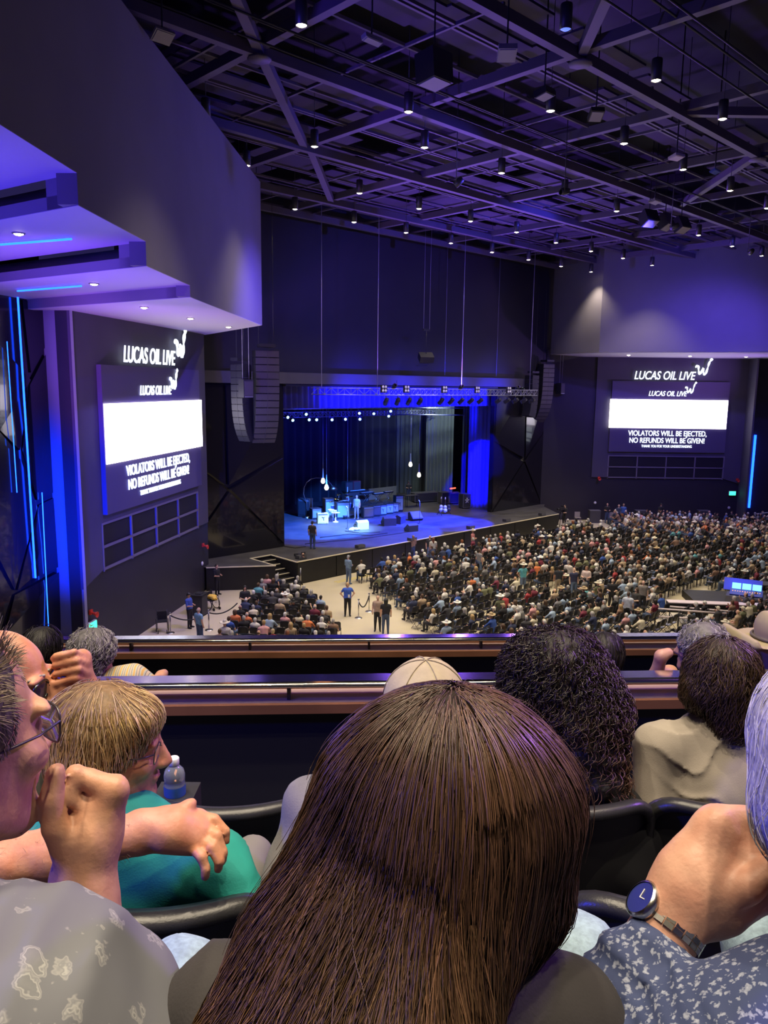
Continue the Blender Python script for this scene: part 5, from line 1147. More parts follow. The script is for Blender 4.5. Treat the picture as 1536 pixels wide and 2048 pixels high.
cp2 = onz(1545, 1196, .4); t = thing('equipment_table', 'dark equipment table with a small monitor beside the console', 'table', cp2); MB().box(cp2 + UP * .8, (2.4, .9, .06), (fx, fy, UP)).build('top', m_case, t)
for i in (-1, 1): MB().box(cp2 + fx * i * 1.1 + UP * .4, (.06, .8, .8), (fx, fy, UP)).build('leg', m_gun, t)
c2 = cp2 + UP * .83; t = thing('small_monitor', 'small lit monitor on the equipment table', 'monitor', c2); MB().box(c2 + UP * .25, (.5, .05, .36), (fx, fy, UP)).build('screen', mat('monitor_pic', (.5, .6, .62), .4, emit=.7), t); MB().box(c2 + UP * .03, (.2, .15, .06), (fx, fy, UP)).build('stand', m_gun, t)
spot('desk_spot', cp + UP * 3 - cx_, cp, 160, (.05, .1, 1.), 80, .8, .1)  # bare blue spot above the console, no fixture modelled
# chairs and cabinets at the far wall
for x, y, lab in ((1155, 1045, 'beige armless chair alone beside the stage end'), (1222, 1046, 'beige chair by the far wall behind the seated crowd')):
    p = onz(x, y, 0); t = thing('visitor_chair', lab, 'chair', p); mc = mat('beige_chair', (.34, .31, .28), .6)
    MB().box(p + UP * .46, (.5, .48, .05)).build('seat', mc, t); MB().box(p + vec(0, .24, .72), (.48, .05, .42)).build('backrest', mc, t)
    for i in (-1, 1):
        for j in (-1, 1): MB().tube([p + vec(i * .22, j * .2, 0), p + vec(i * .22, j * .2, .46)], .018, 6).build('leg', m_chrome, t)
for x, lab in ((1188, 'dark equipment cabinet at the far wall behind the beige chair'), (1280, 'dark equipment cabinet at the far wall behind the red shirts'), (1405, 'dark equipment cabinet at the far wall under the screen corner')):
    p = onz(x, 1045, 0); t = thing('wall_cabinet', lab, 'cabinet', p); MB().box(p + UP * .55, (.95, .6, 1.1)).build('body', m_case, t); MB().box(p + UP * 1.11, (.98, .63, .03)).build('top', m_alu, t)
# handrail at right
t = thing('aisle_handrail', 'pale metal handrail pair below the far blue light column', 'handrail', vec(33.5, 66.5, 0))
for dz in (0, .35): MB().tube([vec(32.6, 66.8, 1.15 - dz), vec(36.5, 65.5, 1.9 - dz)], .04, 8).build('rail', m_steel, t)
for u_ in (0, .5, 1): MB().tube([vec(32.6 + 3.9 * u_, 66.8 - 1.3 * u_, 0), vec(32.6 + 3.9 * u_, 66.8 - 1.3 * u_, 1.15 + .75 * u_)], .03, 6).build('post', m_steel, t)
# ================================================================== BALCONY
m_carpet = mat('balcony_carpet', (.02, .02, .026), .95, noise=(30, .3)); m_bwall = mat('balcony_wall_black', (.02, .02, .026), .5, bump=(60, .05, .003))
m_wood = mat('walnut_ledge', (.30, .13, .07), .4, noise=(3, .3)); m_ledge = mat('ledge_laminate', (.42, .30, .30), .28)
m_rail = mat('polished_rail', (.86, .84, .80), .13, metal=1.)
ZA, ZB, ZC_, ZD = 10.26, 10.02, 9.78, 9.12
def slab(y0, y1, z, zb, nm): return structure(MB().box((0, (y0 + y1) / 2, (z + zb) / 2), (16, y1 - y0, z - zb)), nm, m_carpet)
slab(-1.6, 1.02, ZA, 9.0, 'floor_balcony_upper'); slab(1.02, 1.85, ZB, 9.0, 'floor_balcony_middle'); slab(1.85, 3.05, ZC_, 8.8, 'floor_balcony_lower'); slab(3.05, 5.55, ZD, 8.5, 'floor_balcony_front')
def rail(pa, pb, depth, nm, lab, posts, ledge_px, zfloor):
    z = at(768, pa[1] + (pb[1] - pa[1]) * .47, depth)[2]
    p, q = onz(*pa, z), onz(*pb, z); x = unit(q - p); y = np.cross(UP, x); c = (p + q) / 2; c = c - x * (c @ x - 0)
    ax = (x, y, UP); L = 14
    wallz = z - .085
    wl_ = structure(MB().box(c + y * .03 + UP * ((wallz - .03 + zfloor) / 2 - c[2]), (L, .10, wallz - .03 - zfloor), ax), 'wall_balcony_' + nm, m_bwall)
    MB().box(c + y * .04 + UP * (wallz - c[2] - .012), (L, .20, .024), ax).build('ledge_board', m_ledge, wl_)
    MB().box(c - y * .07 + UP * (wallz - c[2] - .02), (L, .022, .042), ax).build('wood_nosing', m_wood, wl_)
    MB().box(c + y * .11 + UP * (wallz - c[2] + .012), (L, .02, .03), ax).build('back_lip', m_wood, wl_)
    t = thing('drink_rail', lab, 'railing', c + UP * (wallz - c[2]))
    tl_ = math.radians(7); ax2 = (x, y * math.cos(tl_) - UP * math.sin(tl_), UP * math.cos(tl_) + y * math.sin(tl_))
    MB().box(c, (L, .125, .012), ax2).build('flat_bar', m_rail, t); MB().tube([c - y * .062 - UP * .004 - x * L / 2, c - y * .062 - UP * .004 + x * L / 2], .011, 10).build('front_lip', m_rail, t)
    for px in posts:
        pp = onz(px, pa[1] + (pb[1] - pa[1]) * (px - pa[0]) / (pb[0] - pa[0]), z)
        MB().box(pp + UP * (wallz - z) / 2 - UP * .005, (.016, .05, z - wallz), ax).build('post', m_gun, t)
    return c, ax, z
R1 = rail((350, 1361), (1250, 1351), 3.4, 'near', 'flat polished steel drink rail above the nearer wooden ledge', (180, 578, 975, 1370), 1390, ZC_)
R2 = rail((200, 1277), (1400, 1270), 5.6, 'front', 'flat polished steel drink rail at the balcony front edge', (25, 262, 500, 738, 962, 1200, 1436), 1300, 8.4)
# ---- theatre seats
m_plast = mat('seat_plastic_black', (.022, .022, .024), .34, bump=(220, .25, .002)); m_seatin = mat('seat_shell', (.018, .018, .02), .45, bump=(300, .15, .001)); m_arm = mat('armrest_wood', (.55, .24, .08), .45)
def seat_chair(c, zfloor, lab, ztop, yaw=0., w=.50):
    """c: (x,y) of backrest top middle"""
    ch, sh_ = math.cos(yaw), math.sin(yaw); X = vec(ch, sh_, 0); Y = vec(-sh_, ch, 0); o = vec(c[0], c[1], 0)
    def P(x, y, z): return o + X * x + Y * y + UP * z
    t = thing('theatre_seat', lab, 'chair', vec(c[0], c[1] + .2, zfloor), 'black balcony seats')
    hw = w / 2; cu = lambda x: .085 * (x / hw) ** 2; r = .075; z1 = ztop - .02; z0 = zfloor + .40
    arc = [(-hw, z0), (-hw, z1 - r)] + [(-hw + r - r * math.cos(a), z1 - r + r * math.sin(a)) for a in np.linspace(.2, math.pi / 2, 6)] + [(x, z1) for x in np.linspace(-hw + r + .02, hw - r - .02, 12)] + [(hw - r + r * math.sin(a), z1 - r + r * math.cos(a)) for a in np.linspace(0, math.pi / 2 - .2, 6)] + [(hw, z1 - r), (hw, z0)]
    lean = lambda z: -(z - z0) * .16
    # rim: flattened band following the outline
    ring = []; n = len(arc); prof = [(.026, -.008), (.024, .012), (.0, .02), (-.024, .012), (-.026, -.008), (0, -.018)]
    for i, (x, z) in enumerate(arc):
        a_, b_ = arc[max(i - 1, 0)], arc[min(i + 1, n - 1)]; tx, tz = b_[0] - a_[0], b_[1] - a_[1]; l = math.hypot(tx, tz); nx, nz = -tz / l, tx / l
        nx, nz = (nx, nz) if (nx * x + nz * (z - z0) > 0 or abs(x) < hw * .9 and nz > 0) else (-nx, -nz)
        for dy, dn in prof: ring.append(P(x + nx * dn, cu(x) + lean(z) + dy, z + nz * dn))
    k = len(prof); MB().add(ring, [(i * k + j, (i + 1) * k + j, (i + 1) * k + (j + 1) % k, i * k + (j + 1) % k) for i in range(n - 1) for j in range(k)], 0, True).build('backrest_rim', m_plast, t)
    # shell panel
    nx_, nz_ = 15, 9; V = []
    for j in range(nz_):
        z = z0 + (z1 - z0) * j / (nz_ - 1); over = max(0, z - (z1 - r)); hx = hw - (r - math.sqrt(max(r * r - over * over, 0)))
        for i in range(nx_): x = -hx + 2 * hx * i / (nx_ - 1); V.append(P(x, cu(x) + lean(z) + .006 - .012 * math.sin(math.pi * j / (nz_ - 1)), z))
    MB().add(V, [(j * nx_ + i, j * nx_ + i + 1, (j + 1) * nx_ + i + 1, (j + 1) * nx_ + i) for j in range(nz_ - 1) for i in range(nx_ - 1)], 0, True).build('backrest', m_seatin, t)
    MB().box(P(0, .26, zfloor + .43), (w * .9, .42, .06), (X, Y, UP)).build('seat', m_plast, t)
    for s_ in (-1, 1):
        MB().box(P(s_ * (hw + .015), .24, zfloor + .62), (.045, .34, .03), (X, Y, UP)).build('armrest', m_arm, t)
        MB().box(P(s_ * (hw + .015), .2, zfloor + .31), (.03, .16, .60), (X, Y, UP)).build('standard', m_gun, t)
    return t
def row(px_centres, py, depth, zf, labs, yaw=.0):
    zt = at(px_centres[0], py, depth)[2]
    for px, lb in zip(px_centres, labs):
        p = onz(px, py, zt); 
        if lb: seat_chair((p[0], p[1]), zf, lb, zt, yaw)
row((275, 840, 1405), 1775, 1.42, ZB, ('black moulded seat holding the blond person in teal', 'black moulded seat hidden behind the long brown hair', 'black moulded seat beside the raised fist with the watch'))
row((442, 788, 1134, 1480), 1590, 2.2, ZC_, ('empty black moulded seat behind the water bottle', 'black moulded seat before the capped person', 'black moulded seat of the dark curly-haired person', 'black moulded seat of the person in beige'))
for x, lb in ((-.42, 'black moulded seat of the person in patterned grey shirt'), (.04, 'black moulded seat of the long-haired person'), (.52, 'black moulded seat of the person in floral shirt')): seat_chair((x, .38), ZA, lb, ZA + .82)
# water bottle standing on the seat armrest console
bp_ = at(350, 1587, 2.28); bz = bp_[2]
con = MB().box(vec(bp_[0], bp_[1], (bz + ZC_) / 2), (.12, .14, bz - ZC_ - .002)); tag(con.build('cup_pedestal', m_gun), 'dark cup pedestal beside the empty seat', 'cup holder')
t = thing('water_bottle', 'clear water bottle with a white cap beside the empty seat', 'bottle', bp_)
m_pet = mat('clear_plastic', (.80, .88, 1.), .06, trans=.85, spec=.6); m_lab = mat('bottle_label', (.03, .10, .40), .4)
MB().lathe(bp_, [(0, 0), (.029, 0), (.031, .01), (.031, .035), (.029, .04), (.031, .045), (.031, .062), (.027, .076), (.016, .088), (.0115, .094), (.0115, .10)], 24).build('bottle_body', m_pet, t)
MB().lathe(bp_, [(.0315, .0), (.0318, .004), (.0318, .026), (.0315, .03)], 24).build('label_band', m_lab, t)
MB().lathe(bp_ + UP * .092, [(.014, 0), (.0155, .002), (.0155, .020), (.013, .023), (0, .023)], 20).build('cap', m_plate, t)
# ================================================================== PEOPLE ON THE BALCONY
def skin(name, c, c2): return mat(name, c, .48, noise=(28, .0), c2=c2, bump=(140, .22, .003), spec=.4, sss=0)
sk_a = skin('skin_warm', (.56, .28, .17), (.62, .34, .22)); sk_b = skin('skin_ruddy', (.56, .23, .13), (.62, .30, .19)); sk_c = skin('skin_fair', (.62, .35, .25), (.54, .27, .19)); sk_d = skin('skin_brown', (.34, .17, .10), (.28, .13, .08))
def hair_mat(name): return mat(name, rough=.38, attr='tint', spec=.55)
m_hair = hair_mat('hair_strands')
def cap_mat(name, c): return mat(name, c, .6, noise=(60, .4), bump=(90, .5, .004))
def headT(p, heading, pitch=0., tilt=0., s=1.):
    """head frame: y forward (face), z up"""
    h = math.radians(heading); y = vec(math.sin(h), math.cos(h), 0); z = UP.copy(); x = np.cross(y, z)
    pr = math.radians(pitch); y, z = y * math.cos(pr) + z * math.sin(pr), z * math.cos(pr) - y * math.sin(pr)
    tr = math.radians(tilt); x, z = x * math.cos(tr) + z * math.sin(tr), z * math.cos(tr) - x * math.sin(tr)
    T = np.eye(4); T[:3, 0], T[:3, 1], T[:3, 2], T[:3, 3] = x * s, y * s, z * s, p; return T
def head(s, T, neck=True, sc=1.):
    s.T = T; r = lambda *a: [v * sc for v in a]
    s.ell((0, -.012, .035), r(.075, .096, .088), k=.03); s.ell((0, .028, -.028), r(.060, .066, .085), k=.03)
    s.cap((-.048, .0, -.055), (-.018, .066, -.098), .022, .02, .03).cap((.048, .0, -.055), (.018, .066, -.098), .022, .02, .03); s.ell((0, .078, -.096), (.024, .02, .018), k=.025)
    s.cap((0, .088, .022), (0, .113, -.026), .008, .0125, .014); s.ell((-.012, .102, -.030), (.009, .012, .009), k=.008).ell((.012, .102, -.030), (.009, .012, .009), k=.008)
    for i in (-1, 1):
        s.ell((i * .034, .080, .030), (.026, .012, .010), k=.012); s.ell((i * .042, .066, -.020), (.024, .022, .020), k=.02)
        s.ell((i * .032, .098, .009), (.017, .014, .010), k=.012, op=-1); s.ell((i * .031, .078, .008), (.0125, .0125, .0125), k=.003)
        s.ell((i * .077, -.012, -.004), (.008, .020, .031), k=.008); s.ell((i * .081, -.020, .004), (.007, .016, .024), k=.006); s.ell((i * .084, -.008, -.002), (.006, .009, .014), k=.004, op=-1)
    s.ell((0, .092, -.056), (.024, .012, .006), k=.008).ell((0, .090, -.066), (.021, .011, .006), k=.008); s.ell((0, .104, -.061), (.022, .006, .0018), k=.003, op=-1)
    if neck: s.cap((0, -.025, -.06), (0, -.05, -.19), .052, .056, .03)
    s.T = np.eye(4); return s
def glasses(T, parent, frame_m, lens_m, w=.052, hgt=.036, rim=.0022, yy=.098):
    L = lambda p: (T @ np.array([*p, 1.]))[:3]
    br = MB().tube([L((-.008, yy, .010)), L((0, yy + .004, .013)), L((.008, yy, .010))], rim, 6).build('glasses', frame_m, parent)
    for i in (-1, 1):
        c = (i * .033, yy, .006); O = [(c[0] + w / 2 * math.copysign(abs(math.cos(a)) ** .6, math.cos(a)), yy - .012 * abs(c[0] + w / 2 * math.cos(a)) / .06, c[2] + hgt / 2 * math.copysign(abs(math.sin(a)) ** .6, math.sin(a))) for a in np.linspace(0, 2 * math.pi, 25)]
        sub(MB().tube([L(p) for p in O], rim, 6, cap=False).build('lens_rim', frame_m), br)
        _ = MB().add([L((c[0], yy - .006, c[2]))] + [L(p) for p in O[:-1]], [(0, k + 1, (k + 1) % 24 + 1) for k in range(24)], 0, True).build('lens', lens_m).name; sub(col.objects[_], br)
        _ = MB().tube([L((i * (.033 + w / 2), yy - .012, .014)), L((i * .074, .060, .012)), L((i * .080, .0, .008)), L((i * .079, -.03, -.012))], rim * 1.1, 6).build('temple_arm', frame_m).name; sub(col.objects[_], br)
def person(lab, p, group=None): return thing('person', lab, 'person', p, group)
def tint(n, base, var, rng, steps=None, tip=None, t0=.45):
    b = np.array(base) * (1 + var * rng.normal(size=(n, 1))); b = np.clip(b, .003, 1)
    if tip is None: return b
    t = np.clip((np.linspace(0, 1, steps) - t0) / (1 - t0), 0, 1)[None, :, None]; tp = np.clip(np.array(tip) * (1 + var * rng.normal(size=(n, 1))), .003, 1)
    return b[:, None] * (1 - t) + tp[:, None] * t
def radial_flow(c, spread=1.2, extra=(0, 0, 0)):
    c = np.array(c); e = np.array(extra, float)
    def f(P): d = (P - c) * [1, 1, 0]; d /= np.linalg.norm(d, axis=-1, keepdims=True) + .03; return d * spread * np.exp(-np.abs(np.minimum(P[:, 2:] - c[2], 0)) * 14) + np.array([0, 0, -1.]) + e
    return f
def crease(P, k, amp, seed, pw=1.4):
    return amp * (1 - np.abs(np.sin(P @ np.array(k, float) + wob(11, 2.6, seed)(P)))) ** pw * np.clip(wob(7, 1.2, seed + 1)(P) + .6, 0, 1)
lens_m = mat('spectacle_glass', (.85, .88, .95), .03, trans=.9, spec=.6); blk_f = mat('spectacle_black', (.01, .01, .012), .25, coat=.5); met_f = mat('spectacle_metal', (.10, .09, .10), .3, metal=.7)
den = mat('denim_light', (.30, .42, .52), .85, noise=(120, .25), bump=(260, .4, .002))

# ------------------------------------------------------------ long brown hair in front
g = np.random.default_rng(3)
G = person('long straight brown-haired person in a dark grey shirt, seen from behind', vec(.06, .62, ZA))
hs = head(Sdf(), headT(at(888, 1625, .82), 2)); blob('body', hs, .007, sk_a, G)
sh = Sdf(); Lp, Rp = at(455, 2020, .80), at(1130, 2050, .79)
sh.cap(Lp, at(800, 1985, .78), .058, .075, .05).cap(at(800, 1985, .78), Rp, .075, .056, .05).cap(Lp, at(375, 2300, .80), .055, .05, .04).cap(Rp, at(1215, 2300, .80), .055, .05, .04)
sh.ell(at(790, 2260, .77), (.17, .11, .17), k=.06).cap(at(850, 1880, .79), at(830, 1960, .78), .07, .075, .05)
blob('shirt', sh, .010, mat('shirt_charcoal', (.036, .032, .035), .85, noise=(14, .2), bump=(300, .25, .002)), G, disp=lambda P: wob(22, .003, 1)(P) - crease(P, (55, 0, 25), .007, 51))
lg = Sdf().cap(at(365, 1968, 1.03), at(520, 2330, .88), .060, .085).cap(at(1152, 1922, 1.03), at(1030, 2330, .88), .062, .085).cap(at(365, 1968, 1.03), vec(-.30, .90, ZA + .06), .055, .05).cap(at(1152, 1922, 1.03), vec(.27, .90, ZA + .06), .055, .05)
blob('jeans', lg, .011, den, G, disp=wob(35, .004, 2))
hv = Sdf(); hc = at(893, 1566, .80)
hv.ell(hc, (.122, .112, .101), k=.04).cap(at(905, 1640, .79), at(905, 1790, .785), .108, .085, .05).cap(at(1050, 1610, .79), at(1062, 1790, .79), .052, .036, .04).cap(at(1062, 1790, .79), at(1035, 1880, .785), .036, .022, .03)
hv.chain([at(752, 1610, .785), at(688, 1740, .765), at(610, 1880, .735), at(520, 2090, .70)], [.060, .052, .052, .062], .04)
hv.chain([at(870, 1780, .75), at(820, 1930, .715), at(770, 2140, .67)], [.085, .075, .095], .05); hv.chain([at(700, 1850, .73), at(650, 2120, .68)], [.05, .07], .04)
base = Sdf(); base.p = [((*q[:3], q[3] - .009, q[4] - .009, *q[5:]) if q[0] == 'c' else (*q[:3], q[3] - .009, *q[4:])) for q in hv.p]
blob('hair_mass', base, .009, cap_mat('hair_brown_base', (.030, .016, .010)), G, it=2)
lo, hi = hc - [.15, .14, .06], hc + [.15, .14, .12]
N = 6600; sd_ = vol_seeds(hv, N, g, lo, hi, lambda P: P[:, 2] > hc[2] - .05)
steps = 25
PS = trace(hv, sd_, steps, g.uniform(.016, .0245, len(sd_)), radial_flow(hc + [0, .0, .05], 1.4, (-.10, 0, 0)), g, .016, .10, keep=.72)
ph_ = wob(45, 3.2, 31)(sd_); sw = np.arange(steps)[None, :] * .02 * 2 * math.pi / .13 + ph_[:, None]; rampw = np.clip((np.arange(steps) - 5) / 12., 0, 1)[None, :]
PS = PS + (rampw * .0055 * np.sin(sw))[..., None] * np.array([1., .4, 0]) + (rampw * .004 * np.cos(sw * .7))[..., None] * np.array([0, 1., .2])
ct = tint(len(sd_), (.085, .044, .026), .26, g, steps, (.17, .095, .045), .4)
ct = ct * (1 + np.clip(wob(70, .55, 32)(sd_), -.55, .8))[:, None, None]
left = np.clip((hc[0] - .04 - PS[:, -1, 0]) / .10, 0, 1)[:, None, None]; tt = np.clip((np.linspace(0, 1, steps) - .4) / .6, 0, 1)[None, :, None]
ct = ct * (1 - .0 * left) + left * tt * np.array([.42, .22, .065])  # left tips: golden dyed ends plus warm light put into the tint
strand_mesh('hair', PS, np.linspace(.00058, .00042, steps), ct, m_hair, G)
sd2 = vol_seeds(hv, 1500, g, at(560, 1720, .77) - [.10, .15, .16], at(900, 1720, .77) + [.16, .1, .04], None)
cr = hc + [0, 0, .10]
sdc = vol_seeds(hv, 900, g, hc + [-.05, -.05, .05], hc + [.05, .05, .12]); PC_ = trace(hv, sdc, 12, g.uniform(.010, .02, len(sdc)), radial_flow(hc + [.004, .012, .05], 1.6), g, .006, .06, keep=.7); strand_mesh('crown_hair', PC_, .0006, tint(len(sdc), (.085, .045, .027), .25, g), m_hair, G)
PS2 = trace(hv, sd2, 16, g.uniform(.012, .022, len(sd2)), radial_flow(hc, .2, (-.12, 0, 0)), g, .010, .16, lift=.003, keep=.7)
ct2 = tint(len(sd2), (.09, .05, .025), .3, g, 16, (.22, .13, .055), .3); strand_mesh('loose_hair', PS2, .0005, ct2, m_hair, G)
fl = vol_seeds(hv, 140, g, hc - [.14, .14, .3], hc + [.14, .1, .12]); PF = trace(hv, fl, 10, g.uniform(.01, .02, len(fl)), radial_flow(hc, .8), g, .0, .15, lift=.005, keep=.8); strand_mesh('flyaway_hair', PF, .0003, tint(len(fl), (.12, .07, .04), .3, g), m_hair, G)

# ------------------------------------------------------------ man at the left edge: spiky hair, glasses, raised fist, patterned shirt
g = np.random.default_rng(4)
LM = person('short spiky-haired person in glasses and patterned grey shirt, fist raised', vec(-.42, .62, ZA))
T = headT(at(-112, 1492, .80), 33, -4); Lh = lambda *p: (T @ np.array([*p, 1.]))[:3]
hs = head(Sdf(), T)
# forearm and fist, thumb upright against the folded fingers
W0 = at(168, 1745, .90)
hs.chain([at(235, 2150, .86), at(190, 1930, .88), at(168, 1790, .895), W0], [.048, .043, .035, .031], .02)
hs.cap(W0, at(178, 1672, .90), .031, .034, .02).cap(at(176, 1680, .905), at(172, 1590, .915), .024, .022, .012).cap(at(190, 1680, .90), at(220, 1592, .90), .028, .020, .02)
hs.chain([at(140, 1712, .885), at(112, 1655, .872), at(104, 1600, .868), at(112, 1545, .870)], [.020, .0150, .0128, .0108], .004)         # thumb
for k, (dx, dy, dd) in enumerate(((0, 0, 0), (7, 9, .021), (7, 24, .040), (2, 42, .056))):                                                  # four folded fingers
    hs.chain([at(226 + dx, 1580 + dy, .895 + dd), at(150 + dx * .4, 1549 + dy, .893 + dd), at(139 + dx * .4, 1592 + dy, .886 + dd), at(168, 1618 + dy, .890 + dd)], [.0145 - .001 * k, .0118 - .0008 * k, .0098 - .0006 * k, .0090 - .0006 * k], .003)
hs.ell(at(231, 1578, .895), (.014, .013, .014), k=.012)
hs.chain([at(300, 2300, .80), at(290, 2050, .83)], [.03, .026], .02)
blob('body', hs, .0040, sk_a, LM, it=1, disp=wob(120, .0006, 3))
MB().add([at(103 + 13 * math.cos(a), 1556 + 16 * math.sin(a), .8645) for a in np.linspace(0, 2 * math.pi, 12)[:-1]], [tuple(range(11))], 0, True)
def print_mat():
    m = bpy.data.materials.new('shirt_paisley_print'); m.use_nodes = True; nt = m.node_tree; b = nt.nodes['Principled BSDF']; b.inputs['Roughness'].default_value = .85
    tc = nt.nodes.new('ShaderNodeTexCoord'); nz = nt.nodes.new('ShaderNodeTexNoise'); nz.inputs['Scale'].default_value = 70; ad = nt.nodes.new('ShaderNodeVectorMath'); ad.operation = 'SCALE'; ad.inputs['Scale'].default_value = .035
    a2 = nt.nodes.new('ShaderNodeVectorMath'); vo = nt.nodes.new('ShaderNodeTexVoronoi'); vo.inputs['Scale'].default_value = 26
    nt.links.new(tc.outputs['Object'], nz.inputs['Vector']); nt.links.new(nz.outputs['Color'], ad.inputs[0]); nt.links.new(tc.outputs['Object'], a2.inputs[0]); nt.links.new(ad.outputs[0], a2.inputs[1]); nt.links.new(a2.outputs[0], vo.inputs['Vector'])
    cr = nt.nodes.new('ShaderNodeValToRGB'); e = cr.color_ramp.elements; e[0].position = .0; e[0].color = (.19, .195, .21, 1); e[1].position = .16; e[1].color = (.17, .175, .195, 1)
    for p_, c_ in ((.20, (.34, .34, .34, 1)), (.25, (.19, .195, .215, 1)), (.30, (.27, .27, .28, 1)), (.34, (.145, .15, .175, 1)), (.7, (.145, .15, .175, 1))): q = e.new(p_); q.color = c_
    nt.links.new(vo.outputs['Distance'], cr.inputs[0]); nt.links.new(cr.outputs[0], b.inputs['Base Color']); return m
sh = Sdf(); sh.cap(at(-200, 1960, .72), at(90, 1950, .76), .10, .072, .05).cap(at(90, 1950, .76), at(235, 1985, .80), .072, .052, .04).ell(at(-60, 2250, .70), (.17, .12, .17), k=.06).cap(at(235, 1985, .80), at(262, 2060, .80), .050, .05, .03).cap(at(120, 2050, .74), at(230, 2250, .74), .07, .07, .05)
blob('shirt', sh, .009, print_mat(), LM, disp=lambda P: wob(26, .003, 4)(P) - crease(P, (50, 0, -40), .007, 45))
glasses(T, LM, met_f, lens_m, .052, .042, .0014, .106)
hv = Sdf(); hv.T = T; hv.ell((0, -.026, .048), (.084, .097, .086), k=.02).ell((0, -.062, -.01), (.074, .055, .075), k=.03).ell((.072, -.01, .03), (.016, .04, .03), k=.02); hv.T = np.eye(4)
blob('hair_mass', hv, .008, cap_mat('hair_grey_brown_base', (.09, .07, .055)), LM)
sdp = vol_seeds(hv, 5200, g, Lh(0, 0, 0) - .13, Lh(0, 0, 0) + .14)
nrm = hv.grad(sdp); upd = T[:3, 2]; fw = T[:3, 1]; topness = np.clip(nrm @ upd, 0, 1)[:, None]
dirs = nrm * (.35 + .9 * topness) + upd * topness * 1.2 + fw * .25 - UP * (1 - topness) * 1.2 + np.stack([wob(60, .45, 70 + q_)(sdp) for q_ in range(3)], -1) + g.normal(size=sdp.shape) * .10; dirs /= np.linalg.norm(dirs, axis=1, keepdims=True)
ln = (.009 + .032 * topness[:, 0] ** 1.5) * g.uniform(.6, 1.2, len(sdp)); tq = np.linspace(0, 1, 6)
strand_mesh('hair', sdp[:, None] + dirs[:, None] * (ln[:, None] * tq)[..., None], np.linspace(.0006, .0002, 6), tint(len(sdp), (.22, .17, .13), .35, g), m_hair, LM)
# beard stubble mass
brd = Sdf(); brd.T = T; brd.cap((.048, .0, -.059), (.018, .066, -.101), .0215, .0205, .03).cap((-.048, .0, -.059), (-.018, .066, -.101), .0215, .0205, .03); brd.T = np.eye(4)
blob("beard", brd, .006, cap_mat('beard_dark', (.05, .035, .03)), LM)

# ------------------------------------------------------------ man at the right edge: white hair, fist with watch, floral shirt
g = np.random.default_rng(5)
RM = person('white-haired person in blue floral shirt resting on a fist with a steel watch', vec(.52, .62, ZA))
T = headT(at(1690, 1540, .78), 26, -6); hs = head(Sdf(), T)
hs.chain([at(1180, 2110, .79), at(1270, 1960, .825), at(1348, 1830, .85)], [.044, .037, .033], .02)
hs.cap(at(1348, 1830, .85), at(1392, 1765, .858), .033, .040, .02).cap(at(1378, 1770, .85), at(1432, 1655, .86), .036, .026, .025).cap(at(1420, 1785, .86), at(1490, 1690, .868), .038, .030, .025).cap(at(1440, 1810, .85), at(1530, 1760, .85), .030, .026, .02)
for k, (x0, y0, x1, y1) in enumerate(((1440, 1640, 1535, 1642), (1465, 1668, 1560, 1672), (1490, 1702, 1580, 1706), (1505, 1738, 1590, 1742))):
    hs.chain([at(x0, y0, .858 + .004 * k), at(x1, y1, .862 + .004 * k), at(x1 + 15, y1 + 50, .852), at(x1 - 40, y1 + 70, .838)], [.0175, .0140, .0118, .0105], .004)
for k, (x0, y0, x1, y1) in enumerate(((1462, 1655, 1545, 1656), (1485, 1687, 1570, 1689), (1502, 1722, 1590, 1724))): hs.cap(at(x0, y0, .832), at(x1, y1, .836), .003, .0055, .006, op=-1)
hs.chain([at(1430, 1800, .83), at(1500, 1770, .815), at(1560, 1722, .812)], [.020, .0155, .012], .008)
blob('body', hs, .0052, sk_c, RM, disp=wob(110, .0007, 5))
def floral(name, base_, spots_, scale, dist):
    m = bpy.data.materials.new(name); m.use_nodes = True; nt = m.node_tree; b = nt.nodes['Principled BSDF']; b.inputs['Roughness'].default_value = .85
    tc = nt.nodes.new('ShaderNodeTexCoord'); vo = nt.nodes.new('ShaderNodeTexVoronoi'); vo.inputs['Scale'].default_value = scale; cr = nt.nodes.new('ShaderNodeValToRGB'); e = cr.color_ramp.elements
    e[0].position = .0; e[0].color = (*spots_, 1); e[1].position = .33; e[1].color = (*[.5 * (a_ + b_) for a_, b_ in zip(spots_, base_)], 1); q = e.new(.42); q.color = (*base_, 1)
    nz = nt.nodes.new('ShaderNodeTexNoise'); nz.inputs['Scale'].default_value = scale * 1.6; ad = nt.nodes.new('ShaderNodeVectorMath'); ad.operation = 'SCALE'; ad.inputs['Scale'].default_value = dist; a2 = nt.nodes.new('ShaderNodeVectorMath')
    nt.links.new(tc.outputs['Object'], nz.inputs['Vector']); nt.links.new(nz.outputs['Color'], ad.inputs[0]); nt.links.new(tc.outputs['Object'], a2.inputs[0]); nt.links.new(ad.outputs[0], a2.inputs[1]); nt.links.new(a2.outputs[0], vo.inputs['Vector'])
    nt.links.new(vo.outputs['Distance'], cr.inputs[0]); nt.links.new(cr.outputs[0], b.inputs['Base Color']); return m
m_floral = floral('shirt_floral_blue', (.035, .05, .13), (.34, .37, .47), 120, .012)
sh = Sdf(); sh.chain([at(1290, 1930, .832), at(1255, 1990, .820), at(1190, 2110, .79)], [.0415, .046, .056], .02).chain([at(1190, 2190, .79), at(1400, 2125, .74), at(1620, 2080, .72)], [.056, .060, .080], .02).ell(at(1640, 2260, .74), (.17, .12, .16), k=.05)
blob('shirt', sh, .007, m_floral, RM, disp=lambda P: wob(28, .003, 6)(P) - crease(P, (60, 0, 60), .008, 47))
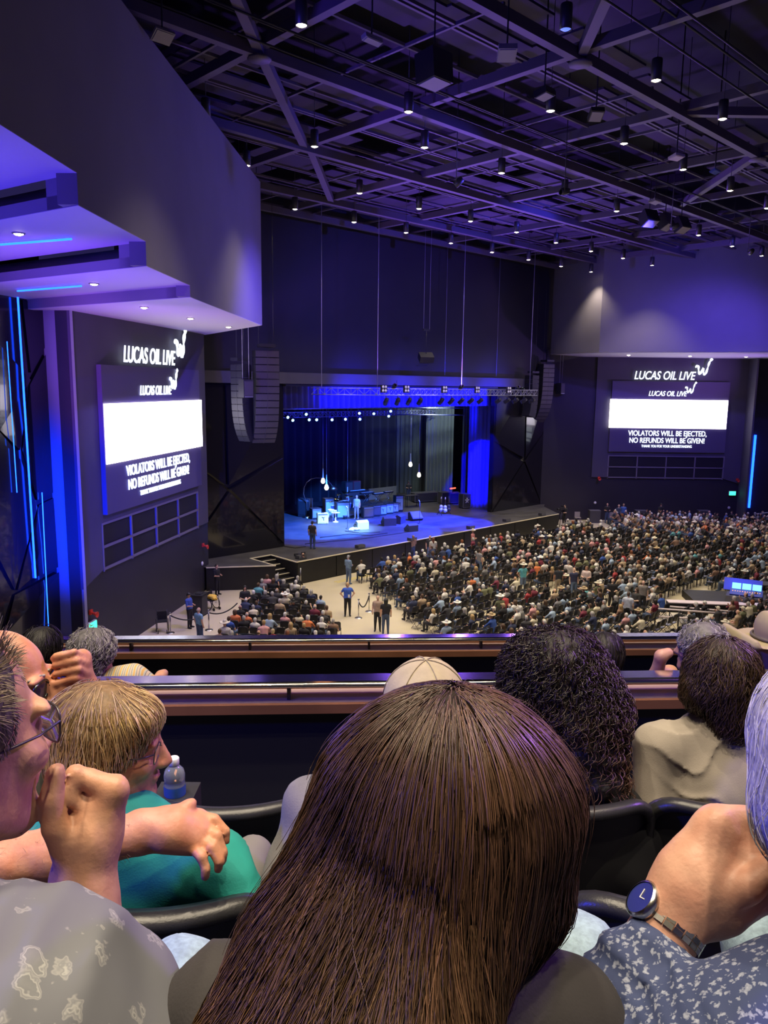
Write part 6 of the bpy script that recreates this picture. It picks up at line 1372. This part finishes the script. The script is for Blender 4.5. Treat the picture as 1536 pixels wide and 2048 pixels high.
lg = Sdf().cap(at(1556, 1905, 1.0), at(1620, 2330, .88), .064, .085).cap(at(1556, 1905, 1.0), vec(.55, .90, ZA + .06), .058, .05); blob('jeans', lg, .012, den, RM, disp=wob(35, .004, 7))
# watch
wt = thing('wrist_watch', 'steel wrist watch with a link bracelet on the raised fist', 'watch', at(1335, 1852, .845))
wc = at(1338, 1848, .847); wax = unit(at(1348, 1830, .85) - at(1270, 1960, .825)); wside = unit(np.cross(wax, unit(CAM - wc))); wn = np.cross(wside, wax)
m_ws = mat('watch_steel', (.55, .53, .50), .25, metal=1.)
for k in range(22):
    a = 2 * math.pi * k / 22; rad = wn * math.cos(a) + wside * math.sin(a); tn = -wn * math.sin(a) + wside * math.cos(a)
    for j, d in enumerate((-.0065, 0, .0065)): MB().box(wc + rad * .0368 + wax * d, (.0098, .0058, .0045), (tn, wax, rad)).build('bracelet_link', m_ws, wt)
fr = unit(-wside * .75 + wn * .5 + UP * .2); fr = unit(fr - wax * (fr @ wax)); ft = np.cross(wax, fr); fc_ = wc + fr * .041
MB().lathe(fc_, [(.0, -.006), (.020, -.006), (.0215, -.002), (.0215, .004), (.0185, .006)], 28, (ft, wax, fr)).build('case', m_ws, wt); case_ = [c for c in wt.children if c.name.startswith('case')][0] if wt.children else None
MB().lathe(fc_, [(0, .0048), (.0185, .0048)], 28, (ft, wax, fr)).build('dial', mat('watch_glass', (.02, .03, .12), .04, coat=1.), wt)
MB().box(fc_ + fr * .0055 + wax * .005, (.001, .010, .0006), (ft, wax, fr)).box(fc_ + fr * .0055 + ft * .004, (.008, .001, .0006), (ft, wax, fr)).build('hands', m_plate, wt)
hv = Sdf(); hv.T = T; hv.ell((0, -.02, .035), (.092, .105, .10), k=.02).ell((0, -.06, -.03), (.085, .06, .075), k=.03); hv.T = np.eye(4); hc = T[:3, 3]
blob('hair_mass', hv, .010, cap_mat('hair_white_base', (.55, .53, .52)), RM)
sd_ = vol_seeds(hv, 1300, g, hc - .14, hc + .14); PS = trace(hv, sd_, 8, .012, radial_flow(hc + [0, 0, .08], 1.), g, .006, .3, lift=.002); strand_mesh('hair', PS, .0005, tint(len(sd_), (.70, .68, .66), .12, g), m_hair, RM)

# ------------------------------------------------------------ blond person in teal
g = np.random.default_rng(6)
BW = person('short blond-haired person in teal shirt and glasses turned sideways', vec(-.52, 1.42, ZB))
T = headT(at(224, 1494, 1.60), 76, -8, 0); Lh = lambda *p: (T @ np.array([*p, 1.]))[:3]
hs = head(Sdf(), T); hs.chain([at(440, 1760, 1.56), at(505, 1860, 1.52), at(470, 1990, 1.6)], [.034, .032, .03], .02); blob('body', hs, .006, sk_b, BW)
sh = Sdf(); sh.cap(at(90, 1700, 1.58), at(250, 1650, 1.58), .07, .065, .05).cap(at(250, 1650, 1.58), at(415, 1730, 1.56), .065, .068, .05).ell(at(270, 1800, 1.60), (.17, .11, .17), k=.06).ell(at(290, 2000, 1.62), (.17, .13, .2), k=.06).cap(at(425, 1725, 1.54), at(520, 1845, 1.50), .062, .050, .04)
blob('shirt', sh, .010, mat('shirt_teal', (.015, .30, .27), .8, noise=(16, .15), bump=(280, .2, .002)), BW, disp=lambda P: wob(24, .004, 8)(P) - crease(P, (30, 0, 50), .008, 43))
lg = Sdf().cap(at(505, 1712, 1.66), at(520, 1760, 2.0), .045, .06).cap(at(480, 1760, 1.6), at(440, 1900, 1.6), .06, .08); blob('trousers', lg, .014, mat('trousers_grey', (.16, .15, .15), .85), BW)
glasses(T, BW, met_f, lens_m, .050, .036, .0013)
hv = Sdf(); hv.T = T; hv.ell((0, -.026, .042), (.100, .116, .100), k=.03).ell((0, -.074, -.030), (.088, .055, .065), k=.04).ell((.074, -.034, -.015), (.028, .048, .045), k=.03).ell((-.074, -.034, -.015), (.028, .048, .045), k=.03).ell((.03, .050, .085), (.055, .045, .035), k=.03); hv.T = np.eye(4)
base = Sdf(); base.p = [(*q[:3], q[3] - .005, *q[4:]) for q in hv.p]
blob('hair_mass', base, .008, cap_mat('hair_blond_base', (.22, .13, .055)), BW)
crown = Lh(0, -.03, .13); sd_ = vol_seeds(hv, 3000, g, T[:3, 3] - .15, T[:3, 3] + .15)
PS = trace(hv, sd_, 9, g.uniform(.008, .015, len(sd_)), radial_flow(crown, 1.6), g, .012, .18, lift=.002, keep=.65)
strand_mesh('hair', PS, np.linspace(.0009, .0006, 9), tint(len(sd_), (.50, .34, .15), .25, g, 9, (.66, .52, .32), .2), m_hair, BW)

# ------------------------------------------------------------ bald man with black glasses, arm around the blond person
g = np.random.default_rng(8)
BM = person('bald person in black glasses, hand on brow and arm around the teal shirt', vec(-.88, 1.5, ZB))
T = headT(at(8, 1372, 1.70), 86, -4); hs = head(Sdf(), T)
# hand at the brow: four stacked bent fingers, thumb, forearm
for k, (y0, xr) in enumerate(((1306, 0), (1322, 6), (1340, 8), (1358, 4))):
    hs.chain([at(160 + xr, y0 + 6, 1.74), at(148 + xr, y0 - 2, 1.715), at(112, y0 + 8, 1.71), at(108, y0 + 12, 1.73)], [.0105, .0098, .0088, .0078], .0015)
hs.cap(at(163, 1318, 1.76), at(165, 1372, 1.76), .022, .026, .02).chain([at(168, 1372, 1.77), at(172, 1420, 1.80), at(176, 1600, 1.85)], [.030, .030, .042], .02); hs.chain([at(150, 1372, 1.73), at(126, 1376, 1.72), at(118, 1366, 1.72)], [.013, .011, .009], .006)
# other forearm lying over the shoulder, hand hanging
hs.chain([at(-260, 1770, 1.36), at(-60, 1742, 1.36), at(120, 1705, 1.38), at(290, 1662, 1.40)], [.055, .053, .046, .035], .02)
hs.cap(at(290, 1662, 1.40), at(350, 1652, 1.40), .034, .034, .02).cap(at(330, 1645, 1.42), at(395, 1640, 1.43), .026, .022, .02).cap(at(335, 1675, 1.39), at(388, 1690, 1.395), .028, .020, .02).cap(at(340, 1660, 1.40), at(400, 1664, 1.41), .028, .022, .02)
for a_, b_, c_, d_ in (((392, 1632, 1.435), (428, 1640, 1.425), (450, 1664, 1.42), (452, 1682, 1.42)), ((402, 1652, 1.42), (434, 1672, 1.40), (446, 1704, 1.395), (444, 1722, 1.40)), ((398, 1672, 1.405), (424, 1694, 1.385), (438, 1722, 1.38), (436, 1738, 1.385)), ((384, 1692, 1.39), (402, 1714, 1.372), (412, 1738, 1.37), (411, 1752, 1.375))):
    hs.chain([at(*a_), at(*b_), at(*c_), at(*d_)], [.0130, .0108, .0095, .0080], .0025)
hs.chain([at(345, 1632, 1.41), at(376, 1612, 1.42), at(384, 1606, 1.425)], [.014, .011, .009], .008)
blob('body', hs, .0042, sk_b, BM, disp=wob(90, .0008, 10))
sh = Sdf(); sh.cap(at(-150, 1560, 1.62), at(60, 1540, 1.66), .08, .07, .05).cap(at(-10, 1500, 1.68), at(0, 1560, 1.66), .064, .075, .03).cap(at(60, 1570, 1.62), at(90, 1680, 1.62), .07, .07, .04).ell(at(-20, 1720, 1.66), (.17, .12, .2), k=.06).cap(at(-150, 1560, 1.6), at(-260, 1740, 1.42), .075, .07, .04).cap(at(60, 1540, 1.7), at(150, 1640, 1.8), .065, .055, .04)
blob('shirt', sh, .012, mat('shirt_dark_olive', (.07, .07, .06), .85, noise=(14, .2)), BM, disp=wob(24, .005, 11))
glasses(T, BM, blk_f, mat('tinted_glass', (.05, .05, .06), .05, spec=.7), .054, .042, .0036)
bb = Sdf(); bb.T = T; bb.cap((-.05, .01, -.06), (-.018, .07, -.1), .0235, .0225, .03).cap((.05, .01, -.06), (.018, .07, -.1), .0235, .0225, .03).ell((0, .08, -.1), (.027, .022, .022), k=.03); bb.T = np.eye(4); blob('beard', bb, .006, cap_mat('beard_grey', (.20, .17, .15)), BM)
ms = Sdf(); ms.T = T; ms.cap((-.024, .094, -.05), (0, .102, -.045), .007, .009, .01).cap((.024, .094, -.05), (0, .102, -.045), .007, .009, .01); ms.cap((-.05, .07, .034), (-.015, .09, .036), .004, .005).cap((.05, .07, .034), (.015, .09, .036), .004, .005); ms.T = np.eye(4); blob('eyebrow_moustache', ms, .004, cap_mat('hair_grey_coarse', (.34, .30, .27)), BM, disp=wob(400, .0012, 2))
# arm hair
aw = Sdf(); aw.chain([at(-60, 1742, 1.36), at(120, 1705, 1.38), at(280, 1664, 1.40)], [.053, .046, .036]); sd_ = vol_seeds(aw, 500, g, at(40, 1705, 1.38) - [.2, .07, .08], at(250, 1670, 1.40) + [.03, .07, .08]); nr = aw.grad(sd_); dr = nr * .5 + np.array([.8, .1, -.1]) + g.normal(size=nr.shape) * .3; dr /= np.linalg.norm(dr, axis=1, keepdims=True)
strand_mesh('arm_hair', sd_[:, None] + dr[:, None] * (np.linspace(0, .011, 4))[None, :, None], .0002, tint(len(sd_), (.30, .16, .08), .3, g), m_hair, BM)

# ------------------------------------------------------------ capped person in grey shirt, mostly behind the long hair
CPn = person('person in beige cap and grey shirt, mostly hidden by the long brown hair', vec(.12, 1.5, ZB))
T = headT(at(850, 1440, 1.62), 8); hs = head(Sdf(), T); hs.chain([at(610, 1740, 1.48), at(600, 1880, 1.5), at(640, 1960, 1.65)], [.045, .04, .03], .02); blob('body', hs, .008, sk_b, CPn)
cs = Sdf(); cs.T = T; cs.ell((0, -.01, .045), (.088, .106, .090), k=.02).ell((0, .125, .045), (.07, .06, .010), k=.02); cs.T = np.eye(4); blob('cap', cs, .007, mat('cap_beige', (.40, .34, .23), .85, noise=(30, .15), bump=(200, .3, .002)), CPn)
for q_ in range(3):
    an = q_ * math.pi / 3; MB().tube([(T @ np.array([.0895 * math.cos(an) * math.cos(e_), -.01 + .1075 * math.sin(an) * math.cos(e_), .045 + .0915 * math.sin(e_), 1.]))[:3] for e_ in np.linspace(.15, math.pi - .15, 15)], .0012, 5).build('cap_seam', mat('cap_seam_tan', (.30, .25, .16), .9), CPn)
sh = Sdf(); sh.cap(at(650, 1625, 1.50), at(1010, 1640, 1.55), .075, .075, .05).ell(at(830, 1800, 1.58), (.2, .12, .22), k=.06).chain([at(645, 1640, 1.50), at(610, 1720, 1.48), at(590, 1775, 1.46)], [.072, .068, .064], .03)
blob('shirt', sh, .010, mat('shirt_washed_grey', (.20, .19, .205), .88, noise=(12, .25), bump=(280, .25, .002)), CPn, disp=lambda P: wob(26, .004, 12)(P) - crease(P, (70, 0, 18), .010, 41))
bl = Sdf().chain([at(820, 1900, 1.55), at(760, 1930, 1.95), at(750, 2300, 2.0)], [.09, .07, .05]); blob('trousers', bl, .016, den, CPn)

# ------------------------------------------------------------ dark curly hair
g = np.random.default_rng(9)
CW = person('person with voluminous dark curly hair and black top', vec(.62, 2.42, ZC_))
T = headT(at(1108, 1375, 2.45), -6); hs = head(Sdf(), T); hs.chain([at(1225, 1590, 2.40), at(1240, 1660, 2.38)], [.045, .042], .02).cap(at(1120, 1530, 2.4), at(1225, 1585, 2.4), .06, .05, .04).chain([at(1270, 1640, 2.36), at(1335, 1690, 2.5), at(1345, 1700, 2.55)], [.035, .03, .025], .02); blob('body', hs, .010, sk_d, CW)
sh = Sdf(); sh.ell(at(1200, 1710, 2.34), (.20, .12, .20), k=.05).cap(at(1120, 1610, 2.36), at(1235, 1600, 2.36), .07, .06, .05).ell(at(1180, 1900, 2.4), (.2, .15, .2), k=.05); blob('top', sh, .016, mat('top_black', (.010, .010, .014), .85), CW, disp=wob(20, .006, 13))
hv = Sdf(); hc = at(1108, 1352, 2.45); hv.ell(hc, (.178, .165, .165), k=.05).ell(at(1150, 1420, 2.40), (.175, .14, .15), k=.05).cap(at(1165, 1470, 2.36), at(1205, 1610, 2.31), .125, .090, .06).cap(at(1040, 1420, 2.4), at(1040, 1530, 2.38), .09, .06, .05)
base = Sdf(); base.p = [((*q[:3], q[3] - .02, q[4] - .02, *q[5:]) if q[0] == 'c' else (*q[:3], q[3] - .02, *q[4:])) for q in hv.p]
blob('hair_mass', base, .016, cap_mat('hair_black_base', (.012, .008, .008)), CW, disp=wob(60, .010, 14))
sd_ = vol_seeds(hv, 3000, g, hc - [.22, .2, .30], hc + [.26, .2, .2]); PS = trace(hv, sd_, 17, g.uniform(.008, .013, len(sd_)), radial_flow(hc + [0, 0, .12], 1.0), g, .03, .45, curl=(.010, .05), lift=.004)
low = np.clip((hc[2] - PS[:, :, 2]) / .25, 0, 1)[..., None]; cc = tint(len(sd_), (.026, .015, .013), .3, g)[:, None] * (1 - low) + low * np.array([.10, .045, .03])
strand_mesh('hair', PS, np.linspace(.0016, .0010, 17), cc, m_hair, CW)

# ------------------------------------------------------------ wavy brown hair, beige shirt
g = np.random.default_rng(10)
BY = person('person with wavy brown neck-length hair and beige shirt, seen from behind', vec(1.06, 2.46, ZC_))
T = headT(at(1444, 1378, 2.50), -4, -3); hs = head(Sdf(), T); hs.chain([at(1300, 1530, 2.48), at(1302, 1600, 2.47), at(1330, 1690, 2.52)], [.04, .036, .03], .02); blob('body', hs, .009, sk_a, BY)
sh = Sdf(); sh.cap(at(1322, 1492, 2.50), at(1440, 1462, 2.50), .070, .07, .05).cap(at(1440, 1462, 2.50), at(1585, 1500, 2.50), .07, .072, .05).ell(at(1445, 1600, 2.48), (.21, .12, .20), k=.06).ell(at(1445, 1760, 2.5), (.19, .13, .2), k=.06).chain([at(1314, 1500, 2.49), at(1303, 1600, 2.46)], [.070, .062], .04).chain([at(1590, 1500, 2.49), at(1610, 1600, 2.47)], [.068, .06], .04)
blob('shirt', sh, .0062, mat('shirt_beige', (.36, .315, .275), .92, noise=(10, .12), bump=(260, .25, .002)), BY, disp=lambda P: wob(16, .005, 15)(P) - crease(P, (20, 0, 34), .009, 17, 2.2))
MB().tube([at(1446, 1444, 2.50) + vec(.082 * math.cos(a), .07 * math.sin(a), .012 * math.sin(a)) for a in np.linspace(0, 2 * math.pi, 25)], .009, 8, cap=False).build('collar', mat('shirt_beige_rib', (.30, .26, .23), .92), BY)
hv = Sdf(); hc = at(1444, 1345, 2.50); hv.ell(hc, (.118, .118, .122), k=.04).cap(at(1444, 1390, 2.47), at(1458, 1440, 2.45), .095, .07, .04).ell(at(1395, 1385, 2.48), (.05, .06, .06), k=.03).ell(at(1495, 1400, 2.47), (.05, .06, .055), k=.03)
base = Sdf(); base.p = [((*q[:3], q[3] - .012, q[4] - .012, *q[5:]) if q[0] == 'c' else (*q[:3], q[3] - .012, *q[4:])) for q in hv.p]
blob('hair_mass', base, .012, cap_mat('hair_darkbrown_base', (.03, .018, .012)), BY)
sd_ = vol_seeds(hv, 2400, g, hc - [.15, .15, .14], hc + [.15, .15, .14]); PS = trace(hv, sd_, 13, g.uniform(.009, .016, len(sd_)), radial_flow(hc + [0, 0, .1], 1.3), g, .014, .28, curl=(.006, .09), lift=.003)
low = np.clip((hc[2] - PS[:, :, 2]) / .16, 0, 1)[..., None]; cc = tint(len(sd_), (.085, .052, .030), .25, g)[:, None] * (1 - low) + low * np.array([.06, .03, .025]); strand_mesh('hair', PS, np.linspace(.0012, .0008, 13), cc, m_hair, BY)

# ------------------------------------------------------------ people in the front tier
def tier_person(lab, px, py, d, heading, hair_col, kind, shirt, skin_m=sk_a, seed=1, sx=0, parts=None, pitch=0., cloth=None):
    g = np.random.default_rng(seed); hp = at(px, py, d); t = person(lab, vec(hp[0], hp[1], ZD)); T = headT(hp, heading, pitch); hs = head(Sdf(), T)
    if parts: parts(hs)
    blob('body', hs, .011, skin_m, t)
    sh = Sdf(); c = hp - UP * .25; X = unit(np.cross(T[:3, 1], UP)); sh.cap(c - X * .15, c + X * .15, .07, .07, .05).ell(c - UP * .22, (.19, .13, .24), k=.06).ell(c - UP * .48, (.19, .17, .15), k=.06)
    for i in (-1, 1): sh.chain([c + X * i * .18, c + X * i * .22 - UP * .24 + T[:3, 1] * .06], [.062, .05], .03)
    if cloth: cloth(sh)
    blob('shirt', sh, .018, shirt, t, disp=wob(22, .006, seed))
    lo_ = Sdf().ell(vec(c[0], c[1], c[2] - .55), (.19, .18, .14), k=.05)
    for i in (-1, 1): lo_.chain([vec(c[0], c[1], c[2] - .58) + X * i * .1, vec(c[0], c[1] + .40, c[2] - .56) + X * i * .12, vec(c[0], c[1] + .42, ZD + .04) + X * i * .12], [.09, .07, .045], .03)
    lo_.cap(vec(c[0], c[1], c[2] - .6), vec(c[0], c[1], ZD + .1), .12, .12, .04); blob('trousers', lo_, .026, m_black, t)
    if kind:
        hv = Sdf(); hv.T = T
        if kind == 'curly': hv.ell((0, -.02, .045), (.115, .12, .115), k=.04).ell((0, -.07, -.05), (.09, .06, .07), k=.04)
        elif kind == 'long': hv.ell((0, -.02, .048), (.100, .110, .10), k=.04).cap((0, -.07, 0), (0, -.11, -.25), .085, .06, .05)
        hv.T = np.eye(4); base = Sdf(); base.p = [((*q[:3], q[3] - .012, q[4] - .012, *q[5:]) if q[0] == 'c' else (*q[:3], q[3] - .012, *q[4:])) for q in hv.p]
        blob('hair_mass', base, .016, cap_mat('hair_base_%d' % seed, tuple(v * .45 for v in hair_col)), t)
        sd_ = vol_seeds(hv, 1100, g, hp - [.16, .16, .2], hp + .16); PS = trace(hv, sd_, 11, g.uniform(.008, .016, len(sd_)), radial_flow(hp + [0, 0, .1], 1.2), g, .014, .3, curl=(.009, .05) if kind == 'curly' else None, lift=.003)
        strand_mesh('hair', PS, .0016, tint(len(sd_), hair_col, .3, g), m_hair, t)
    return t, T
def stripes(name, cols, scale):
    m = bpy.data.materials.new(name); m.use_nodes = True; nt = m.node_tree; b = nt.nodes['Principled BSDF']; b.inputs['Roughness'].default_value = .9
    tc = nt.nodes.new('ShaderNodeTexCoord'); wv = nt.nodes.new('ShaderNodeTexWave'); wv.inputs['Scale'].default_value = scale; wv.inputs['Distortion'].default_value = 1.2; cr = nt.nodes.new('ShaderNodeValToRGB'); cr.color_ramp.interpolation = 'CONSTANT'; e = cr.color_ramp.elements
    while len(e) < len(cols): e.new(.5)
    for i, c in enumerate(cols): e[i].position = i / len(cols); e[i].color = (*c, 1)
    nt.links.new(tc.outputs['Object'], wv.inputs['Vector']); nt.links.new(wv.outputs['Fac'], cr.inputs[0]); nt.links.new(cr.outputs[0], b.inputs['Base Color']); return m
tier_person('dark straight-haired person seated beside the curly grey hair', 88, 1302, 4.0, 5, (.02, .016, .018), 'long', mat('top_dusk', (.03, .03, .04), .9), seed=21)
kn = stripes('knit_striped', [(.60, .50, .36), (.10, .12, .16), (.70, .62, .48), (.30, .45, .40), (.66, .58, .45), (.65, .42, .14)], 9)
tier_person('curly grey-haired person in a striped knit top', 190, 1310, 3.9, 25, (.34, .32, .33), 'curly', kn, seed=22, cloth=lambda s: s.chain([at(222, 1362, 3.9), at(262, 1358, 3.9), at(315, 1378, 3.95)], [.07, .07, .05], .04), parts=lambda s: s.chain([at(305, 1370, 4.0), at(322, 1352, 4.15), at(328, 1347, 4.2)], [.035, .028, .025], .02))
tier_person('dark-haired person behind the voluminous curly hair', 1205, 1312, 4.0, 5, (.025, .018, .016), 'long', mat('top_night', (.02, .02, .025), .9), seed=23)
bl_pat = floral('shirt_blue_geometric', (.03, .12, .22), (.28, .52, .62), 60, .004)
t, T = tier_person('curly grey-haired person in glasses and blue patterned shirt', 1398, 1300, 3.9, -62, (.46, .44, .42), 'curly', bl_pat, seed=24, skin_m=sk_c, parts=lambda s: s.chain([at(1340, 1345, 3.8), at(1312, 1352, 3.75), at(1322, 1312, 3.7), at(1336, 1306, 3.7)], [.04, .035, .028, .026], .02))
glasses(T, t, met_f, lens_m, .05, .036, .002)
t, T = tier_person('person in blue shirt wearing a pale tan cowboy hat', 1538, 1305, 3.95, -5, (.3, .3, .3), None, mat('shirt_cobalt', (.03, .08, .42), .85), seed=25)
hat = Sdf(); hat.T = T; hat.ell((0, -.005, .13), (.078, .100, .10), k=.03).ell((0, 0, .068), (.165, .20, .010), k=.03); hat.cap((-.165, -.14, .10), (-.165, .14, .10), .014, .014, .06).cap((.165, -.14, .10), (.165, .14, .10), .014, .014, .06); hat.cap((0, -.10, .24), (0, .10, .25), .022, .03, .03, op=-1); hat.T = np.eye(4)
blob('cowboy_hat', hat, .008, mat('felt_tan', (.40, .33, .22), .85), t)
L = lambda p: (T @ np.array([*p, 1.]))[:3]; MB().tube([L((.086 * math.cos(a), -.005 + .107 * math.sin(a), .088)) for a in np.linspace(0, 2 * math.pi, 25)], .008, 6, cap=False).build('hat_band', mat('hat_band_grey', (.12, .10, .10), .6), t)
# folded newspaper-like patterned cloth by the left seat
q = at(75, 1583, 1.95); tag(blob('folded_scarf', Sdf().ell(q, (.05, .04, .018)).ell(q + vec(.03, 0, -.01), (.04, .03, .02)), .008, stripes('black_white_print', [(.7, .7, .7), (.03, .03, .03), (.65, .65, .66)], 60)), 'black and white printed cloth on the seat edge beside the teal shirt', 'cloth')
tag(MB().box(q - UP * ((q[2] - ZC_ + .02) / 2 + .012), (.08, .08, q[2] - ZC_ - .02)).build('seat_console', m_gun), 'dark seat console under the printed cloth', 'console')
# ================================================================== HOUSE LAMPS (added wash lamps and balcony downlights)
BLUE, VIO = (.08, .06, 1.), (.27, .11, 1.)
def wash(p, tgt, power, c, ang, lab, hang=True):  # added lamps that tint walls, roof, soffits and seats; not known hall fixtures
    t = thing('added_wash_light', lab, 'stage light', p, 'added colour wash lights'); z = unit(np.array(tgt) - p); x = unit(np.cross(z, UP) if abs(z[2]) < .95 else vec(1, 0, 0)); ax = (x, np.cross(z, x), z)
    MB().lathe(p, [(0, -.3), (.12, -.3), (.15, -.1), (.15, .1), (.13, .1), (.12, .05)], 12, ax).build('housing', m_gun, t); MB().tube([p - x * .16, (p - x * .16) * [1, 1, 0] + UP * (26.25 if hang else p[2] + .35)], .02, 5).build('yoke', m_gun, t)
    spot('lamp', p + z * .12, tgt, power, c, ang, .9, .2, t)
wash(hf(-12, 16.4, 20.0), bp(7, 17.5), 2700, BLUE, 84, 'added blue wash lamp by the catwalk, tinting the near bulkhead')
wash(hf(-16, 14, 20.0), wl(7, 8), 12000, (.16, .10, 1.), 60, 'added blue violet wash lamp tinting the screen wall')
wash(hf(-2, 16.4, 20.0), hf(0, -4, 15), 9000, BLUE, 85, 'added blue wash lamp by the catwalk, tinting the wall over the stage')
wash(hf(8, 16.4, 20.0), hf(22, 4, 15), 3000, BLUE, 85, 'added blue wash lamp by the catwalk, tinting the far bulkhead')
for a in (-4.6, 2.2, 9): wash(hf(a, -1, ZT + .42), hf(a - 3, 12, 22), 5600, VIO, 140, 'added violet lamp on the front truss brightening the roof', False)  # uplights added to lift the roof beams
wash(vec(-11.4, 19.5, 6.5), bp(4, ZF) + sd * 3.5, 10000, (.42, .13, 1.), 44, 'added violet lamp, out of view, washing the lowest soffit', False)  # this and the next two: added out of view to colour the soffits
wash(vec(-11.6, 18.5, 7.0), bp(C1 + 2, z2) + sd * 3, 6500, (.26, .10, 1.), 60, 'added blue violet lamp, out of view, washing the middle soffits', False)
wash(vec(-11.4, 14.0, 8.0), bp(C3 + 1, z3) + sd * 4, 6500, (.10, .06, 1.), 110, 'added deep blue lamp, out of view, washing the upper soffits', False)
wash(vec(-12.6, 21.5, 4.5), E0 + rd * .8 + UP * 6.5, 20000, (.0, .02, 1.), 48, 'added deep blue lamp, out of view, aimed at the wall return', False)  # unseen lamp added to turn the return wall bright blue
wash(vec(35.5, 61, 8.0), vec(25, 66.5, 14.6), 5200, (.4, .18, 1.), 70, 'added violet lamp, out of view, washing the far soffit', False)
wash(hf(12, 17, 20.0), wr(6, 8), 7000, (.14, .08, 1.), 80, 'added blue violet wash lamp tinting the far screen wall')
# balcony downlights, same cans continuing overhead
for k, (x, y) in enumerate(((-2.2, 1.2), (1.6, .8), (-.4, 4.2), (3.6, 3.8), (-4.4, 3.6))):
    can(vec(x, y, 21.0), 'black can downlight glowing warm white, hung above the balcony seats', 1750, 'hanging can downlights', ang=70)
for x, y in ((-1.9, -1.7), (1.3, -2.3)): can(vec(x, y, 21.0), 'lit can downlight hung behind the last balcony seats', 1500, 'hanging can downlights', ang=70)
wash(vec(-5.6, .2, 13.4), vec(0, 1.3, 11), 1100, (.03, .04, 1.), 60, 'added blue wash lamp at the side tinting the balcony seats')  # side tints added for the balcony people, no lamp known there
wash(vec(7, 5, 15.5), vec(.4, 1.2, 11), 1500, (.45, .16, 1.), 60, 'added violet wash lamp tinting the balcony seats')
